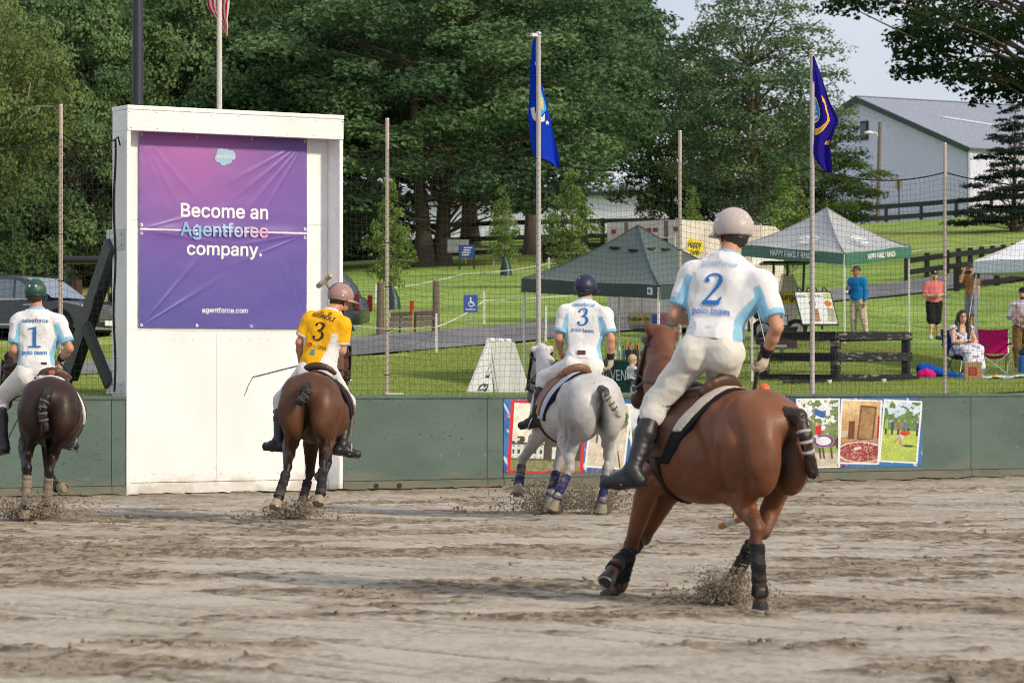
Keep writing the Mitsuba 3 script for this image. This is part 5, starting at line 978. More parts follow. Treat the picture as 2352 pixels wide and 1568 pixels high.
# ---- white A-frame sign behind the wall
Ya = 43.2; tl, tr = P(1130, 782, Ya), P(1172, 785, Ya + 0.55); ft = wall_y(1100, 0.3) - Ya; zf = on(1105, 43)[2] - 0.02
fl_, fr_ = P(1066, 940, Ya - 0.25), P(1122, 940, Ya + 0.3); bl_, br_ = P(1142, 940, Ya + 0.35), P(1219, 940, Ya + 0.75); 
for q in (fl_, fr_, bl_, br_): q[2] = zf
tl = P(1118, 783, Ya); 
def slab(key, q, d, mat, col): part(key, thick(grid(np.array([[q[0], q[1]], [q[2], q[3]]])), d), mat, col, smooth=False)
slab('sandwich_board__front_panel', [fl_, fr_, tl, tr], 0.035, 'satin', (0.72, 0.74, 0.80)); slab('sandwich_board__back_panel', [bl_, br_, tl + (bl_ - fl_) * 0.06, tr + (br_ - fr_) * 0.06], 0.03, 'satin', (0.55, 0.58, 0.58))
for t in (0.14, 0.5, 0.84): part('sandwich_board__hinge', box(tl * (1 - t) + tr * t + V(0.01, 0, 0.012), (0.09, 0.12, 0.06), frame_of(tr - tl), 0.015), 'satin', (0.72, 0.74, 0.78))
part('sandwich_board__stay', tube([fr_ * 0.55 + tr * 0.45, br_ * 0.55 + tr * 0.45], 0.012, 6), 'satin', (0.7, 0.7, 0.72)); part('sandwich_board__edge', cat([tube([br_, tr], 0.022, 6), tube([bl_, tl], 0.018, 6)]), 'satin', (0.74, 0.75, 0.78)); 
xx = unit(fr_ - fl_); yy_ = unit(tl - fl_); nn = np.cross(xx, yy_); nn = nn if nn[1] < 0 else -nn; fp = lambda a, t: (fl_ * (1 - t) + tl * t) + (fr_ - fl_) * a + nn * 0.042
for t, h_, s_ in ((0.70, 0.024, 'WELCOME'), (0.64, 0.026, 'TONIGHT'), (0.58, 0.022, 'PARKING')): part('sandwich_board__lettering', place2d(text(s_, h_), fp(0.5, t), xx, yy_), 'satin', C(190, 170, 190))
part('sandwich_board__picture', place2d(poly(sg.box(-0.05, -0.07, 0.05, 0.07).difference(sg.box(-0.035, -0.04, 0.035, 0.045))), fp(0.5, 0.47), xx, yy_), 'satin', C(190, 195, 220)); part('sandwich_board__picture', place2d(poly(sg.box(-0.05, -0.02, 0.05, 0.02)), fp(0.52, 0.38), xx, yy_), 'satin', C(44, 52, 100))
logo = unary_union([ellp(0, 0, 0.12, 0.05).difference(ellp(0, -0.01, 0.10, 0.035)), ellp(0.09, -0.04, 0.035, 0.035), sg.LineString([(-0.1, -0.02), (-0.03, 0.05), (0.03, 0.0), (0.09, 0.04)]).buffer(0.008)])
part('sandwich_board__emblem', place2d(poly(logo), fp(0.52, 0.19), xx, yy_), 'satin', C(70, 100, 120)); part('sandwich_board__lettering', place2d(text('POLO CLUB', 0.03), fp(0.5, 0.12), xx, yy_), 'satin', C(50, 60, 80))
tag('sandwich_board', 'white folding sandwich board sign standing behind the green wall near the tent leg', 'sign')

# ---- stall table with green cloth under the tent, things on it
tA, tB = P(1376, 828, 51.5), P(1478, 836, 50.4); tz = tA[2]; gz2 = on(1420, 51)[2] - 0.05; d = unit((tB - tA) * V(1, 1, 0)); nb = V(-d[1], d[0], 0); mid_ = (tA + tB) / 2
part('stall_table__top', box(V(mid_[0], mid_[1], tz) + nb * 0.35, (np.linalg.norm(tB - tA) + 0.3, 0.72, 0.03), np.stack([d, nb, V(0, 0, 1)], 1)), 'satin', C(40, 84, 76))
part('stall_table__cloth', box(V(mid_[0], mid_[1], (tz + gz2) / 2), (np.linalg.norm(tB - tA) + 0.32, 0.02, tz - gz2 - 0.02), np.stack([d, nb, V(0, 0, 1)], 1)), 'cloth', C(30, 74, 66))
for a, s_, h_, z_ in ((0.30, 'HAVEN', 0.17, -0.32), (0.36, 'Pools', 0.13, -0.52), (0.36, 'Spas', 0.13, -0.70)): 
    m = text(s_, h_, False); part('stall_table__lettering', place2d(m, V(tA[0], tA[1], tz + z_) + d * 0.42 - nb * 0.013, d, V(0, 0, 1) + (0.2 * d if s_ != 'HAVEN' else 0)), 'satin', (0.6, 0.66, 0.66))
tag('stall_table', 'stall table with a dark green lettered cloth behind the white horse\'s rump', 'table')
for t, c_, cap_, h_, lab in ((-0.05, C(215, 220, 215), C(60, 130, 120), 0.2, 'white bottle with green cap at the left end of the stall table'), (0.12, C(190, 205, 190), C(60, 140, 110), 0.21, 'pale bottle second on the stall table'), (0.30, C(225, 215, 150), C(230, 225, 210), 0.21, 'cream bottle with white cap on the stall table'), (0.44, C(120, 190, 170), C(60, 130, 110), 0.23, 'mint green bottle in the middle of the stall table')):
    b = V(tA[0], tA[1], tz + 0.015) + d * (t * 0.8 + 0.05) + nb * 0.2; k = fresh('bottle'); part(k + '__body', tube([b, b + V(0, 0, h_ * 0.7), b + V(0, 0, h_ * 0.8)], [0.032, 0.032, 0.014], 12), 'gloss', c_); part(k + '__cap', tube([b + V(0, 0, h_ * 0.78), b + V(0, 0, h_)], [0.018, 0.016], 10), 'satin', cap_); tag(k, lab, 'bottle')
for t, lab, sd in ((0.62, 'tall black rack of colourful pens on the stall table', 1), (0.86, 'smaller jar of colourful pens at the right of the stall table', 2)):
    b = V(tA[0], tA[1], tz + 0.015) + d * (t * 0.8 + 0.05) + nb * 0.22; k = fresh('pen_rack'); part(k + '__holder', tube([b, b + V(0, 0, 0.16)], [0.05, 0.055], 10), 'satin', (0.03, 0.025, 0.03)); r = np.random.default_rng(sd)
    for i in range(9): q = b + V(*r.normal(0, 0.03, 2), 0.06); part(k + '__pen', tube([q, q + V(*r.normal(0, 0.02, 2), r.uniform(0.12, 0.24))], 0.008, 5), 'satin', [C(200, 60, 60), C(230, 190, 60), C(30, 25, 30), C(210, 80, 140), C(60, 60, 70)][i % 5])
    tag(k, lab, 'pen rack')
# second low stand with a blue box
b = V(tA[0], tA[1], tz + 0.015) + d * 1.0 + nb * 0.2; part('blue_carton', box(b + V(0.02, 0, 0.1), (0.14, 0.1, 0.2), ch=0.005), 'satin', C(120, 150, 190)); tag('blue_carton', 'pale blue carton at the right end of the stall table', 'carton')

# ---- lawn things at the right: chairs, bags, blanket, cart, cooler
def camp_chair(key, c, yaw, fab, frame_c, lab):
    x, y = V(math.cos(yaw), math.sin(yaw), 0), V(-math.sin(yaw), math.cos(yaw), 0); A = lambda a, b, z: c + x * a + y * b + V(0, 0, z)   # sitter faces -y
    sheet = grid(np.array([[A(a, 0.22 + 0.16 * t - 0.03 * (1 - (2 * a / 0.5) ** 2), 0.42 + 0.46 * t + 0.015 * (2 * a / 0.5) ** 2) for a in np.linspace(-0.27 - 0.02 * t, 0.27 + 0.02 * t, 9)] for t in np.linspace(0, 1, 7)])); part(key + '__backrest', thick(sheet, 0.012), 'cloth', fab, smooth=True)
    sheet = grid(np.array([[A(a, -0.24 + 0.47 * t, 0.42 - 0.05 * math.sin(math.pi * t) - 0.05 * (1 - (2 * a / 0.5) ** 2)) for a in np.linspace(-0.27, 0.27, 9)] for t in np.linspace(0, 1, 7)])); part(key + '__seat', thick(sheet, 0.012), 'cloth', fab, smooth=True)
    for s in (-1, 1):
        part(key + '__front_leg', tube([A(s * 0.27, -0.25, 0.43), A(-s * 0.27, -0.25, 0.01)], 0.011, 7), 'metal', frame_c); part(key + '__side_leg', tube([A(s * 0.29, -0.25, 0.01), A(s * 0.27, 0.22, 0.43)], 0.011, 7), 'metal', frame_c); part(key + '__side_leg', tube([A(s * 0.29, 0.25, 0.01), A(s * 0.28, -0.22, 0.43), A(s * 0.34, -0.25, 0.56), A(s * 0.34, -0.20, 0.62)], 0.011, 7), 'metal', frame_c)
        part(key + '__back_leg', tube([A(s * 0.27, 0.25, 0.01), A(s * 0.28, 0.24, 0.43), A(s * 0.29, 0.38, 0.88)], 0.011, 7), 'metal', frame_c); part(key + '__armrest', thick(grid(np.array([[A(s * (0.31 + w_), -0.24 + 0.52 * t, 0.62 - 0.03 * math.sin(math.pi * t)) for w_ in (-0.035, 0.035)] for t in np.linspace(0, 1, 6)])), 0.012), 'cloth', fab)
    tag(key, lab, 'chair')
yaw_c = math.radians(8)
CW = on(2213, 59.5); camp_chair('camp_chair', CW, math.radians(16), C(28, 52, 128), (0.05, 0.06, 0.09), 'dark blue folding camp chair in which the woman sits')
camp_chair('camp_chair_001', on(2283, 61.0), math.radians(-6), C(190, 16, 104), (0.7, 0.7, 0.72), 'empty magenta folding camp chair right of the seated woman')
b = on(2235, 57.3); m = box(b + V(0, 0, 0.17), (0.30, 0.17, 0.34), np.stack([unit(V(1, -0.12, 0)), unit(V(0.12, 1, 0)), V(0, 0, 1)], 1), 0.006); part('paper_bag__body', m, 'satin', C(186, 146, 104))
lg = unary_union([sg.box(-0.06, -0.06, 0.06, 0.06).buffer(0.015)]).difference(unary_union([sg.Point(-0.022, -0.015).buffer(0.022).difference(sg.Point(-0.022, -0.015).buffer(0.011)), sg.Point(0.022, -0.015).buffer(0.022).difference(sg.Point(0.022, -0.015).buffer(0.011)), sg.box(-0.045, 0.025, 0.045, 0.034), sg.box(-0.045, 0.042, 0.045, 0.05), sg.box(-0.035, -0.052, 0.035, -0.045)]))
part('paper_bag__emblem', place2d(poly(lg, 0.002), b + V(-0.02, -0.088, 0.17), unit(V(1, -0.12, 0)), V(0, 0, 1)), 'satin', C(176, 52, 40)); part('paper_bag__handle', tube(curve([b + V(-0.06, -0.06, 0.34), b + V(-0.05, -0.06, 0.40), b + V(0.05, -0.06, 0.41), b + V(0.06, -0.06, 0.34)], 10), 0.006, 5), 'satin', C(150, 112, 80)); tag('paper_bag', 'brown paper carrier bag with a red square emblem on the grass', 'bag')
b = on(2300, 64.8); g_ = np.array([[on(2256 + 130 * u, 57.2 + 1.8 * v, 0.03 + 0.035 * math.sin(7 * u + 3 * v) ** 2) for v in np.linspace(0, 1, 8)] for u in np.linspace(0, 1, 24)]); 
bl = grid(g_); bl.invert() if bl.face_normals[:, 2].mean() < 0 else None
bsdf('blanket_print', {'type': 'principled', 'roughness': 0.9, 'base_color': mikit.proc(lambda p, n, uv: mix((0.55, 0.56, 0.62), (0.14, 0.15, 0.24), smoothstep(0.5, 0.56, fbm(p.x * 14, p.y * 9, 2.0, 2))))}); part('picnic_blanket', bl, 'blanket_print', smooth=True); tag('picnic_blanket', 'blue and white patterned picnic blanket spread on the grass', 'blanket')
part('yellow_cloth', dome(on(2285, 57.8, 0.06), V(0.06, 0.05, 0.03)), 'cloth', C(220, 190, 60)); tag('yellow_cloth', 'small yellow cloth lying on the picnic blanket', 'cloth')
b = on(2356, 62.0); part('cooler_box__body', box(b + V(0.08, 0, 0.19), (0.44, 0.34, 0.38), ch=0.03), 'satin', C(24, 104, 176)); part('cooler_box__lid', box(b + V(0.08, 0, 0.44), (0.42, 0.33, 0.13), ch=0.04), 'satin', C(26, 32, 58)); tag('cooler_box', 'blue cooler box with dark lid at the right picture edge', 'cooler')
b = on(2276, 66.5); part('folding_wagon__tray', box(b + V(0, 0, 0.66), (0.78, 0.5, 0.05), ch=0.015), 'satin', (0.68, 0.70, 0.72)); part('folding_wagon__mat', box(b + V(0, 0, 0.705), (0.6, 0.42, 0.03), ch=0.01), 'satin', C(28, 36, 58))
for a in (-0.34, 0.34): part('folding_wagon__leg', tube([b + V(a, 0.2, 0), b + V(a * 0.9, -0.2, 0.64)], 0.014, 6), 'metal', (0.3, 0.3, 0.3)); part('folding_wagon__leg', tube([b + V(a, -0.2, 0), b + V(a * 0.9, 0.2, 0.64)], 0.014, 6), 'metal', (0.3, 0.3, 0.3))
tag('folding_wagon', 'small folding table with a white top behind the magenta chair', 'table')
def lump(pts, rs, h, k=0.05):
    s = Blob(); s.chain(pts, rs, k); return rumple(s.mesh(h), 0.03, 9, 3)
b = on(2150, 58.6); part('blue_jacket', lump([b + V(-0.26, 0, 0.18), b + V(-0.12, 0, 0.17), b + V(0.15, -0.02, 0.09), b + V(0.48, -0.04, 0.04)], [0.10, 0.09, 0.07, 0.03], 0.02), 'cloth', C(24, 84, 190), smooth=True); tag('blue_jacket', 'blue jacket dropped on the grass left of the seated woman', 'jacket')
b = on(2118, 58.4); part('pink_bag', lump([b + V(-0.02, -0.05, 0.07), b + V(0.10, -0.05, 0.09), b + V(0.2, 0, 0.08)], [0.08, 0.09, 0.05], 0.02), 'cloth', C(214, 34, 128), smooth=True); tag('pink_bag', 'bright pink bag lying under the blue jacket', 'bag')

# ================================================================ PEOPLE: builders
def hand(bl, w, f, n, lat, curl, s=1.0, r=1.0):
    """Palm, four unequal fingers and a thumb. w wrist, f along the hand, n out of the palm, lat towards the thumb, curl in radians per joint."""
    f, n = unit(f), unit(n); n = unit(n - f * (n @ f)); lat = unit(lat - f * (lat @ f) - n * (lat @ n))
    R = np.stack([lat, f, n], 1); bl.ell(w + f * 0.052 * s, V(0.040, 0.055, 0.019) * s, R, 0.012)
    for i, (o, L) in enumerate(((0.030, 0.9), (0.010, 1.0), (-0.010, 0.94), (-0.029, 0.76))):
        p = w + (f * (0.090 - 0.006 * abs(i - 1)) + lat * o) * s; a = 0.25 * curl
        for j, l in enumerate((0.042, 0.026, 0.021)):
            a += curl * (0.75, 1.0, 0.8)[j]; q = p + (f * math.cos(a) + n * math.sin(a) + lat * o * 1.2 * (1 - min(1, curl))) * l * L * s
            bl.cone(p, q, (0.0095 - 0.0008 * j) * s * r, (0.0088 - 0.0008 * j) * s * r, 0.004); p = q
    p = w + (f * 0.022 + lat * 0.030 + n * 0.004) * s
    for l, d in ((0.040, f * 0.55 + lat * 0.75 + n * 0.25), (0.030, f * 0.85 + lat * (0.35 - 0.5 * curl) + n * (0.1 + 0.7 * curl)), (0.024, f * 0.85 + lat * (0.1 - 0.6 * curl) + n * (0.15 + 0.8 * curl))):
        q = p + unit(d) * l * s; bl.cone(p, q, 0.0115 * s * r, 0.0100 * s * r, 0.006); p = q
def axes(J):
    up = unit(J['nk'] - J['pel']); rt = unit(J['shR'] - J['shL']); rt = unit(rt - up * (rt @ up)); return rt, np.cross(up, rt), up
def torso(bl, J, g=0.0, wd=1.0, dp=1.0, low=True):
    rt, fw, up = axes(J); L = np.linalg.norm(J['nk'] - J['pel']); R = np.stack([rt, fw, up], 1); P0 = J['pel']; sp = J.get('bend', np.zeros(3))
    bl.ell(P0 + up * 0.66 * L + fw * 0.012 + sp, V(0.160 * wd + g, 0.108 * dp + g, 0.185 * L / 0.52 + g), R, 0.05)
    bl.ell(P0 + up * 0.30 * L + fw * 0.015 + sp * 0.8, V(0.140 * wd + g, 0.100 * dp + g, 0.17 * L / 0.52 + g), R, 0.05)
    for s in ('L', 'R'):
        sh = J['sh' + s]; bl.cone(J['nk'] - up * 0.075, sh - up * 0.01, 0.068 + g, 0.056 + g, 0.05); bl.cone(sh - up * 0.03, P0 + up * 0.34 * L + rt * (0.085 if s == 'R' else -0.085) * wd, 0.056 + g, 0.07 + g, 0.06)
        bl.ell(P0 + up * 0.70 * L + rt * (0.085 if s == 'R' else -0.085) * wd - fw * 0.052, V(0.072, 0.05 + g, 0.10), R, 0.04)
    bl.cone(J['nk'] - up * 0.06, J['nk'] + up * 0.01, 0.075 + g, 0.058 + g, 0.04)
    if low: bl.ell(P0 + up * 0.06 * L, V(0.150 * wd + g, 0.112 * dp + g, 0.13 + g), R, 0.05)
def hips(bl, J, g=0.0, wd=1.0):
    rt, fw, up = axes(J); R = np.stack([rt, fw, up], 1)
    hr = unit(J['hiR'] - J['hiL']); 
    bl.ell(J['pel'] + up * 0.01, V(0.158 * wd + g, 0.118 + g, 0.12 + g), R, 0.04)
    for s in ('L', 'R'): bl.ell(J['hi' + s] - fw * 0.055 - up * 0.015, V(0.088 + g, 0.088 + g, 0.098 + g), R, 0.035)
def legs(bl, J, g=0.0, to=1.0, which='LR', k=0.03, t0=0.088, t1=0.056):
    for s in which:
        h, kn, an = J['hi' + s], J['kn' + s], J['an' + s]; bl.cone(h, kn, t0 + g, t1 + g, k)
        if to > 1: e = kn + (an - kn) * (to - 1); m = kn + (e - kn) * min(1, 0.35 / max(to - 1, 0.01)); bl.cone(kn, m, t1 + g, 0.055 + g, k); bl.cone(m, e, 0.055 + g, (0.055 - 0.018 * (to - 1)) + g, k)
def arm(bl, J, s, g=0.0, upto=2.0, k=0.02, cuts=()):
    a, e, w = J['sh' + s], J['el' + s], J['wr' + s]
    if upto <= 1: e2 = a + (e - a) * upto; bl.cone(a, e2, 0.054 + g, 0.046 + g * 1.25, k, cut=[(e2, e - a)])
    else:
        bl.cone(a, e, 0.050 + g, 0.041 + g, k); w2 = e + (w - e) * (upto - 1); m = e + (w2 - e) * 0.35; bl.cone(e, m, 0.041 + g, 0.043 + g, k); bl.cone(m, w2, 0.043 + g, 0.029 + g, k, cut=[(w2, w - e)] if upto < 2 else ())
def foot(bl, an, d, s=1.0, g=0.0, up=V(0, 0, 1)):
    d = unit(d); dn = unit(d * (up @ d) - up) if abs(d @ up) < 0.95 else -up
    bl.cone(an, an + dn * 0.055 * s - d * 0.045 * s, 0.040 * s + g, 0.036 * s + g, 0.02); bl.chain([an + dn * 0.052 * s - d * 0.03 * s, an + dn * 0.058 * s + d * 0.09 * s, an + dn * 0.062 * s + d * 0.17 * s], [0.036 * s + g, 0.036 * s + g, 0.028 * s + g], 0.02); bl.cone(an, an + dn * 0.05 * s + d * 0.08 * s, 0.038 * s + g, 0.034 * s + g, 0.03)
def head(bl, J, s=1.0):
    c, fd, up = J['hd'], unit(J['fd']), J.get('hup', V(0, 0, 1)); up = unit(up - fd * (up @ fd)); rt = np.cross(fd, up); R = np.stack([rt, fd, up], 1)
    bl.cone(J['nk'], c - up * 0.06 * s - fd * 0.005, 0.060 * s, 0.055 * s, 0.03)
    bl.ell(c + up * 0.02 * s, V(0.074, 0.094, 0.094) * s, R, 0.02); bl.ell(c + fd * 0.022 * s - up * 0.055 * s, V(0.057, 0.068, 0.066) * s, R, 0.03); bl.ell(c + fd * 0.062 * s - up * 0.098 * s, V(0.028, 0.022, 0.020) * s, R, 0.025)
    bl.cone(c + fd * 0.088 * s + up * 0.002 * s, c + fd * 0.108 * s - up * 0.036 * s, 0.009 * s, 0.014 * s, 0.012); bl.ell(c + fd * 0.080 * s + up * 0.018 * s, V(0.045, 0.014, 0.010) * s, R, 0.012)
    for q in (-1, 1):
        bl.ell(c + rt * q * 0.028 * s + fd * 0.088 * s - up * 0.004 * s, V(0.016, 0.010, 0.010) * s, R, 0.006, op=-1); bl.ell(c + rt * q * 0.028 * s + fd * 0.079 * s - up * 0.005 * s, V(0.013, 0.011, 0.011) * s, R, 0.002)
        bl.ell(c + rt * q * 0.076 * s - up * 0.012 * s - fd * 0.005 * s, V(0.010, 0.019, 0.032) * s, R, 0.008)
    bl.ell(c + fd * 0.087 * s - up * 0.066 * s, V(0.024, 0.010, 0.0055) * s, R, 0.005); bl.ell(c + fd * 0.086 * s - up * 0.077 * s, V(0.021, 0.010, 0.0065) * s, R, 0.005)
    return c, rt, fd, up
def skin_cols(m, J, tone, s=1.0):
    v = np.array(m.vertices); col = np.tile(np.array(tone, float), (len(v), 1)); c, fd = J['hd'], unit(J['fd']); up = J.get('hup', V(0, 0, 1)); up = unit(up - fd * (up @ fd)); rt = np.cross(fd, up)
    q = np.stack([(v - c) @ rt, (v - c) @ fd, (v - c) @ up], 1) / s
    col *= (1 + 0.25 * (meshkit.fbm(v * 18, 3, 2) - 0.5))[:, None]
    for e in (-1, 1): 
        d = np.hypot((q[:, 0] - e * 0.028), (q[:, 2] + 0.004) * 1.5); col[(d < 0.014) & (q[:, 1] > 0.06)] = V(0.05, 0.035, 0.03)
        b = (np.abs(q[:, 0] - e * 0.030) < 0.020) & (np.abs(q[:, 2] - 0.022) < 0.006) & (q[:, 1] > 0.06); col[b] = V(0.05, 0.035, 0.025)
    lip = (np.abs(q[:, 0]) < 0.024) & (np.abs(q[:, 2] + 0.072) < 0.011) & (q[:, 1] > 0.07); col[lip] = np.array(tone) * V(0.95, 0.55, 0.55)
    return col
SKIN, SKIN2, SKIN3 = C(205, 150, 122, 0.85), C(222, 172, 146, 0.85), C(176, 122, 96, 0.85)
def figure(key, J, tone=SKIN, s=1.0, hands=None, h=0.0085, feet=True, wd=1.0, arms='LR', legs_=True):
    """One continuous body. hands: {'L': (along, palm normal, thumb side, curl)}."""
    b = Blob(); torso(b, J, -0.006, wd); hips(b, J, -0.006, wd); head(b, J, s)
    for q in 'LR':
        if q in arms: arm(b, J, q, -0.003)
        if hands and q in hands: hand(b, J['wr' + q], *hands[q])
    if legs_: legs(b, J, -0.006, 2.0)
    if feet:
        for q in 'LR': foot(b, J['an' + q], J['td' + q], 0.95, -0.004)
    m = b.mesh(h); part(key + '__body', m, 'skin', skin_cols(m, J, tone, s), smooth=True)
    return b
def hair_cap(key, J, col, s=1.0, low=-0.03, front=0.055, extra=(), h=0.009, amp=0.012):
    c, fd = J['hd'], unit(J['fd']); up = J.get('hup', V(0, 0, 1)); up = unit(up - fd * (up @ fd)); rt = np.cross(fd, up); R = np.stack([rt, fd, up], 1); b = Blob()
    b.ell(c + up * 0.026 * s - fd * 0.006 * s, V(0.083, 0.100, 0.098) * s, R, 0.02); b.ell(c - fd * 0.03 * s - up * 0.01 * s, V(0.078, 0.070, 0.085) * s, R, 0.02)
    for e in extra: b.chain(e[0], e[1], 0.02)
    cuts = [(c + fd * front * s, fd * 1.0 - up * 0.85)] if not extra else []
    m = b.mesh(h, cuts=cuts + ([(c + up * low * s, -up + fd * 0.25)] if low is not None else [])); part(key + '__hair', rumple(m, amp, 40, 3, (1, 1, 0.4)), 'satin', col, smooth=True)
def shirt(key, J, col, g=0.018, hem=0.02, sleeve=0.75, wd=1.0, name='shirt', neck=-0.005, amp=0.016, h=0.009, sleeves='LR', seed=1, colf=None, dp=1.0, flare=0.0, k2=True):
    rt, fw, up = axes(J); b = Blob(); torso(b, J, g, wd, dp); hp = J['pel'] + up * hem
    if flare: b.ell(J['pel'] + up * 0.05, V(0.165 * wd + flare, 0.125 + flare, 0.16), np.stack([rt, fw, up], 1), 0.05)
    for q in sleeves: arm(b, J, q, g, sleeve) if sleeve <= 1 else arm(b, J, q, g * 0.8, sleeve)
    m = b.mesh(h, cuts=[(J['nk'] + up * (0.012 + neck), up)]); 
    m = trimesh.intersections.slice_mesh_plane(m, up, hp, cap=False) if hem is not None else m
    m = rumple(m, amp, 7.5, seed, (1, 1, 0.7)); col_ = colf(np.array(m.vertices)) if colf else col
    part(f'{key}__{name}', m, 'cloth', col_, smooth=True); return b
def trousers(key, J, col, to=1.55, g=0.014, name='trousers', wd=1.0, amp=0.014, top=0.14, h=0.009, t0=0.092, t1=0.062, seed=2, mat='cloth'):
    rt, fw, up = axes(J); b = Blob(); hips(b, J, g, wd); legs(b, J, g, to, k=0.035, t0=t0, t1=t1); b.ell(J['pel'] + up * 0.08, V(0.140 * wd + g, 0.102 + g, 0.12), np.stack([rt, fw, up], 1), 0.04)
    cut = [(J['pel'] + up * top, up)]
    m = b.mesh(h, cuts=cut); part(f'{key}__{name}', rumple(m, amp, 8, seed), mat, col, smooth=True); return b
def shoe(key, an, d, col, name='shoe', sole=(0.7, 0.7, 0.7), g=0.006, s=1.0, up=V(0, 0, 1)):
    b = Blob(); foot(b, an, d, s, g, up); d = unit(d); part(f'{key}__{name}', b.mesh(0.008, cuts=[(an + up * 0.01, up)]), 'satin', col, smooth=True)
def boot(key, kn, an, d, col=(0.016, 0.017, 0.022), up=V(0, 0, 1), top=0.12):
    b = Blob(); st = kn + (an - kn) * top; b.cone(st, kn + (an - kn) * 0.45, 0.063, 0.062, 0.02, cut=[(st, kn - an)]); b.cone(kn + (an - kn) * 0.45, an, 0.062, 0.047, 0.03); foot(b, an, d, 1.02, 0.010, up)
    m = rumple(b.mesh(0.008), 0.006, 12, 4); k = part(key + '__boot', m, 'satin', col, smooth=True)
    d = unit(d); dn = unit(d * (up @ d) - up); q = an + dn * 0.098; part(k + '__sole', bar(q - d * 0.085, q + d * 0.185, 0.072, 0.016, up=-dn, ch=0.006), 'satin', (0.02, 0.018, 0.016))
def helmet(key, J, col, brim=True, r=(0.108, 0.128, 0.118), band=None, dots=(), lip=0.06, mat='satin', off=0.030):
    c, fd = J['hd'], unit(J['fd']); up = J.get('hup', V(0, 0, 1)); up = unit(up - fd * (up @ fd)); rt = np.cross(fd, up); R = np.stack([rt, fd, up], 1); o = c + up * off - fd * 0.008
    b = Blob(); b.ell(o, V(*r), R, 0.0); b.ell(o - up * 0.012, V(r[0] * 0.985, r[1] * 0.985, 0.1), R, 0.02)
    m = b.mesh(0.006, cuts=[(o - up * 0.055 - fd * 0.00, -up + 0.06 * fd)]); k = part(key + '__helmet', m, mat, col, smooth=40)
    if brim:
        th = np.linspace(-1.25, 1.25, 25); g_ = []
        for t in np.linspace(0, 1, 5): g_.append([o - up * (0.045 + 0.022 * t - 0.010 * (1 - (a / 1.25) ** 2)) + rt * math.sin(a) * (r[0] + 0.004) * (1 + 0.10 * t) + fd * (math.cos(a) * (r[1] + 0.002) + lip * t * math.cos(a * 1.2)) for a in th])
        part(k + '__brim', thick(grid(np.array(g_)), 0.007), mat, col, smooth=40)
    th = np.linspace(0, 2 * np.pi, 41)[:-1]
    part(k + '__rim', tube([o - up * (0.054 - 0.0 * math.cos(a)) + rt * math.sin(a) * (r[0] * 0.905) + fd * math.cos(a) * r[1] * 0.905 for a in th], 0.007, 6, closed=True), mat, tuple(0.6 * np.array(col)))
    if band is not None: 
        for w_, cl in band: part(k + '__band', thick(grid(np.array([[o + R @ (V(x, math.sin(a) * math.sqrt(max(0, 1 - (x / r[0]) ** 2)), math.cos(a) * math.sqrt(max(0, 1 - (x / r[0]) ** 2))) * V(1, r[1] + 0.004, r[2] + 0.004)) for a in np.linspace(-1.75, 1.75, 25)] for x in w_])), 0.002), mat, cl, smooth=True)
    for dv, rad, cl in dots:
        p = R @ (unit(V(*dv)) * V(*r)); part(k + '__vent', dome(o + p * 1.005, V(rad, rad, rad) * (0.5 + 0.5 * abs(1))) if False else trimesh.creation.icosphere(2, rad).apply_translation(o + p * (1 - 0.3 * rad / 0.1)), mat, cl)
    for q in (-1, 1): part(k + '__strap', tube(curve([o + rt * q * r[0] * 0.92 - up * 0.05, c + rt * q * 0.075 - up * 0.06 + fd * 0.01, c + fd * 0.05 - up * 0.125], 8), 0.006, 5), 'matte', (0.02, 0.02, 0.02))
    return o, R

# serif digits as thick and thin strokes
def stroke(pts, ws):
    q = curve(np.array([(x, y, 0) for x, y in pts]), 60)[:, :2]; w = np.interp(np.linspace(0, 1, len(q)), np.linspace(0, 1, len(ws)), ws); cs = [sg.Point(p).buffer(r / 2) for p, r in zip(q, w)]
    return unary_union([unary_union([a, b]).convex_hull for a, b in zip(cs[:-1], cs[1:])])
DIGIT = {'1': unary_union([sg.box(0.24, 0.04, 0.40, 0.98), sg.Polygon([(0.02, 0.90), (0.40, 1.0), (0.40, 0.88), (0.02, 0.84)]), sg.box(0.02, 0.0, 0.62, 0.075)]),
         '2': unary_union([stroke([(0.12, 0.74), (0.13, 0.86), (0.30, 0.965), (0.50, 0.90), (0.54, 0.72), (0.40, 0.46), (0.10, 0.08)], [0.10, 0.06, 0.06, 0.11, 0.16, 0.10, 0.05]), sg.Point(0.13, 0.755).buffer(0.075), sg.Polygon([(0.04, 0.0), (0.60, 0.0), (0.66, 0.27), (0.60, 0.27), (0.52, 0.15), (0.06, 0.13)])]),
         '3': unary_union([stroke([(0.10, 0.80), (0.16, 0.92), (0.33, 0.965), (0.50, 0.86), (0.46, 0.66), (0.28, 0.535)], [0.09, 0.05, 0.06, 0.14, 0.13, 0.05]), sg.Point(0.115, 0.81).buffer(0.07), stroke([(0.26, 0.53), (0.46, 0.50), (0.57, 0.30), (0.44, 0.08), (0.22, 0.03), (0.08, 0.12)], [0.05, 0.09, 0.16, 0.10, 0.05, 0.08]), sg.Point(0.10, 0.16).buffer(0.075)])}
def digit(ch, h):
    m = flat2(sa.scale(DIGIT[ch], h, h, origin=(0, 0))); m.vertices[:, 0] -= m.bounds[:, 0].mean(); return m
def on_back(key, J, b, m2, dist, col, name, g, side=0.0, tilt=0.0, squash=1.0):
    """Print on the back of a shirt, dist below the nape."""
    rt, fw, up = axes(J); m2 = m2.copy(); m2.vertices[:, 0] *= squash; o = J['nk'] - up * dist + rt * side; x = unit(rt + up * tilt); y = unit(up - x * (up @ x))
    part(f'{key}__{name}', decal(m2, o, x, y, b, 0.0, lift=0.013), 'satin', col, smooth=True)
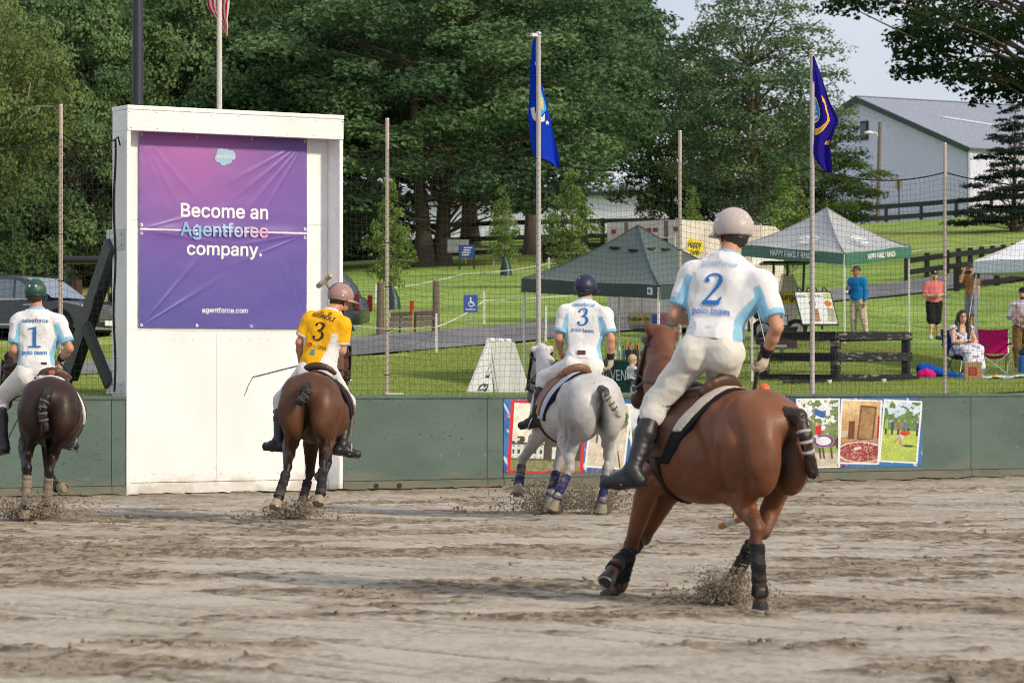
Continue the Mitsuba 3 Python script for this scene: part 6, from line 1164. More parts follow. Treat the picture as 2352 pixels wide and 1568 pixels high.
LB, DB = C(150, 206, 236, 0.85), C(30, 120, 200, 0.85)
def team_cols(J, cuff=0.66):
    rt, fw, up = axes(J)
    def f(v):
        col = np.tile(V(0.76, 0.76, 0.78), (len(v), 1)); q = v - J['pel']; a, z, d = q @ rt, q @ up, q @ fw
        L = np.linalg.norm(J['nk'] - J['pel']); wdt = 0.120 + 0.035 * np.clip((z / L - 0.4) * 2, 0, 1)
        col[(np.abs(a) > wdt) & (z < 0.72 * L) & (d > -0.075)] = LB
        for s in 'LR':
            sh, el = J['sh' + s], J['el' + s]; ax = unit(el - sh); t = (v - sh) @ ax / np.linalg.norm(el - sh); r = v - sh - ((v - sh) @ ax)[:, None] * ax; dr_ = np.linalg.norm(r, axis=1)
            arm_ = (t > 0.12) & (dr_ < 0.10) & (np.abs(a) > 0.15); inn = (r @ unit(J['pel'] + up * 0.3 - sh)) > -0.004
            col[arm_ & inn] = LB; col[arm_ & ~inn] = V(0.76, 0.76, 0.78); col[(t > cuff) & (dr_ < 0.10) & (np.abs(a) > 0.16)] = LB
        return col
    return f
def collar(key, J, col):
    rt, fw, up = axes(J); b = Blob(); c = J['nk']; b.cone(c - up * 0.035, c + up * 0.035, 0.088, 0.072, 0.01, cut=[(c + up * 0.03, up), (c - up * 0.03, -up)]); part(key + '__collar', b.mesh(0.007), 'cloth', col, smooth=True)

# ================================================================ HORSES: builder
class Steed:
    """World frame of a horse: root on the ground under its middle, heading turned yaw to the left of straight away."""
    def __init__(s, X, Y, yaw, z, fs=1.0, ws=1.0, bend=0.0):
        a = math.radians(yaw); s.o = V(X, Y, 0); s.h = V(-math.sin(a), math.cos(a), 0); s.r = V(math.cos(a), math.sin(a), 0); s.z, s.fs, s.ws, s.bend = z, fs, ws, bend; s.R = np.stack([s.r, s.h, V(0, 0, 1)], 1)
    def W(s, x, f, z): return s.o + s.r * (x * s.ws + s.bend * max(f, 0) ** 2) + s.h * f * s.fs + V(0, 0, z)
    def px(s, px, py, f):
        """The point in photo pixel (px, py) on the plane at distance f ahead of the root."""
        d = P(px, py, 1.0) - V(0, 0, EYE); o = V(0, 0, EYE); t = ((s.o + s.h * f * s.fs - o) @ s.h) / (d @ s.h); return o + d * t
def horse(key, S, leg, poll, muzzle, coat, colf, lab, tail, ears=None, wraps=None, hoof_c=(0.10, 0.085, 0.065), wrapped=('LF', 'RF', 'LH', 'RH'), boot_c=(0.015, 0.015, 0.018), neck_dip=0.0, tack=(0.05, 0.022, 0.014), pad=(0.7, 0.7, 0.72), h=0.0125, mane=None, pad2=None, fleece=None):
    z, W_ = S.z, S.W; E = lambda c, r: (W_(*c), V(r[0] * S.ws, r[1] * S.fs, r[2]))
    tr = Blob()
    def trunk(b):
        b.ell(*E((0, 0.10, z - 0.37), (0.285, 0.58, 0.325)), S.R, 0.06); b.ell(*E((0, -0.12, z - 0.30), (0.25, 0.42, 0.28)), S.R, 0.06)
        b.ell(*E((0, 0.60, z - 0.38), (0.215, 0.25, 0.31)), S.R, 0.08); b.cone(W_(0, 0.10, z - 0.14), W_(0, 0.62, z - 0.09), 0.13, 0.115, 0.08); b.cone(W_(0, -0.05, z - 0.12), W_(0, -0.5, z - 0.12), 0.13, 0.14, 0.08)
    trunk(tr); b = Blob(); trunk(b)
    b.ell(*E((0, -0.45, z - 0.20), (0.225, 0.30, 0.20)), S.R, 0.06)
    for s in (-1, 1):
        b.ell(*E((s * 0.135, -0.46, z - 0.30), (0.152, 0.285, 0.28)), S.R, 0.05); b.ell(*E((s * 0.128, -0.60, z - 0.40), (0.118, 0.160, 0.23)), S.R, 0.05)
        b.ell(*E((s * 0.165, 0.50, z - 0.36), (0.085, 0.19, 0.27)), S.R, 0.05)
    wd = [None] * 4
    for nm, (st, hk, fe, hf) in leg.items():
        s = -1 if nm[0] == 'L' else 1
        if nm[1] == 'H':
            hip = W_(s * 0.15, -0.46, z - 0.34); bt = W_(s * 0.14, -0.60, z - 0.42)
            b.cone(hip, st, 0.180, 0.105, 0.05, (S.r, 0.78)); b.cone(bt, (st + hk) / 2 + (bt - hip) * 0.10, 0.115, 0.058, 0.05, (S.r, 0.85)); b.cone(st, hk, 0.098, 0.046, 0.035, (S.r, 0.85)); m_ = hk + unit(hk - fe) * 0.045
            b.cone(hk, m_, 0.046, 0.034, 0.02, (S.r, 0.75)); b.cone(hk, fe, 0.039, 0.029, 0.02)
        else:
            shp = W_(s * 0.15, 0.58, z - 0.46); b.cone(shp, st, 0.125, 0.095, 0.06, (S.r, 0.8)); b.cone(st, hk, 0.082, 0.043, 0.035); b.ell(hk, V(0.046, 0.048, 0.058), S.R, 0.02); b.cone(hk, fe, 0.034, 0.028, 0.02)
        b.ell(fe, V(0.043, 0.045, 0.045), S.R, 0.02); b.cone(fe, fe + (hf - fe) * 0.75, 0.036, 0.042, 0.02)
    nb = W_(0, 0.60, z - 0.24); nt = W_(0, 0.45, z - 0.12); flat = (S.r, 0.62); mid = (nb + poll) / 2 + V(0, 0, 0.05 - neck_dip)
    b.cone(nb, mid, 0.205, 0.150, 0.08, flat); b.cone(mid, poll, 0.155, 0.098, 0.06, flat); b.cone(nt, mid + V(0, 0, 0.04), 0.10, 0.09, 0.08, flat)
    ax = unit(muzzle - poll); HL = np.linalg.norm(muzzle - poll); hr = S.r - ax * (S.r @ ax); hr = unit(hr); hn = np.cross(hr, ax); hn = hn if hn @ S.h > 0 or hn[2] > 0 else -hn
    b.cone(poll, poll + ax * HL * 0.45, 0.105, 0.092, 0.04, (hr, 0.82)); b.cone(poll + ax * HL * 0.45, muzzle, 0.088, 0.060, 0.04, (hr, 0.85)); b.ell(poll + ax * HL * 0.30 - hn * 0.05, V(0.075, 0.13, 0.10), np.stack([hr, ax, hn], 1), 0.04); b.ell(muzzle, V(0.055, 0.06, 0.062), S.R, 0.03)
    for s in (-1, 1):
        b.ell(poll + ax * HL * 0.26 + hr * s * 0.085 + hn * 0.03, V(0.022, 0.03, 0.024), np.stack([hr, ax, hn], 1), 0.012)
        et = ears[0 if s < 0 else 1] if ears else poll - ax * 0.15 + hr * s * 0.07; eb = poll + hr * s * 0.055 - ax * 0.02
        b.cone(eb, eb + (et - eb) * 0.45, 0.034, 0.042, 0.015, (hn, 0.6)); b.cone(eb + (et - eb) * 0.45, et, 0.042, 0.006, 0.01, (hn, 0.5))
    m = b.mesh(h); v = np.array(m.vertices); q = v - S.o; loc = np.stack([q @ S.r / S.ws, q @ S.h / S.fs, q[:, 2]], 1)
    fz = np.stack([loc[:, 1], loc[:, 2] - z], 1); sd = np.clip((np.abs(loc[:, 0]) - 0.05) / 0.08, 0, 1); ds = np.zeros(len(v))
    for pl, amp_, w_ in (([(-0.40, -0.06), (-0.58, -0.28), (-0.60, -0.52), (-0.50, -0.70)], -0.016, 0.035), ([(-0.06, -0.22), (-0.17, -0.40), (-0.20, -0.62)], -0.020, 0.060), ([(-0.24, -0.62), (-0.34, -0.50), (-0.40, -0.36)], -0.010, 0.04), ([(0.30, -0.12), (0.34, -0.40), (0.40, -0.62)], -0.014, 0.045), ([(-0.20, -0.11), (-0.24, -0.14)], 0.016, 0.05), ([(-0.30, -0.40), (-0.36, -0.30)], 0.012, 0.09), ([(-0.64, -0.30), (-0.66, -0.44)], 0.010, 0.06)):
        ln = np.array(pl, float); dd = np.full(len(v), 9.0)
        for a_, b_ in zip(ln[:-1], ln[1:]): t_ = np.clip((fz - a_) @ (b_ - a_) / ((b_ - a_) @ (b_ - a_)), 0, 1); dd = np.minimum(dd, np.linalg.norm(fz - a_ - t_[:, None] * (b_ - a_), axis=1))
        ds += 1.6 * amp_ * np.exp(-(dd / w_) ** 2)
    ds += 0.0035 * np.sin(fz[:, 0] * 62) * np.exp(-((fz[:, 0] - 0.10) / 0.22) ** 2 - ((fz[:, 1] + 0.42) / 0.16) ** 2); ds = ds * sd + 0.012 * (meshkit.fbm(v * 4.2, 3, 6) - 0.5)
    v = v + np.array(m.vertex_normals) * ds[:, None]; m.vertices = v
    col = np.tile(np.array(coat, float), (len(v), 1)) * (1 + 0.95 * (meshkit.fbm(v * 3.4, 3, 8) - 0.5) + 0.25 * (meshkit.fbm(v * 26, 2, 4) - 0.5))[:, None]
    for nm, (st, hk, fe, hf) in leg.items():
        d = np.minimum(np.linalg.norm(v - (hk + np.clip(((v - hk) @ (fe - hk)) / ((fe - hk) @ (fe - hk)), 0, 1)[:, None] * (fe - hk)), axis=1), np.linalg.norm(v - hf, axis=1) - 0.05); wd = np.clip(1.25 - d / 0.12, 0, 1) if True else 0
        col = colf['leg'](col, wd[:, None]) if 'leg' in colf else col
    if 'body' in colf: col = colf['body'](col, loc, z, v)
    du = colf.get('dust', 0.6) * np.clip((0.55 - v[:, 2]) / 0.5, 0, 1) * np.clip((meshkit.fbm(v * 7, 3, 14) - 0.40) * 3.2, 0, 0.8); col = col * (1 - du[:, None]) + V(0.27, 0.225, 0.175) * du[:, None]     # dust of the arena on the legs
    dm = np.linalg.norm(v - muzzle, axis=1); col = col * (1 - (colf.get('muzzle', 0.6) * np.clip(1.3 - dm / 0.12, 0, 1))[:, None])
    part(key + '__body', m, 'coat', col, smooth=True)
    # hooves, boots
    for nm, (st, hk, fe, hf) in leg.items():
        d = unit(hf - fe); p0 = hf - d * 0.035; k = part(key + '__hoof', tube([p0 - d * 0.02, p0, hf + d * 0.03, hf + d * 0.034], [0.038, 0.045, 0.057, 0.052], 16), 'satin', hoof_c)
        part(k + '__shoe', tube([hf + d * 0.036 + 0.045 * (math.cos(a) * unit(np.cross(d, S.h + V(0, 0, 0.3))) + math.sin(a) * unit(np.cross(d, np.cross(d, S.h + V(0, 0, 0.3))))) for a in np.linspace(0.6, 5.7, 14)], 0.008, 6), 'metal', (0.25, 0.24, 0.22))
        if nm in wrapped:
            a0, a1 = hk + (fe - hk) * 0.24, fe + (hf - fe) * 0.28; wb = Blob(); wb.cone(a0, hk + (fe - hk) * 0.8, 0.046, 0.042, 0.01, cut=[(a0, hk - fe)]); wb.cone(hk + (fe - hk) * 0.8, a1, 0.042, 0.053, 0.02, cut=[(a1, hf - fe)])
            wm = rumple(wb.mesh(0.007), 0.007, 22, 3); wn_ = (np.clip((meshkit.fbm(np.asarray(wm.vertices) * 16, 3, 7) - 0.42) * 3, 0, 0.75) * colf.get('dust', 0.6))[:, None]; wk = part(key + '__leg_boot', wm, 'cloth', V(*(boot_c if not isinstance(boot_c, dict) else boot_c[nm])) * (1 - wn_) + V(0.24, 0.20, 0.155) * wn_, smooth=True)
            for t in (0.35, 0.6, 0.85):
                c_ = hk + (fe - hk) * t; n_ = unit(fe - hk); e1 = unit(np.cross(n_, S.h + V(0.01, 0, 0))); e2 = np.cross(n_, e1); part(wk + '__strap', tube([c_ + (e1 * math.cos(a) + e2 * math.sin(a)) * 0.0455 for a in np.linspace(0, 6.283, 15)[:-1]], 0.006, 5, closed=True), 'satin', tuple(0.6 * np.array(boot_c if not isinstance(boot_c, dict) else boot_c[nm]) + 0.005))
    # tail, bound and taped
    pts, rs, tc, bands = tail; tb = Blob(); tb.chain(pts, rs, 0.015); tm_ = rumple(tb.mesh(0.006), 0.009, 28, 5, (1, 1, 0.4)); tk = part(key + '__tail', tm_, 'satin', tc if 'dark' not in bands else np.where((np.linalg.norm(np.asarray(tm_.vertices) - pts[0], axis=1) < bands['dark'])[:, None], V(0.035, 0.03, 0.032), V(*tc)), smooth=True); cp = curve(pts, 40)
    for t in bands['at']:
        i = int(t * (len(cp) - 2)); n_ = unit(cp[i + 1] - cp[i]); e1 = unit(np.cross(n_, V(0.3, 0.2, 1))); e2 = np.cross(n_, e1); rr = np.interp(t, np.linspace(0, 1, len(rs)), rs) + 0.003
        part(tk + '__tape', tube([cp[i] + (e1 * math.cos(a) + e2 * math.sin(a)) * rr for a in np.linspace(0, 6.283, 15)[:-1]], 0.010, 6, closed=True), 'satin', bands['col'])
    rs_ = np.random.default_rng(len(key)); st_ = []
    for _ in range(34):
        t = rs_.uniform(0.3, 0.98); i = int(t * (len(cp) - 2)); d_ = unit(cp[i + 1] - cp[i]); rr = np.interp(t, np.linspace(0, 1, len(rs)), rs); o_ = unit(np.cross(d_, rs_.normal(0, 1, 3))); p0 = cp[i] + o_ * rr * 0.93; L_ = rs_.uniform(0.04, 0.09)
        st_.append(tube([p0, p0 + d_ * L_ * 0.5 + o_ * 0.010, p0 + d_ * L_ + o_ * rs_.uniform(0.0, 0.012) - V(0, 0, 0.02)], [0.0028, 0.0024, 0.0012], 3))
    part(tk + '__loose_hair', cat(st_), 'satin', tc, smooth=False); kind(tk + '__loose_hair', 'stuff')
    cr = curve([W_(0, 0.50, z - 0.03), (nt + mid) / 2 + V(0, 0, 0.14), mid + V(0, 0, 0.135), poll + V(0, 0, 0.075)], 60); st_ = []
    for _ in range(420):
        i = rs_.integers(0, len(cr) - 1); p0 = cr[i] * rs_.uniform(0, 1) + 0; p0 = cr[i] + S.r * rs_.normal(0, 0.010) - V(0, 0, 0.02); st_.append(tube([p0, p0 + V(0, 0, 0.030) + S.r * rs_.normal(0, 0.008), p0 + V(0, 0, 0.055) + S.r * rs_.normal(0, 0.016)], [0.0035, 0.003, 0.001], 3))
    part(key + '__mane', cat(st_), 'satin', tuple(0.5 * np.array(coat)), smooth=False); kind(key + '__mane', 'stuff')
    # tack
    def shell(nm, off, f0, f1, zlo, colr, mat='satin', slant=0.0):
        cuts = [(W_(0, f0, z), -S.h + V(0, 0, slant)), (W_(0, f1, z), S.h - V(0, 0, slant * (0 if nm == 'saddle_pad' else 1)))] + ([(W_(0, 0, zlo), V(0, 0, -1))] if zlo is not None else [])
        return part(key + '__' + nm, tr.mesh(0.011, off, cuts), mat, colr, smooth=True)
    pk = shell('saddle_pad', 0.016, -0.22, 0.46, z - 0.44, pad, 'cloth', -0.75)
    if pad2 is not None: shell('saddle_pad_border', 0.020, -0.262, -0.222, z - 0.46, pad2, 'cloth', -0.75)
    sb = Blob(); sb.ell(*E((0, 0.16, z - 0.35), (0.325, 0.20, 0.31)), S.R, 0.03); shell('saddle_fleece', 0.026, -0.17, -0.05, z - 0.24, fleece, 'cloth', -0.75) if fleece is not None else None; shell('saddle_flap', 0.030, -0.02, 0.34, z - 0.40, tack, 'satin', -0.5); shell('girth', 0.020, 0.28, 0.37, None, tuple(0.25 * np.array(tack)), 'satin')
    cs = Blob(); cs.chain([W_(x, -0.11 + 2.2 * x * x, z + 0.085 - 2.6 * x * x) for x in np.linspace(-0.165, 0.165, 9)], [0.022, 0.027, 0.030, 0.032, 0.032, 0.032, 0.030, 0.027, 0.022], 0.02, flat=(S.h, 0.7)); cs.ell(*E((0, 0.08, z - 0.01), (0.15, 0.22, 0.055)), S.R, 0.04); cs.chain([W_(x, 0.33 - 1.0 * x * x, z + 0.045 - 2.0 * x * x) for x in np.linspace(-0.13, 0.13, 7)], [0.03] * 7, 0.03)
    part(key + '__saddle', cs.mesh(0.010), 'gloss' if False else 'satin', tack, smooth=True)
    dk = (0.018, 0.012, 0.010)
    def ring(t, grow, nm, w=0.013):
        c_ = poll + ax * HL * t; rr = np.interp(t, [0, 0.45, 1], [0.112, 0.098, 0.066]) + grow; part(key + '__' + nm, tube([c_ + hr * math.cos(a) * rr * 0.92 + hn * (math.sin(a) * rr * 1.12 - 0.01) for a in np.linspace(0, 6.283, 21)[:-1]], w, 6, closed=True), 'satin', dk)
    ring(0.60, 0.006, 'noseband'); ring(0.80, 0.010, 'dropped_noseband', 0.011); ring(0.08, 0.012, 'browband', 0.014)
    nk_ = nb * 0.55 + mid * 0.45; na = unit(mid - nb); n1 = unit(S.r - na * (S.r @ na)); n2 = np.cross(n1, na); part(key + '__neck_strap', tube([nk_ + n1 * math.cos(a) * 0.125 + n2 * math.sin(a) * 0.195 for a in np.linspace(0, 6.283, 25)[:-1]], 0.016, 6, closed=True), 'satin', dk)
    for s in (-1, 1):
        side = lambda t, o=0.0: poll + ax * HL * t + hr * s * (np.interp(t, [0, 0.45, 1], [0.105, 0.086, 0.060]) + 0.006 + o)
        part(key + '__cheekpiece', tube([side(0.0) - ax * 0.03 + hn * 0.0, side(0.3), side(0.6), side(0.84)], 0.014, 6), 'satin', dk); part(key + '__bit_ring', tube([side(0.84, 0.01) + ax * 0.026 * math.cos(a) + hn * 0.026 * math.sin(a) for a in np.linspace(0, 6.283, 13)[:-1]], 0.006, 6, closed=True), 'metal', (0.6, 0.6, 0.6))
        part(key + '__rein', tube(curve([side(0.84, 0.01), (side(0.84) * 0.45 + W_(s * 0.14, 0.60, z) * 0.55) + V(0, 0, 0.06), W_(s * 0.10, 0.50, z + 0.06), W_(s * 0.04, 0.40, z + 0.16)], 20), 0.009, 6), 'satin', dk)
    tag(key, lab, 'horse'); return b, tr
def stirrup(key, S, an, d, top, s):
    """Stirrup leather and iron."""
    d = unit(d); ft = an + d * 0.07 - V(0, 0, 0.09); up = unit(top - ft); x = unit(np.cross(d, up)); k = part(key + '__stirrup_leather', bar(top, ft + up * 0.12, 0.028, 0.006, up=x), 'satin', (0.04, 0.02, 0.015))
    part(key + '__stirrup_iron', tube([ft + x * 0.058 * math.sin(a) + up * (0.06 - 0.068 * math.cos(a)) for a in np.linspace(0, 6.283, 19)[:-1]], 0.007, 6, closed=True), 'metal', (0.7, 0.7, 0.7)); part(key + '__stirrup_iron', bar(ft - x * 0.052, ft + x * 0.052, 0.045, 0.010, up=up), 'metal', (0.6, 0.6, 0.6))
def mallet(key, grip, headp, axis, lab, cane=C(190, 150, 100), hc=C(214, 188, 150), ring=(0.6, 0.6, 0.6), wrap=(0.04, 0.03, 0.05), L=0.235, r=0.023, bend=V(0, 0, 0)):
    d = unit(headp - grip); q = curve([grip - d * 0.10, (grip + headp) / 2 + bend, headp], 16); part(key + '__cane', tube(q, np.linspace(0.0095, 0.0075, len(q)), 7), 'satin', cane); part(key + '__grip', tube([grip - d * 0.12, grip + d * 0.22], [0.016, 0.013], 8), 'satin', wrap)
    a = unit(axis); k = part(key + '__head', tube([headp - a * L / 2, headp - a * (L / 2 - 0.01), headp + a * (L / 2 - 0.01), headp + a * L / 2], [r * 0.85, r, r, r * 0.8], 16), 'satin', hc); part(k + '__band', tube([headp - a * 0.045, headp + a * 0.045], [r + 0.002, r + 0.002], 16), 'satin', (0.72, 0.70, 0.66)); tag(key, lab, 'mallet')

# ================================================================ THE FOUR HORSES AND RIDERS
def midp(a, b, t=0.5): return a * (1 - t) + b * t
def rider_legs(J, S, kn=None, an=None):
    """Hips from the pelvis; the leg the horse hides mirrors the visible one."""
    J['hiL'] = J['pel'] - J['rt'] * 0.095 - V(0, 0, 0.03); J['hiR'] = J['pel'] + J['rt'] * 0.095 - V(0, 0, 0.03)
    mir = lambda p: p - 2 * S.r * ((p - S.o) @ S.r)
    for q, o in (('L', 'R'), ('R', 'L')):
        for j in ('kn', 'an'):
            if j + q not in J: J[j + q] = mir(J[j + o])
        if 'td' + q not in J: t = J['td' + o]; J['td' + q] = t - 2 * S.r * (t @ S.r)
def dress_rider(key, J, S, num, hc, lab, numtxt, gl='LR', num_dist=0.20, num_h=0.20, skin=SKIN, col=None, colf=None, breech=(0.74, 0.73, 0.71), helmet_kw={}, guard=C(52, 30, 26), hands=None, horse_key=None, hem=0.03, sleeve=0.78):
    figure(key, J, skin, hands=hands, feet=False, h=0.008)
    g = 0.020; sb = shirt(key, J, (0.76, 0.76, 0.78), g=g, hem=hem, sleeve=sleeve, colf=colf if colf else team_cols(J), amp=0.014, seed=len(key) + num, flare=0.012)
    collar(key, J, LB if colf is None else (0.75, 0.75, 0.75)); trousers(key, J, breech, to=1.16, name='breeches', g=0.016, top=0.10, t0=0.098, t1=0.062, amp=0.011, seed=num + 3)
    for q in 'LR':
        boot(key, J['kn' + q], J['an' + q], J['td' + q], top=0.10)
        kp = Blob(); k_, a_, h_ = J['kn' + q], J['an' + q], J['hi' + q]; fwd = unit((k_ - h_) + (k_ - a_)); kp.cone(k_ + unit(h_ - k_) * 0.075 + fwd * 0.012, k_ + unit(a_ - k_) * 0.13 + fwd * 0.018, 0.070, 0.070, 0.03); m = kp.mesh(0.008, cuts=[(k_ - fwd * 0.02, -fwd)]); part(key + '__knee_guard', m, 'satin', guard, smooth=True)
        part(key + '__knee_strap', tube([k_ + unit(h_ - k_) * 0.05 + 0.083 * (math.cos(a) * S.r + math.sin(a) * unit(np.cross(S.r, h_ - k_))) for a in np.linspace(0, 6.283, 17)[:-1]], 0.009, 6, closed=True), 'satin', tuple(0.5 * np.array(guard)))
        if horse_key: stirrup(horse_key, S, J['an' + q], J['td' + q], S.W((-1 if q == 'L' else 1) * 0.30, 0.24, S.z - 0.30), q)
    c, fd = J['hd'], unit(J['fd']); nb_ = Blob(); nb_.ell(c - fd * 0.040 - V(0, 0, 0.045), V(0.068, 0.058, 0.062), None, 0.02); nb_.ell(c - fd * 0.02 - V(0, 0, 0.02), V(0.080, 0.085, 0.05), None, 0.03)
    part(key + '__hair', rumple(nb_.mesh(0.007, cuts=[(c + fd * 0.035, fd)]), 0.012, 40, 3), 'satin', (0.028, 0.019, 0.014), smooth=True)
    helmet(key, J, hc, **helmet_kw); tag(key, lab, 'person'); return sb
def glove(key, J, q, hnd, col, cuff=(0.03, 0.025, 0.03)):
    b = Blob(); w = J['wr' + q]; hand(b, w, *hnd, 1.0, 1.32); b.cone(w - unit(hnd[0]) * 0.03, w + unit(hnd[0]) * 0.04, 0.036, 0.032, 0.02); b.ell(w + unit(hnd[0]) * 0.05, V(0.04, 0.04, 0.04) * 0.8, None, 0.02)
    k = part(key + '__glove', b.mesh(0.005), 'cloth', col, smooth=True); f = unit(J['wr' + q] - J['el' + q]); part(key + '__wristband', tube([w - f * 0.075, w - f * 0.07, w - f * 0.012, w - f * 0.008], [0.036, 0.039, 0.037, 0.035], 14), 'cloth', cuff)
bay_leg = lambda c, w: c * (1 - w) + V(0.014, 0.011, 0.010) * w

# ---- chestnut horse, nearest
S2 = Steed(1.27, 19.8, 38, 1.312, 0.90, 0.97, 0.30); q = S2.px
leg2 = {'LH': (q(1682, 1118, -0.18), q(1736, 1214, -0.62), q(1746, 1356, -0.66), q(1746, 1396, -0.64)), 'RH': (q(1790, 1105, -0.22), q(1742, 1222, -0.36), q(1684, 1330, -0.10), q(1666, 1378, 0.0)),
        'LF': (q(1492, 1108, 0.42), q(1450, 1252, 0.72), q(1427, 1340, 0.82), q(1400, 1366, 0.90)), 'RF': (q(1545, 1112, 0.46), q(1480, 1232, 0.78), q(1412, 1300, 0.66), q(1396, 1328, 0.62))}
def chest_body(c, l, z, v):
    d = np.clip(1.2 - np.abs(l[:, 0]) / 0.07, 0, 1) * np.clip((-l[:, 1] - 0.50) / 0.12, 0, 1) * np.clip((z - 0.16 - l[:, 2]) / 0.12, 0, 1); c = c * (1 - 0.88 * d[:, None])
    return c
tl = [S2.W(0, -0.66, 1.19), S2.W(0.04, -0.79, 1.17), q(1848, 1000, -0.84), q(1858, 1045, -0.84), q(1866, 1085, -0.82)]
horse('chestnut_horse', S2, leg2, q(1518, 782, 0.98), q(1470, 918, 1.16), (0.165, 0.061, 0.028), {'body': chest_body, 'dust': 0.22, 'muzzle': 0.7, 'leg': lambda c, w: c * (1 - 0.35 * w)}, 'bright chestnut horse nearest the camera, turning left with black leg boots',
      (tl, [0.050, 0.046, 0.034, 0.030, 0.036], (0.030, 0.013, 0.011), {'at': (0.48, 0.62, 0.76), 'col': (0.42, 0.40, 0.40)}), ears=(q(1476, 731, 1.06), q(1556, 748, 1.02)), hoof_c=(0.02, 0.02, 0.022), pad=(0.016, 0.016, 0.020), tack=(0.075, 0.032, 0.020), neck_dip=0.03, fleece=(0.58, 0.52, 0.44))
Y = 19.75; p_ = lambda x, y, d=0.0: P(x, y, Y + d)
J2 = dict(pel=p_(1634, 800, 0.0), nk=p_(1672, 590, 0.14), hd=p_(1682, 532, 0.20), shL=p_(1592, 628, 0.20), shR=p_(1752, 650, -0.02), elL=p_(1550, 724, 0.16), wrL=p_(1600, 742, 0.40), elR=p_(1784, 752, -0.12), wrR=p_(1756, 818, 0.02), fd=unit(V(-0.62, 0.78, -0.06)), hup=unit(V(0.05, 0.05, 1)),
          knL=p_(1506, 928, 0.12), anL=p_(1452, 1082, -0.02), tdL=unit(V(-0.95, 0.35, -0.05)), rt=unit(V(0.9, -0.25, 0)))
rider_legs(J2, S2); hnd2 = {'R': (P(1742, 862, Y + 0.04) - J2['wrR'], V(-0.7, 0.5, 0.1), V(0.3, 0.9, 0.1), 1.15), 'L': (V(0.5, 0.7, -0.1), V(0.2, 0.2, -1), V(0.5, -0.5, 0.2), 1.0)}
sb = dress_rider('rider', J2, S2, 2, C(202, 190, 186), 'rider with number 2 on a white shirt, standing in the chestnut horse\'s stirrups', '2', hands=hnd2, horse_key='chestnut_horse', breech=(0.66, 0.64, 0.60), guard=(0.018, 0.016, 0.020),
     helmet_kw=dict(r=(0.118, 0.132, 0.122), mat='satin', lip=0.045, dots=[((0.02, -0.9, 0.42), 0.012, (0.7, 0.7, 0.7)), ((0.62, -0.62, 0.18), 0.012, (0.7, 0.7, 0.7)), ((0.88, -0.42, 0.05), 0.014, C(236, 120, 60)), ((-0.75, 0.2, 0.2), 0.016, (0.5, 0.5, 0.5))]))
on_back('rider', J2, sb, digit('2', 0.205), 0.355, DB, 'number', 0.02, side=-0.005, tilt=0.0); on_back('rider', J2, sb, text('salesforce', 0.036, False, flat=True), 0.10, C(150, 190, 230), 'lettering', 0.02); on_back('rider', J2, sb, text('polo team', 0.040, True, flat=True), 0.415, C(90, 140, 220), 'lettering', 0.02)
glove('rider', J2, 'R', hnd2['R'], C(210, 200, 180)); part('rider__belt', tube([J2['pel'] + axes(J2)[2] * 0.095 + 0.168 * math.cos(a) * axes(J2)[0] + 0.128 * math.sin(a) * axes(J2)[1] for a in np.linspace(0, 6.283, 25)[:-1]], 0.014, 6, closed=True), 'satin', (0.62, 0.60, 0.57))
gp = J2['wrR'] + unit(P(1742, 862, Y + 0.04) - J2['wrR']) * 0.085 + V(-0.015, 0.015, 0); mallet('mallet', gp, P(1682, 1198, Y + 0.75), P(1700, 1190, Y + 0.7) - P(1662, 1204, Y + 0.82), 'mallet hanging behind the chestnut horse, its orange-tan head near the ground', hc=C(222, 150, 96), bend=V(0.02, 0.05, 0))

# ---- white horse
S3 = Steed(0.635, 32.0, 20, 1.435, 1.0, 1.06); q = S3.px
leg3 = {'LH': (q(1300, 1012, -0.16), q(1308, 1077, -0.55), q(1281, 1138, -0.62), q(1272, 1162, -0.60)), 'RH': (q(1404, 1012, -0.22), q(1392, 1076, -0.66), q(1385, 1146, -0.72), q(1382, 1168, -0.70)),
        'LF': (q(1244, 992, 0.48), q(1201, 1054, 0.85), q(1192, 1108, 0.80), q(1189, 1127, 0.76)), 'RF': (q(1300, 1000, 0.44), q(1282, 1068, 0.50), q(1266, 1130, 0.42), q(1262, 1158, 0.44))}
def grey_body(c, l, z, v):
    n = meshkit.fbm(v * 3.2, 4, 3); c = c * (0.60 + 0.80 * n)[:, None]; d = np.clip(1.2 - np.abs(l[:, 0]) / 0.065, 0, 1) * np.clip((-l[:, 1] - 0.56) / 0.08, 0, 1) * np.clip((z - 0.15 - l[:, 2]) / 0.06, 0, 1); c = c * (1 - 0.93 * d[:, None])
    sc = (meshkit.noise(v * V(16, 16, 50) + 3, 4) > 0.90) & (n > 0.5); c[sc] *= 0.45; low = np.clip((0.75 - l[:, 2]) / 0.35, 0, 1) * np.clip((meshkit.fbm(v * 6, 3, 9) - 0.35) * 3, 0, 1); return c * (1 - low[:, None]) + V(0.30, 0.255, 0.20) * low[:, None]
tl = [S3.W(0, -0.72, 1.29), S3.W(-0.01, -0.82, 1.27), q(1391, 909, -0.86), q(1403, 925, -0.88), q(1413, 941, -0.88), q(1420, 952, -0.87)]
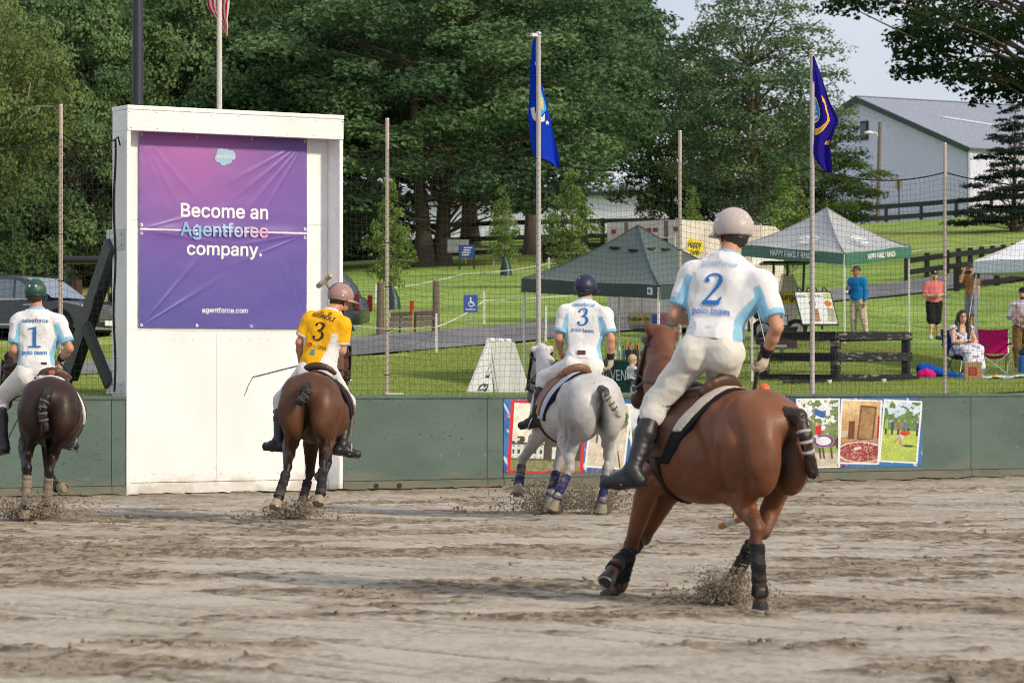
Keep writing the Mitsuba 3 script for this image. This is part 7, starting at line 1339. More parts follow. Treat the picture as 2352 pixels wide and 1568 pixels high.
horse('white_horse', S3, leg3, q(1244, 812, 1.16), q(1222, 912, 1.36), (0.43, 0.425, 0.425), {'dust': 1.0, 'body': grey_body, 'muzzle': 0.75, 'leg': lambda c, w: c * (1 - 0.15 * w)}, 'white horse with blue leg boots galloping left past the picture banners',
      (tl, [0.048, 0.045, 0.034, 0.029, 0.026, 0.032], (0.40, 0.36, 0.30), {'at': (0.42, 0.55, 0.68, 0.80), 'col': (0.10, 0.09, 0.10), 'dark': 0.19}), ears=(q(1214, 796, 1.16), q(1270, 794, 1.14)), boot_c=C(62, 64, 120, 0.55), hoof_c=(0.26, 0.22, 0.16), pad=C(190, 206, 226), tack=(0.19, 0.082, 0.038), pad2=(0.03, 0.02, 0.03))
Y = 32.1; p_ = lambda x, y, d=0.0: P(x, y, Y + d)
J3 = dict(pel=p_(1339, 834), nk=p_(1344, 692, 0.10), hd=p_(1346, 663, 0.14), shL=p_(1301, 716, 0.06), shR=p_(1388, 722, 0.0), elL=p_(1283, 776, 0.02), wrL=p_(1288, 812, 0.26), elR=p_(1403, 778, -0.06), wrR=p_(1402, 826, 0.02), fd=unit(V(0.55, 0.82, -0.08)), hup=unit(V(0.02, 0.06, 1)),
          knL=p_(1251, 869, 0.28), anL=p_(1230, 958, 0.16), tdL=unit(V(-0.9, 0.55, -0.12)), rt=unit(V(0.95, 0.1, 0)))
rider_legs(J3, S3); hnd3 = {'R': (P(1397, 856, Y + 0.03) - J3['wrR'], V(-0.9, 0.2, 0.0), V(0.1, 0.95, 0.0), 1.0), 'L': (V(0.3, 0.8, -0.1), V(0.2, 0.2, -1), V(0.9, -0.2, 0.2), 1.0)}
sb = dress_rider('rider_001', J3, S3, 3, C(34, 40, 72), 'rider with number 3 on a white and pale blue shirt, riding the white horse', '3', hands=hnd3, horse_key='white_horse', helmet_kw=dict(mat='satin', lip=0.055, dots=[((-0.1, -0.8, 0.55), 0.010, (0.3, 0.3, 0.35))]))
on_back('rider_001', J3, sb, digit('3', 0.18), 0.272, DB, 'number', 0.02, tilt=-0.03); on_back('rider_001', J3, sb, text('salesforce', 0.034, True, flat=True), 0.07, C(120, 160, 215), 'lettering', 0.02); on_back('rider_001', J3, sb, text('polo team', 0.036, True, flat=True), 0.335, C(70, 130, 205), 'lettering', 0.02, tilt=-0.08)
glove('rider_001', J3, 'R', hnd3['R'], C(196, 188, 170)); part('rider_001__belt', tube([J3['pel'] + axes(J3)[2] * 0.080 + 0.166 * math.cos(a) * axes(J3)[0] + 0.126 * math.sin(a) * axes(J3)[1] for a in np.linspace(0, 6.283, 25)[:-1]], 0.013, 6, closed=True), 'satin', (0.62, 0.60, 0.60)); part('rider_001__belt_patch', box(J3['pel'] + axes(J3)[2] * 0.085 - axes(J3)[1] * 0.145, (0.085, 0.02, 0.045), np.stack(axes(J3), 1), 0.006), 'satin', C(110, 60, 48))
mallet('mallet_001', J3['wrR'] + (P(1397, 856, Y + 0.03) - J3['wrR']) * 0.62 + V(-0.02, 0, 0), P(1430, 1120, Y + 0.95), V(0.8, 0.5, 0.1), 'mallet held low on the far side of the white horse'); part('riding_whip', tube([P(1239, 925, 32.6), P(1209, 970, 32.4)], [0.008, 0.011], 6), 'satin', C(70, 24, 40)); tag('riding_whip', 'dark red riding whip sticking out below the white horse\'s head', 'whip')

# ---- brown horse before the goal box, rider in orange
S4 = Steed(-1.905, 31.25, -6, 1.445, 1.0, 1.06); q = S4.px
leg4 = {'LH': (q(666, 1010, -0.18), q(662, 1070, -0.62), q(642, 1136, -0.80), q(634, 1158, -0.86)), 'RH': (q(752, 1006, -0.20), q(743, 1062, -0.62), q(737, 1130, -0.78), q(732, 1150, -0.84)),
        'LF': (q(715, 1010, 0.42), q(712, 1085, 0.52), q(692, 1160, 0.50), q(686, 1186, 0.52)), 'RF': (q(748, 1010, 0.46), q(752, 1060, 0.80), q(742, 1085, 0.55), q(736, 1092, 0.48))}
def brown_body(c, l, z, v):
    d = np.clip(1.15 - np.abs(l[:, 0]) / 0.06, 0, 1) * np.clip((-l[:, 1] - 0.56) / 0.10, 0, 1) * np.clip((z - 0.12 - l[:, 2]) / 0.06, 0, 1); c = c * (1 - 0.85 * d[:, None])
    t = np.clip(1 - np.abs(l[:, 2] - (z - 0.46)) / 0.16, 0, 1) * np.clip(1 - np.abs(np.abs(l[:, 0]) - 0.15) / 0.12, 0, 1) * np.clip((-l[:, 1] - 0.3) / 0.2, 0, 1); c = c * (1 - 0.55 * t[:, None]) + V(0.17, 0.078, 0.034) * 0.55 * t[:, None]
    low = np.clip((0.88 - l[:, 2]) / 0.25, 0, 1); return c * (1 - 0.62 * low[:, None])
tl = [S4.W(0, -0.70, 1.325), S4.W(0, -0.80, 1.30), q(706, 902, -0.86), q(695, 915, -0.88), q(690, 921, -0.88)]
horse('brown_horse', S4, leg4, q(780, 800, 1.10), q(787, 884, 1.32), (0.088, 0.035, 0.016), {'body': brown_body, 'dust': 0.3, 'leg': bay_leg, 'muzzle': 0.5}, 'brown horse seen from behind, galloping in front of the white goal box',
      (tl, [0.048, 0.044, 0.036, 0.034, 0.040], (0.012, 0.009, 0.008), {'at': (0.5, 0.68, 0.85), 'col': (0.07, 0.06, 0.06)}), hoof_c=(0.30, 0.25, 0.17), boot_c=(0.024, 0.022, 0.024), pad=(0.016, 0.015, 0.016), tack=(0.055, 0.028, 0.018))
Y = 31.3; p_ = lambda x, y, d=0.0: P(x, y, Y + d)
J4 = dict(pel=p_(728, 850), nk=p_(760, 716, 0.08), hd=p_(783, 684, 0.14), shL=p_(715, 732, 0.10), shR=p_(788, 745, -0.02), elL=p_(688, 786, 0.08), wrL=p_(692, 838, 0.28), elR=p_(786, 806, -0.02), wrR=p_(797, 752, 0.20), fd=unit(V(0.92, 0.38, -0.18)), hup=unit(V(0.12, 0.05, 1)),
          knR=p_(797, 925, 0.26), anR=p_(786, 1022, 0.02), tdR=unit(V(0.9, 0.4, -0.15)), knL=p_(646, 920, 0.26), anL=p_(640, 1012, 0.05), tdL=unit(V(-0.75, 0.65, 0.05)), rt=unit(V(0.98, -0.12, 0)))
rider_legs(J4, S4); hnd4 = {'R': (V(0.1, 0.2, 0.9), V(-0.9, 0.3, 0.1), V(-0.2, -0.9, 0.2), 1.1), 'L': (V(-0.3, 0.8, -0.3), V(0.3, 0.2, -0.9), V(0.9, 0.2, 0.2), 1.0)}
ORG = C(246, 184, 34, 0.95)
def orange_cols(v):
    rt, fw, up = axes(J4); col = np.tile(np.array(ORG), (len(v), 1)); qq = v - J4['pel']; a, z, d = qq @ rt, qq @ up, qq @ fw; L = np.linalg.norm(J4['nk'] - J4['pel'])
    col[(a > 0.075 + 0.10 * np.clip(z / L - 0.15, 0, 1)) & (z < 0.62 * L)] = V(0.74, 0.74, 0.74)
    for s in 'LR':
        sh, el = J4['sh' + s], J4['el' + s]; ax = unit(el - sh); t = (v - sh) @ ax / np.linalg.norm(el - sh); r = np.linalg.norm(v - sh - ((v - sh) @ ax)[:, None] * ax, axis=1)
        col[(t > 0.1) & (r < 0.09) & (np.abs(a) > 0.14)] = ORG; col[(t > 0.70) & (r < 0.09) & (np.abs(a) > 0.14)] = V(0.74, 0.74, 0.74)
    return col
sb = dress_rider('rider_002', J4, S4, 3, C(176, 140, 132), 'rider in an orange shirt with number 3 and dusky pink helmet, on the brown horse', '3', hands=hnd4, horse_key='brown_horse', colf=orange_cols, guard=(0.018, 0.018, 0.02), breech=(0.62, 0.62, 0.64), helmet_kw=dict(lip=0.075, band=[((-0.012, 0.012), (0.03, 0.015, 0.015))], dots=[((0.45, 0.3, 0.75), 0.008, (0.4, 0.5, 0.6)), ((0.95, -0.1, -0.1), 0.014, (0.6, 0.6, 0.6))]))
BK = C(40, 26, 18); on_back('rider_002', J4, sb, digit('3', 0.19), 0.325, BK, 'number', 0.02, side=-0.02, tilt=-0.04); on_back('rider_002', J4, sb, text('BIGNOLI', 0.042, True, flat=True), 0.098, BK, 'lettering', 0.02, side=-0.01, tilt=-0.1)
on_back('rider_002', J4, sb, flat2(sg.Point(0, 0).buffer(0.022).difference(sg.Point(0, 0).buffer(0.012))), 0.375, C(190, 40, 60), 'emblem', 0.02, side=-0.085); on_back('rider_002', J4, sb, text('ORA', 0.032, True, flat=True), 0.40, BK, 'lettering', 0.02, side=0.05, tilt=-0.05); on_back('rider_002', J4, sb, flat2(sg.Polygon([(-0.03, 0), (0.03, 0), (0.015, 0.05), (-0.01, 0.06)])), 0.47, C(60, 160, 150), 'emblem', 0.02, side=-0.03); on_back('rider_002', J4, sb, flat2(unary_union([sg.box(-0.025, 0, 0.025, 0.006), sg.box(-0.018, 0.012, 0.018, 0.030)])), 0.39, C(230, 205, 130), 'emblem', 0.02, side=-0.02); on_back('rider_002', J4, sb, flat2(unary_union([sg.box(-0.07, 0, -0.02, 0.01), sg.box(0.03, -0.012, 0.065, 0.02)])), 0.04, C(150, 110, 40), 'emblem', 0.02)
part('rider_002__thigh_lettering', decal(text('POLO', 0.05, True, flat=True), midp(J4['hiR'], J4['knR'], 0.55), unit(J4['knR'] - J4['hiR']), unit(np.cross(V(0, -1, 0), unit(J4['knR'] - J4['hiR']))), (lambda b: (legs(b, J4, 0.018, 1.0, 'R', t0=0.098, t1=0.062), b)[1])(Blob()), lift=0.012), 'satin', (0.1, 0.1, 0.11), smooth=True)
mallet('mallet_002', J4['wrR'] + V(0.01, 0.02, 0.07), P(745, 645, Y + 0.12), P(764, 630, Y + 0.0) - P(726, 661, Y + 0.2), 'mallet held up before the orange rider\'s helmet, white-banded pale wooden head', cane=C(150, 104, 60), hc=C(206, 178, 138), r=0.026, L=0.24)
part('riding_whip_001', tube(curve([P(700, 836, Y + 0.30), P(640, 851, Y + 0.35), P(581, 866, Y + 0.4)], 10), 0.0065, 6), 'satin', C(56, 34, 34)); part('riding_whip_001__lash', tube(curve([P(581, 866, Y + 0.4), P(571, 884, Y + 0.4), P(564, 902, Y + 0.4), P(561, 908, Y + 0.4)], 8), 0.004, 5), 'matte', C(50, 30, 32))
scene['riding_whip_001__stick'] = scene.pop('riding_whip_001'); tag('riding_whip_001', 'thin dark riding whip held out left of the rider in orange', 'whip')

# ---- dark bay horse at the left edge
S1 = Steed(-4.60, 31.85, 4, 1.40, 1.0, 1.06); q = S1.px
leg1 = {'LH': (q(57, 1012, -0.18), q(64, 1074, -0.62), q(60, 1150, -0.66), q(58, 1180, -0.64)), 'RH': (q(123, 1012, -0.20), q(114, 1082, -0.60), q(107, 1148, -0.56), q(105, 1170, -0.52)),
        'LF': (q(62, 1010, 0.44), q(60, 1078, 0.62), q(62, 1130, 0.50), q(60, 1150, 0.46)), 'RF': (q(112, 1010, 0.46), q(112, 1088, 0.66), q(128, 1118, 0.36), q(142, 1120, 0.30))}
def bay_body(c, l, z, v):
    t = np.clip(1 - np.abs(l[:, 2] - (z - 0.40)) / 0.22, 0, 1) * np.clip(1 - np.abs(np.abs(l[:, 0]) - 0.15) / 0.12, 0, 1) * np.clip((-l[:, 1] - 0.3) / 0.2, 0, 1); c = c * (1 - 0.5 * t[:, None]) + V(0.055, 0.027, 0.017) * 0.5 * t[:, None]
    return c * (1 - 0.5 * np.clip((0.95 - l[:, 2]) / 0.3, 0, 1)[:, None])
tl = [S1.W(0, -0.70, 1.27), S1.W(0, -0.80, 1.22), q(98, 935, -0.84), q(100, 958, -0.84), q(104, 984, -0.82)]
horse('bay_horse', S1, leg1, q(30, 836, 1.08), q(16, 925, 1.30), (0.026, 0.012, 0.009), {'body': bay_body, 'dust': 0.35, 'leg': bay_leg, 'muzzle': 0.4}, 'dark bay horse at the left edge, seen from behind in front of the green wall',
      (tl, [0.048, 0.046, 0.036, 0.033, 0.040], (0.009, 0.008, 0.008), {'at': (0.4, 0.55, 0.7, 0.85), 'col': (0.13, 0.125, 0.125)}), hoof_c=(0.30, 0.24, 0.17), boot_c={'LH': (0.24, 0.20, 0.15), 'RH': (0.22, 0.185, 0.14), 'LF': (0.02, 0.02, 0.022), 'RF': (0.016, 0.016, 0.018)}, pad=(0.62, 0.61, 0.60), tack=(0.085, 0.045, 0.03), pad2=(0.7, 0.69, 0.67))
part('bay_horse__saddle_badge', dome(S1.W(0, -0.165, 1.465), V(0.035, 0.012, 0.022)), 'satin', C(200, 96, 56))
Y = 31.9; p_ = lambda x, y, d=0.0: P(x, y, Y + d)
J1 = dict(pel=p_(82, 852), nk=p_(85, 712, 0.04), hd=p_(82, 674, 0.07), shL=p_(44, 735, 0.03), shR=p_(134, 738, 0.03), elL=p_(31, 804, -0.02), wrL=p_(48, 836, 0.24), elR=p_(160, 800, -0.02), wrR=p_(136, 828, 0.16), fd=unit(V(0.12, 0.98, -0.08)),
          knL=p_(0, 915, 0.26), anL=p_(8, 1018, 0.02), tdL=unit(V(-0.5, 0.85, -0.1)), knR=p_(146, 912, 0.30), anR=p_(147, 1006, 0.06), tdR=unit(V(0.55, 0.8, -0.1)), rt=unit(V(1, 0, 0)))
rider_legs(J1, S1); hnd1 = {'R': (V(-0.5, 0.7, -0.2), V(-0.2, 0.2, -0.9), V(-0.6, -0.4, 0.3), 1.0), 'L': (V(0.4, 0.8, -0.1), V(0.2, 0.2, -0.9), V(0.9, -0.3, 0.2), 1.0)}
sb = dress_rider('rider_003', J1, S1, 1, C(30, 84, 68), 'rider with number 1 on a white shirt and a green helmet, at the left edge', '1', hands=hnd1, horse_key='bay_horse', helmet_kw=dict(brim=True, r=(0.106, 0.124, 0.122), dots=[((-0.28, -0.85, 0.25), 0.013, (0.75, 0.75, 0.75)), ((0.28, -0.85, 0.25), 0.013, (0.75, 0.75, 0.75)), ((0.72, -0.6, 0.15), 0.016, C(200, 80, 40))], band=[((-0.1055, -0.092), (0.7, 0.7, 0.7)), ((0.092, 0.1055), (0.7, 0.7, 0.7))]))
on_back('rider_003', J1, sb, digit('1', 0.21), 0.385, DB, 'number', 0.02); on_back('rider_003', J1, sb, text('salesforce', 0.040, True, flat=True), 0.135, C(86, 126, 180), 'lettering', 0.02); on_back('rider_003', J1, sb, text('polo team', 0.040, True, flat=True), 0.455, C(60, 130, 210), 'lettering', 0.02)
part('rider_003__belt_patch', box(J1['pel'] + axes(J1)[2] * 0.07 - axes(J1)[1] * 0.135 + axes(J1)[0] * 0.10, (0.06, 0.02, 0.02), np.stack(axes(J1), 1), 0.004), 'satin', C(90, 30, 40)); part('rider_003__wristband', tube([J1['wrR'] + unit(J1['elR'] - J1['wrR']) * 0.03, J1['wrR'] + unit(J1['elR'] - J1['wrR']) * 0.085], [0.038, 0.042], 12), 'cloth', (0.03, 0.03, 0.05))
mallet('mallet_003', J1['wrL'] + V(0.0, 0.06, 0.02), P(-90, 872, Y + 0.25), V(0.2, 0.3, 0.9), 'pale cane mallet held out to the left by the rider at the left edge', cane=C(214, 200, 160))

# ---- orange ball in the air, flying sand
b = P(1755, 893, 21.2); part('ball', trimesh.creation.icosphere(4, 0.0375).apply_translation(b), 'satin', C(240, 108, 52), smooth=True); tag('ball', 'orange ball in the air just above the chestnut horse\'s rump', 'ball')
def spray(key, c, rx, ry, rz, n, r0, seed, lab, drift=V(0, 0, 0)):
    r = np.random.default_rng(seed); k = 14; jet = r.uniform(0, 6.28, k); jl = r.uniform(0.5, 1.3, k); i = r.integers(0, k, n); t = r.beta(1.1, 2.2, n); a = jet[i] + r.normal(0, 0.35, n)
    x, y = rx * jl[i] * t * np.cos(a), ry * jl[i] * t * np.sin(a); zz = rz * jl[i] * (2.6 * t * (1.05 - t)) * r.uniform(0.2, 1.25, n) + r.normal(0, 0.012, n)
    p = np.stack([c[0] + x + r.normal(0, 0.03, n), c[1] + y, np.maximum(c[2] + zz, 0.004)], 1)
    k2 = n // 14; fl = r.uniform(-1.5, 1.5, (k2, 2)) * V(rx, ry); far_ = np.stack([c[0] + fl[:, 0], c[1] + fl[:, 1] - 0.2 * ry, 0.01 + rz * 1.7 * r.beta(1.0, 2.4, k2) * np.exp(-np.abs(fl[:, 0]) / (1.2 * rx))], 1); p = np.vstack([p, far_])
    m, cl = clods(p, np.concatenate([r.gamma(1.2, r0, n), r.gamma(1.4, r0 * 1.25, k2)]).clip(0, 0.017) + 0.0012, seed, base=V(0.24, 0.20, 0.155), sub=0); part(key, m, 'matte', cl, smooth=False); tag(key, lab, 'flying sand', kind='stuff')
def gnd(px, py): Y = 10220 / (py - 870); return V((px - W / 2) / F * Y, Y, 0.0)
spray('flying_sand', gnd(1664, 1390), 0.26, 0.30, 0.26, 7500, 0.0017, 1, 'sand thrown up round the hind hoof of the chestnut horse')
spray('flying_sand_001', gnd(1272, 1180), 0.75, 0.6, 0.42, 11000, 0.0023, 2, 'sand thrown up below the left legs of the white horse'); spray('flying_sand_002', gnd(1385, 1180), 0.5, 0.5, 0.40, 6500, 0.0023, 3, 'sand thrown up below the right hind leg of the white horse')
spray('flying_sand_003', gnd(672, 1194), 0.42, 0.45, 0.24, 7000, 0.0021, 4, 'sand thrown up round the hooves of the brown horse'); spray('flying_sand_004', gnd(66, 1196), 0.75, 0.5, 0.28, 9000, 0.0022, 5, 'sand thrown up round the hooves of the dark bay horse')

# ================================================================ SPECTATORS ON THE LAWN
def stand(px, Y, hgt, yaw, spread=0.11, lean=0.0, stride=0.0, foot_y=None):
    """Joints of a standing person whose feet meet the lawn; yaw 0 faces the camera, positive turns towards the picture's right."""
    g = on(px, Y); k = hgt / 1.78; a = math.radians(yaw); fw = V(math.sin(a), -math.cos(a), 0); rt = np.cross(fw, V(0, 0, 1)); A = lambda r, f, z: g + (rt * r + fw * f + V(0, 0, z)) * k
    J = dict(pel=A(0, 0, 0.96), nk=A(0, 0.0 + lean, 1.49), hd=A(0, 0.035 + lean, 1.655), shL=A(-0.170, lean, 1.42), shR=A(0.170, lean, 1.42), elL=A(-0.235, -0.02 + lean, 1.13), elR=A(0.235, -0.02 + lean, 1.13), wrL=A(-0.24, 0.06, 0.88), wrR=A(0.24, 0.06, 0.88),
             hiL=A(-0.095, 0, 0.93), hiR=A(0.095, 0, 0.93), knL=A(-spread, 0.03 + stride * 0.5, 0.50), knR=A(spread, 0.03 - stride * 0.4, 0.50), anL=A(-spread, stride, 0.09), anR=A(spread, -stride, 0.09), tdL=fw - rt * 0.25, tdR=fw + rt * 0.25, fd=fw)
    return J, A, fw, rt, k
def hnd(J, q, n, lat, curl=0.5, d=None): return (unit(J['wr' + q] - J['el' + q]) if d is None else d, n, lat, curl)
# man in blue
J, A, fw, rt, k = stand(1970, 76.5, 1.74, -35, 0.10, 0.02, 0.0); J['anL'] = A(-0.24, -0.02, 0.09); J['knL'] = A(-0.17, 0.02, 0.50); J['fd'] = unit(fw * 0.6 - V(1, 0, 0) * 0.8); J['elR'] = A(0.26, 0.0, 1.14); J['wrR'] = A(0.18, 0.20, 1.20)
hs = {'L': hnd(J, 'L', rt, fw, 0.45), 'R': hnd(J, 'R', unit(-rt + fw * 0.2), V(0, 0, 1), 0.9)}; figure('person', J, SKIN3, hands=hs); shirt('person', J, C(30, 128, 202), hem=-0.03, sleeve=1.92, seed=4, amp=0.022, flare=0.02); trousers('person', J, C(208, 196, 176), to=1.98, t0=0.098, t1=0.072, amp=0.018, top=0.08); hair_cap('person', J, (0.014, 0.011, 0.010), low=0.02)
for q in 'LR': shoe('person', J['an' + q], J['td' + q], C(110, 84, 60))
part('person__sunglasses', bar(J['hd'] + unit(J['fd']) * 0.088 - rt * 0.058 + V(0, 0, 0.0), J['hd'] + unit(J['fd']) * 0.088 + rt * 0.058, 0.03, 0.034), 'gloss', (0.01, 0.01, 0.01)); tag('person', 'man in a bright blue long-sleeved shirt and cream trousers under the grey tent', 'person')
b = J['wrR'] + unit(hs['R'][0]) * 0.075 + V(0, 0, -0.02); part('drink_bottle__body', tube([b - V(0, 0, 0.13), b + V(0, 0, 0.03), b + V(0, 0, 0.06)], [0.032, 0.032, 0.014], 12), 'gloss', C(50, 120, 80)); part('drink_bottle__label', tube([b - V(0, 0, 0.09), b - V(0, 0, 0.03)], [0.0335, 0.0335], 12), 'satin', (0.6, 0.6, 0.6)); tag('drink_bottle', 'green bottle in the right hand of the man in blue', 'bottle')
# man in pink
J, A, fw, rt, k = stand(2146, 78.6, 1.72, 8, 0.10, 0.0, 0.06); J['wrR'] = A(0.02, 0.24, 1.10); J['elR'] = A(0.27, 0.02, 1.14); J['elL'] = A(-0.25, 0.04, 1.15); J['wrL'] = A(-0.06, 0.27, 1.14); J['anR'] = A(0.13, 0.10, 0.09); J['knR'] = A(0.10, 0.08, 0.5); J['anL'] = A(-0.14, -0.16, 0.10); J['knL'] = A(-0.07, 0.0, 0.5)
hs = {'R': hnd(J, 'R', V(0, 0, 1) - fw * 0.2, fw, 0.7), 'L': hnd(J, 'L', rt, V(0, 0, 1), 0.8)}; figure('person_001', J, SKIN2, hands=hs); shirt('person_001', J, C(240, 132, 132), hem=0.0, sleeve=0.80, seed=5, amp=0.02, flare=0.02); trousers('person_001', J, (0.016, 0.016, 0.019), to=1.02, t0=0.108, t1=0.092, name='shorts', top=0.06); hair_cap('person_001', J, (0.03, 0.02, 0.014), low=0.0)
bb = Blob(); c = J['hd']; bb.ell(c + fw * 0.035 - V(0, 0, 0.085), V(0.056, 0.055, 0.042), None, 0.02); bb.ell(c + fw * 0.080 - V(0, 0, 0.070), V(0.035, 0.03, 0.03), None, 0.0, op=-1); part('person_001__beard', bb.mesh(0.007), 'matte', (0.035, 0.022, 0.015), smooth=True)
cb = Blob(); cb.ell(c + V(0, 0, 0.045), V(0.090, 0.106, 0.082), None, 0.0); part('person_001__cap', cb.mesh(0.007, cuts=[(c + V(0, 0, 0.035), V(0, 0, -1))]), 'cloth', (0.014, 0.014, 0.018), smooth=40); part('person_001__cap_peak', thick(grid(np.array([[c + V(0, 0, 0.04 - 0.01 * t) + rt * math.sin(a) * 0.088 + fw * (math.cos(a) * 0.10 + 0.07 * t * math.cos(a)) for a in np.linspace(-1.2, 1.2, 13)] for t in np.linspace(0, 1, 4)])), 0.006), 'cloth', (0.014, 0.014, 0.018)); part('person_001__cap_badge', place2d(text('A', 0.045), c + fw * 0.108 + V(0, 0, 0.055), rt, V(0, 0, 1) - 0.3 * fw), 'satin', white)
for q in 'LR': shoe('person_001', J['an' + q], J['td' + q], C(60, 74, 72) if q == 'L' else C(200, 205, 205))
tag('person_001', 'bearded man in a pink t-shirt, black shorts and dark cap on the lawn', 'person'); b = J['wrL'] + unit(hs['L'][0]) * 0.08 + V(0.01, -0.02, 0); part('drink_can', tube([b - V(0, 0, 0.05), b + V(0, 0, 0.065)], [0.033, 0.033], 14), 'metal', (0.6, 0.6, 0.64)); tag('drink_can', 'silver can held by the man in pink', 'can')
# man in brown, drinking
J, A, fw, rt, k = stand(2233, 81.2, 1.76, -58, 0.09); J['elR'] = A(0.20, 0.22, 1.32); J['wrR'] = A(0.10, 0.20, 1.56); J['fd'] = unit(fw * 0.9 + V(0, 0, -0.1)); hs = {'R': hnd(J, 'R', unit(-fw), -rt, 0.9, V(-0.05, 0, 0.8) + fw * -0.4), 'L': hnd(J, 'L', rt, fw, 0.4)}
figure('person_002', J, SKIN, hands=hs); shirt('person_002', J, C(168, 116, 62), hem=-0.04, sleeve=0.72, seed=6, flare=0.02, amp=0.02); trousers('person_002', J, C(140, 144, 166), to=1.0, t0=0.104, t1=0.090, name='shorts', top=0.05); hair_cap('person_002', J, (0.018, 0.013, 0.011), low=0.0)
c = J['hd']; bb = Blob(); bb.ell(c + unit(J['fd']) * 0.035 - V(0, 0, 0.085), V(0.060, 0.062, 0.050), None, 0.02); part('person_002__beard', bb.mesh(0.007), 'matte', (0.022, 0.015, 0.011), smooth=True); part('person_002__sunglasses', bar(c + unit(J['fd']) * 0.09 - np.cross(unit(J['fd']), V(0, 0, 1)) * 0.058, c + unit(J['fd']) * 0.09 + np.cross(unit(J['fd']), V(0, 0, 1)) * 0.058, 0.03, 0.036), 'gloss', (0.01, 0.01, 0.01))
for q in 'LR': shoe('person_002', J['an' + q], J['td' + q], C(150, 150, 150))
tag('person_002', 'bearded man in a brown shirt and grey shorts drinking behind the white tent leg', 'person')
# seated woman
g = CW; a = math.radians(16); x, y = V(math.cos(a), math.sin(a), 0), V(-math.sin(a), math.cos(a), 0); A = lambda r, f, z: g + x * r - y * f + V(0, 0, z)
J = dict(pel=A(0, -0.08, 0.50), nk=A(0.02, -0.12, 0.98), hd=A(0.02, -0.07, 1.135), shL=A(0.18, -0.12, 0.92), shR=A(-0.165, -0.10, 0.92), elL=A(0.25, 0.02, 0.66), elR=A(-0.22, 0.04, 0.66), wrL=A(0.07, 0.20, 0.62), wrR=A(0.0, 0.20, 0.65), hiL=A(0.10, -0.06, 0.48), hiR=A(-0.10, -0.06, 0.48), knL=A(0.13, 0.36, 0.50), knR=A(-0.08, 0.38, 0.50), anL=A(0.12, 0.42, 0.10), anR=A(-0.06, 0.46, 0.10), tdL=-y, tdR=-y, fd=unit(V(0.05, -1, -0.05)))
hs = {'R': (unit(V(0.6, -0.7, -0.1)), V(0.1, 0.1, 0.9), V(0.5, -0.5, 0.3), 0.8), 'L': (unit(V(-0.7, -0.6, -0.1)), V(-0.1, 0.2, 0.9), V(-0.4, -0.6, 0.3), 0.7)}
figure('person_003', J, SKIN2, hands=hs, s=0.95, wd=0.9)
def floral(p, n, uv): return mix((0.66, 0.66, 0.72), (0.26, 0.27, 0.46), smoothstep(0.54, 0.60, fbm(p.x * 16, p.y * 16, p.z * 16, 2)))
bsdf('floral_dress', {'type': 'twosided', 'inner': {'type': 'principled', 'roughness': 0.9, 'base_color': mikit.proc(floral)}}['inner'])
b = Blob(); torso(b, J, 0.014, 0.88); hips(b, J, 0.02, 0.95)
for q in 'LR':
    b.cone(J['hi' + q], J['kn' + q] + V(0, -0.0, 0.0), 0.112, 0.095, 0.08); b.cone(J['kn' + q], J['an' + q] + V(0, 0, 0.10), 0.095, 0.115, 0.08)
b.cone(midp(J['knL'], J['knR']), midp(J['anL'], J['anR']) + V(0, 0, 0.12), 0.095, 0.11, 0.08)
m = b.mesh(0.010, cuts=[(J['nk'] - V(0, 0, 0.115), V(0, -0.25, 1)), (V(0, 0, g[2] + 0.10), V(0, 0, -1))]); part('person_003__dress', rumple(m, 0.03, 7, 5, (1, 1, 0.5)), 'floral_dress', smooth=True)
for q in 'LR':
    fb = Blob(); fb.ell(J['sh' + q] + V(0, 0, 0.0), V(0.075, 0.075, 0.055), None, 0); part('person_003__sleeve_frill', rumple(fb.mesh(0.008, cuts=[(J['sh' + q] - V(0, 0, 0.02), V(0, 0, -1))]), 0.03, 22, 2), 'floral_dress', smooth=True)
c = J['hd']; ex = [([c + V(s_ * 0.075, 0.02, 0.04), c + V(s_ * 0.095, 0.03, -0.10), c + V(s_ * 0.105, -0.03, -0.24), c + V(s_ * 0.10, -0.10, -0.40)], [0.035, 0.042, 0.044, 0.022]) for s_ in (-1, 1)] + [([c + V(0, 0.08, 0), c + V(0, 0.09, -0.22)], [0.085, 0.10])]
hb = Blob(); hb.ell(c + V(0, 0.022, 0.034), V(0.088, 0.098, 0.096), None, 0.02)
for p_l, r_l in ex: hb.chain(p_l, r_l, 0.03)
hb.ell(c + V(0, -0.085, -0.035), V(0.056, 0.07, 0.085), None, 0.02, op=-1); part('person_003__hair', rumple(hb.mesh(0.007), 0.016, 36, 6, (1, 1, 0.25)), 'satin', (0.022, 0.014, 0.012), smooth=True)
tag('person_003', 'woman with long dark hair in a floral dress seated in the blue camp chair', 'person'); b = midp(J['wrL'], J['wrR']) + V(0, -0.09, 0.03); part('mobile_phone', box(b, (0.14, 0.075, 0.012), frame_of(V(0.1, -1, 0.35)), 0.004), 'gloss', (0.015, 0.015, 0.018)); tag('mobile_phone', 'dark mobile phone in the hands of the seated woman', 'phone')
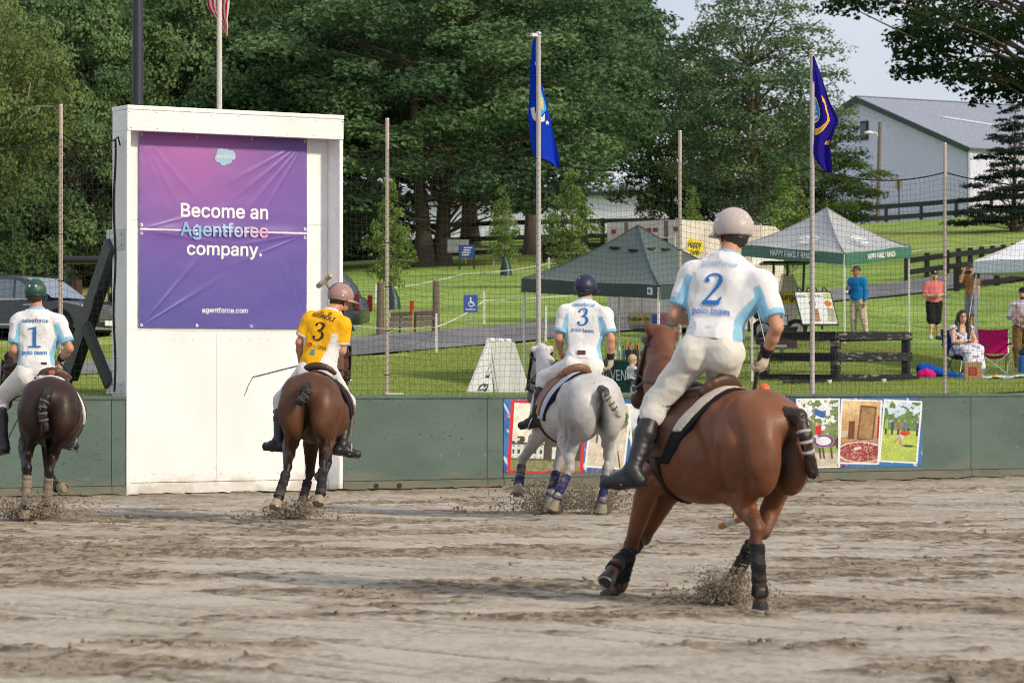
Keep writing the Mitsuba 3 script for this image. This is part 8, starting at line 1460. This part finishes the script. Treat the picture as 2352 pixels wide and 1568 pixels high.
# man with a baby at the right edge
J, A, fw, rt, k = stand(2350, 66.2, 1.77, -12, 0.12); J['elR'] = A(0.28, 0.06, 1.16); J['wrR'] = A(0.02, 0.26, 1.16); J['elL'] = A(-0.27, 0.05, 1.16); J['wrL'] = A(0.0, 0.28, 1.06); J['fd'] = unit(fw + rt * 0.15); hs = {'R': hnd(J, 'R', -fw * 0.5 + V(0, 0, 0.6), V(0, 0, 1), 0.6), 'L': hnd(J, 'L', V(0, 0, 1), fw, 0.6)}
figure('person_004', J, SKIN2, hands=hs)
bsdf('plaid_shirt', {'type': 'principled', 'roughness': 0.9, 'base_color': mikit.proc(lambda p, n, uv: mix(mix((0.68, 0.66, 0.70), (0.46, 0.42, 0.56), smoothstep(0.55, 0.75, dr.abs(2 * (p.z * 16 - dr.floor(p.z * 16)) - 1))), (0.42, 0.40, 0.54), 0.5 * smoothstep(0.6, 0.8, dr.abs(2 * (p.x * 16 - dr.floor(p.x * 16)) - 1))))})
b_ = Blob(); torso(b_, J, 0.024, 1.04); [arm(b_, J, q, 0.016, 1.9) for q in 'LR']; m = trimesh.intersections.slice_mesh_plane(b_.mesh(0.009, cuts=[(J['nk'] + V(0, 0, 0.01), V(0, 0, 1))]), V(0, 0, 1), J['pel'] - V(0, 0, 0.02)); part('person_004__shirt', rumple(m, 0.022, 8, 3), 'plaid_shirt', smooth=True)
trousers('person_004', J, C(146, 112, 74), to=1.98, t0=0.105, t1=0.085, amp=0.02, top=0.05); c = J['hd']; hair_cap('person_004', J, (0.04, 0.025, 0.016), low=0.0); bb = Blob(); bb.ell(c + fw * 0.035 - V(0, 0, 0.085), V(0.058, 0.06, 0.048), None, 0.02); bb.ell(c + fw * 0.085 - V(0, 0, 0.068), V(0.03, 0.03, 0.022), None, 0, op=-1); part('person_004__beard', bb.mesh(0.007), 'matte', (0.11, 0.055, 0.03), smooth=True)
cb = Blob(); cb.ell(c + V(0, 0, 0.045), V(0.090, 0.106, 0.085), None, 0.0); part('person_004__cap', cb.mesh(0.007, cuts=[(c + V(0, 0, 0.035), V(0, 0, -1))]), 'cloth', (0.018, 0.02, 0.026), smooth=40); part('person_004__cap_peak', thick(grid(np.array([[c + V(0, 0, 0.04 - 0.01 * t) + rt * math.sin(a) * 0.088 + fw * (math.cos(a) * 0.10 + 0.07 * t * math.cos(a)) for a in np.linspace(-1.2, 1.2, 13)] for t in np.linspace(0, 1, 4)])), 0.006), 'cloth', (0.018, 0.02, 0.026))
for q in 'LR': shoe('person_004', J['an' + q], J['td' + q], C(150, 110, 76))
tag('person_004', 'bearded man in a dark cap and checked shirt holding a baby at the right edge', 'person')
sp = A(0.13, 0.22, 1.13); B_ = lambda r, f, z: sp + rt * r + fw * f + V(0, 0, z)                     # the baby, built grown-up size about its seat and scaled down
XF[:] = [sp, 0.36]; J = dict(pel=B_(0, 0, 0.0), nk=B_(0, 0.02, 0.50), hd=B_(0, 0.06, 0.66), shL=B_(-0.17, 0, 0.44), shR=B_(0.17, 0, 0.44), elL=B_(-0.26, 0.1, 0.20), elR=B_(0.26, 0.1, 0.20), wrL=B_(-0.22, 0.30, 0.12), wrR=B_(0.20, 0.32, 0.16), hiL=B_(-0.1, 0, -0.03), hiR=B_(0.1, 0, -0.03), knL=B_(-0.16, 0.34, -0.06), knR=B_(0.16, 0.34, -0.06), anL=B_(-0.18, 0.32, -0.38), anR=B_(0.16, 0.34, -0.38), tdL=fw, tdR=fw, fd=unit(fw - rt * 0.3))
figure('person_005', J, C(236, 190, 168, 0.85), s=1.35, hands={'R': (fw, -V(0, 0, 1), -rt, 0.7), 'L': (fw, -V(0, 0, 1), rt, 0.7)}, h=0.016); shirt('person_005', J, C(240, 206, 206), hem=-0.1, sleeve=0.9, h=0.016, flare=0.04); trousers('person_005', J, C(240, 210, 210), to=1.2, h=0.016, top=0.1); hair_cap('person_005', J, C(190, 150, 110), s=1.32, low=0.05, front=0.06, h=0.016, amp=0.004); XF[:] = [None, 1.0]
tag('person_005', 'baby in pale pink clothes held by the man at the right edge', 'person')
# small blond child by the stall table
g = V(*P(1451, 900, 46.3)); g[2] = on(1451, 46.3)[2] - 0.05; XF[:] = [g, 0.42]; fw = unit(V(0.85, 0.45, 0)); rt = np.cross(fw, V(0, 0, 1)); B_ = lambda r, f, z: g + rt * r + fw * f + V(0, 0, z)
J = dict(pel=B_(0, 0, 0.72), nk=B_(0, 0, 1.18), hd=B_(0, 0.04, 1.40), shL=B_(-0.18, 0, 1.12), shR=B_(0.18, 0, 1.12), elL=B_(-0.25, 0, 0.86), elR=B_(0.25, 0, 0.86), wrL=B_(-0.2, 0.2, 0.76), wrR=B_(0.2, 0.2, 0.76), hiL=B_(-0.1, 0, 0.69), hiR=B_(0.1, 0, 0.69), knL=B_(-0.11, 0.03, 0.38), knR=B_(0.11, 0.03, 0.38), anL=B_(-0.11, 0, 0.08), anR=B_(0.11, 0, 0.08), tdL=fw, tdR=fw, fd=fw)
figure('person_006', J, SKIN2, s=1.5, hands={'R': (fw, -rt, V(0, 0, 1), 0.6), 'L': (fw, rt, V(0, 0, 1), 0.6)}, h=0.016); shirt('person_006', J, C(228, 228, 236), hem=0.0, sleeve=0.9, h=0.016, flare=0.04); trousers('person_006', J, C(60, 70, 100), to=1.9, h=0.016, top=0.05); hair_cap('person_006', J, C(214, 186, 140), s=1.52, low=-0.09, front=0.05, h=0.014, amp=0.03); XF[:] = [None, 1.0]
tag('person_006', 'small blond child in a white shirt by the stall table, half hidden by the wall', 'person')

# ================================================================ PICTURE BANNERS ON THE ARENA WALL
def B2(d, inside, col):
    return mi.Color3f(dr.select(inside, mi.Color3f(col), d))
def lay(c, col, m): 
    m = dr.clip(m, 0, 1); return mix(c, (0, 0, 0), m) + mi.Color3f(col) * m
soft = lambda d, w=0.006: smoothstep(w, -w, d)
def rct(x, y, cx, cy, hw_, hh_, a=0.0):
    ca, sa_ = math.cos(a), math.sin(a); u = (x - cx) * ca + (y - cy) * sa_; v = -(x - cx) * sa_ + (y - cy) * ca
    return dr.maximum(dr.abs(u) - hw_, dr.abs(v) - hh_), u, v
elp = lambda x, y, cx, cy, a, b: (dr.sqrt(dr.square((x - cx) / a) + dr.square((y - cy) / b)) - 1) * min(a, b)
def leafy(x, y, s, seed): return fbm(x * s * 1.7, y * s * 1.7, seed, 4)
def frame(c, x, y, cx, cy, hw_, hh_, a, fn, edge=(0.72, 0.72, 0.74), b=0.02):
    d, u, v = rct(x, y, cx, cy, hw_, hh_, a); c = lay(c, edge, soft(d - b)); return dr.select(d < 0, mi.Color3f(fn(u, v)) * (0.62 + 0.76 * (0.5 * fbm(u * 70, v * 70, 3.0, 2) + 0.5 * fbm(u * 14, v * 14, 5.0, 2))), c)
BLUE, NAVY = (0.035, 0.16, 0.42), (0.02, 0.045, 0.20)
def streaks(c, x, y):
    s = smoothstep(0.80, 0.86, noise(x * 34 + y * 16, y * 6 - x * 4, 2.0)); c = lay(c, (0.62, 0.66, 0.72), s * 0.8); return lay(c, (0.45, 0.08, 0.22), smoothstep(0.84, 0.88, noise(x * 30 - y * 20, y * 7 + 9, 4.0)) * 0.7)
def pic_a(p, n, uv):                                        # left banner, metres: x to 1.9, y 0 to 0.92
    x, y = uv.x, uv.y; c = streaks(mix(BLUE, NAVY, smoothstep(0.3, 0.9, fbm(x * 3, y * 3, 1, 2))), x, y)
    def house(u, v):
        k = mix((0.66, 0.62, 0.50), (0.72, 0.71, 0.62), smoothstep(-0.1, 0.3, v)); tr_ = smoothstep(0.48, 0.52, leafy(u, v, 16, 1) + 0.35 * smoothstep(-0.02, -0.12, v) - 0.4 * smoothstep(-0.02, 0.06, v)); k = lay(k, (0.06, 0.05, 0.04), tr_)
        d = dr.minimum(rct(u, v, -0.20, -0.18, 0.17, 0.085)[0], rct(u, v, 0.16, -0.19, 0.10, 0.075)[0]); k = lay(k, (0.55, 0.60, 0.56), soft(d)); wn = smoothstep(0.5, 0.6, dr.abs(2 * (u * 17 - dr.floor(u * 17)) - 1)) * smoothstep(0.35, 0.5, dr.abs(2 * (v * 11 - dr.floor(v * 11)) - 1)); k = lay(k, (0.05, 0.06, 0.06), soft(d + 0.01) * wn)
        return lay(k, mix((0.10, 0.14, 0.04), (0.30, 0.26, 0.16), leafy(u, v, 20, 3)), smoothstep(-0.27, -0.30, v))
    c = frame(c, x, y, 0.46, 0.44, 0.37, 0.42, -0.05, house, edge=(0.55, 0.02, 0.03), b=0.035)
    def legs_(u, v):
        k = mix((0.50, 0.44, 0.34), (0.62, 0.57, 0.47), leafy(u, v, 9, 2)); k = lay(k, (0.10, 0.15, 0.05), smoothstep(0.42, 0.55, leafy(u, v, 14, 4)) * smoothstep(0.02, 0.16, v))
        for q in (-0.12, -0.05, 0.04, 0.09): k = lay(k, (0.06, 0.05, 0.16), soft(rct(u, v, q, 0.02, 0.010, 0.13, 0.03)[0]))
        return k
    c = frame(c, x, y, 1.12, 0.46, 0.20, 0.40, -0.10, legs_)
    return frame(c, x, y, 1.58, 0.44, 0.20, 0.40, 0.06, lambda u, v: lay(mix((0.46, 0.52, 0.60), (0.62, 0.66, 0.70), smoothstep(0.1, 0.4, v)), mix((0.03, 0.07, 0.02), (0.12, 0.20, 0.06), leafy(u, v, 15, 6)), smoothstep(0.16, 0.05, v + 0.1 * (leafy(u, v, 9, 8) - 0.5))))
def pic_b(p, n, uv):                                        # right banner, metres: x 0 to 1.95
    x, y = uv.x, uv.y; c = streaks(mix(BLUE, NAVY, smoothstep(0.35, 0.9, fbm(x * 3, y * 3, 7, 2))), x, y); W2 = (0.72, 0.72, 0.74)
    def parade(u, v):
        k = (0.70, 0.73, 0.76); k = mix(k, (0.62, 0.66, 0.70), smoothstep(0.2, 0.0, v)); k = lay(k, mix((0.06, 0.11, 0.03), (0.26, 0.34, 0.14), leafy(u, v, 22, 2)), smoothstep(0.40, 0.46, leafy(u, v, 11, 3) + 0.5 * smoothstep(0.25, -0.12, v) - 0.22 + 0.25 * smoothstep(0.02, 0.22, u)))
        k = lay(k, mix((0.42, 0.38, 0.30), (0.55, 0.50, 0.42), leafy(u, v, 18, 5)), smoothstep(-0.24, -0.27, v)); k = lay(k, (0.26, 0.36, 0.10), soft(rct(u, v, 0.2, -0.21, 0.16, 0.045)[0]))
        fl = rct(u, v + 0.02 * dr.sin(u * 30), 0.02, 0.27, 0.065, 0.045)[0]; k = lay(k, (0.03, 0.12, 0.36), soft(fl)); k = lay(k, (0.25, 0.25, 0.25), soft(rct(u, v, -0.05, 0.12, 0.003, 0.24)[0], 0.003))
        k = lay(k, (0.10, 0.055, 0.035), soft(elp(u, v, 0.10, -0.12, 0.115, 0.065))); k = lay(k, (0.66, 0.66, 0.70), soft(elp(u, v, 0.06, -0.10, 0.12, 0.085))); k = lay(k, (0.04, 0.05, 0.30), soft(dr.abs(elp(u, v, 0.06, -0.10, 0.10, 0.068)) - 0.010)); k = lay(k, (0.50, 0.03, 0.05), soft(dr.abs(elp(u, v, 0.06, -0.10, 0.118, 0.083)) - 0.004))
        for q in (0.02, 0.06, 0.15): k = lay(k, (0.10, 0.05, 0.03), soft(rct(u, v, q, -0.26, 0.011, 0.075, 0.1)[0]))
        k = lay(k, (0.06, 0.04, 0.03), soft(elp(u, v, 0.215, -0.13, 0.020, 0.075))); k = lay(k, (0.50, 0.02, 0.03), soft(elp(u, v, 0.0, 0.04, 0.036, 0.075))); k = lay(k, (0.50, 0.32, 0.24), soft(elp(u, v, -0.015, 0.125, 0.018, 0.024))); return lay(k, (0.60, 0.60, 0.62), soft(rct(u, v, -0.02, -0.045, 0.018, 0.03, 0.5)[0]))
    c = frame(c, x, y, 0.76, 0.455, 0.225, 0.44, 0.0, parade, edge=(0.74, 0.72, 0.72))
    def room(u, v):
        k = mix((0.42, 0.23, 0.10), (0.60, 0.40, 0.20), smoothstep(-0.05, 0.35, v)); k = lay(k, (0.66, 0.50, 0.28), smoothstep(0.18, 0.34, v) * smoothstep(0.15, -0.2, u)); k = lay(k, (0.62, 0.45, 0.22), smoothstep(0.62, 0.7, leafy(u, v, 24, 4)) * soft(elp(u, v, -0.12, 0.22, 0.09, 0.08), 0.02)); k = lay(k, (0.16, 0.07, 0.03), soft(rct(u, v, 0.07, 0.12, 0.095, 0.23, -0.05)[0])); k = lay(k, mix((0.22, 0.12, 0.05), (0.42, 0.26, 0.12), leafy(u, v, 24, 6)), soft(rct(u, v, 0.07, 0.12, 0.075, 0.205, -0.05)[0]))
        k = lay(k, (0.28, 0.03, 0.03), soft(rct(u, v, 0.215, 0.05, 0.022, 0.17)[0])); k = lay(k, (0.12, 0.05, 0.025), soft(rct(u, v, -0.10, 0.02, 0.035, 0.12)[0])); k = lay(k, (0.50, 0.42, 0.32), soft(rct(u, v, -0.20, -0.03, 0.06, 0.045)[0]))
        fl = smoothstep(-0.10, -0.12, v - 0.12 * u); rug = mix((0.25, 0.03, 0.035), (0.46, 0.24, 0.20), smoothstep(0.5, 0.62, leafy(u, v, 46, 9))); rug = lay(rug, (0.60, 0.52, 0.42), soft(dr.abs(elp(u, v, 0.02, -0.27, 0.27, 0.135)) - 0.008)); rug = lay(rug, (0.58, 0.50, 0.40), soft(rct(u, v, -0.02, -0.22, 0.04, 0.018, 0.3)[0])); rug = mix((0.34, 0.22, 0.20), rug, soft(elp(u, v, 0.02, -0.27, 0.30, 0.155))); return dr.select(fl > 0.5, rug, k)
    c = frame(c, x, y, 1.235, 0.47, 0.215, 0.41, -0.045, room, edge=W2)
    def race(u, v):
        k = mix((0.40, 0.55, 0.72), (0.56, 0.66, 0.78), smoothstep(0.1, 0.4, v)); k = lay(k, mix((0.04, 0.10, 0.03), (0.20, 0.32, 0.10), leafy(u, v, 20, 3)), smoothstep(0.44, 0.50, leafy(u, v, 9, 2) + 0.45 * smoothstep(0.32, 0.08, v) - 0.15)); k = lay(k, mix((0.30, 0.42, 0.06), (0.46, 0.54, 0.14), leafy(u, v, 30, 5)), smoothstep(0.03, 0.0, v))
        for q, cl in ((-0.17, (0.30, 0.45, 0.04)), (-0.10, (0.05, 0.06, 0.20)), (-0.03, (0.40, 0.08, 0.08)), (0.04, (0.10, 0.14, 0.36)), (0.19, (0.06, 0.08, 0.22))): k = lay(k, cl, soft(rct(u, v, q, 0.07, 0.017, 0.055)[0])); k = lay(k, (0.05, 0.04, 0.04), soft(rct(u, v, q, -0.01, 0.012, 0.04)[0])); k = lay(k, (0.42, 0.28, 0.22), soft(elp(u, v, q, 0.14, 0.013, 0.017)))
        k = lay(k, (0.04, 0.06, 0.02), soft(elp(u, v, 0.10, -0.19, 0.07, 0.016))); k = lay(k, (0.50, 0.05, 0.04), soft(elp(u, v, 0.05, -0.02, 0.06, 0.035))); k = lay(k, (0.62, 0.60, 0.58), soft(elp(u, v, 0.0, -0.08, 0.038, 0.035))); k = lay(k, (0.40, 0.25, 0.16), soft(rct(u, v, 0.01, -0.15, 0.011, 0.06, 0.25)[0])); k = lay(k, (0.40, 0.25, 0.16), soft(rct(u, v, -0.035, -0.11, 0.010, 0.05, -0.6)[0])); return lay(k, (0.06, 0.04, 0.03), soft(elp(u, v, 0.085, 0.03, 0.018, 0.022)))
    return frame(c, x, y, 1.70, 0.47, 0.205, 0.40, -0.075, race, edge=W2)
for key, fn, x0, x1, y0, y1, lab in (('picture_banner', pic_a, 1158, 1560, 912, 1098, 'photo banner on the green wall behind the white horse'), ('picture_banner_001', pic_b, 1722, 2119, 911, 1083, 'photo banner on the green wall right of the chestnut horse, with three framed pictures')):
    bsdf('print_' + key, {'type': 'principled', 'roughness': 0.4, 'specular': 0.4, 'base_color': mikit.proc(fn)})
    sa0, sa1 = wall_s(x0), wall_s(x1); zt_, zb_ = wz(x0, y0), wz(x0, y1); zt2, zb2 = wz(x1, y0), wz(x1, y1); S, Z = np.meshgrid(np.linspace(0, 1, 60), np.linspace(0, 1, 24), indexing='ij'); z1_, z0_ = min(zt_, zt2, 1.14), max(0.20, zb_)
    zz = z0_ + (z1_ - z0_) * Z; dd = -0.003 - 0.008 * meshkit.fbm(np.stack([S * 7, Z * 3, 0 * S], -1), 3, 4) - 0.004 * np.abs(np.sin(S * 12)) * Z
    m = grid(A0 + (sa0 + (sa1 - sa0) * S)[..., None] * WD + (dd + 0.018)[..., None] * WN + zz[..., None] * V(0, 0, 1)); m.invert() if m.face_normals[0] @ WN > 0 else None
    part(key + '__sheet', m, 'print_' + key, smooth=True, uv=np.stack([S * (1.9 if key == 'picture_banner' else 1.95), Z * 0.92], -1).reshape(-1, 2))
    for s_ in np.linspace(sa0 + 0.04, sa1 - 0.04, 5):
        for z_ in (z0_ + 0.03, z1_ - 0.03): part(key + '__grommet', trimesh.creation.icosphere(1, 0.012).apply_translation(wp(s_, 0.005, z_)), 'metal', (0.4, 0.4, 0.4))
    tag(key, lab, 'banner')
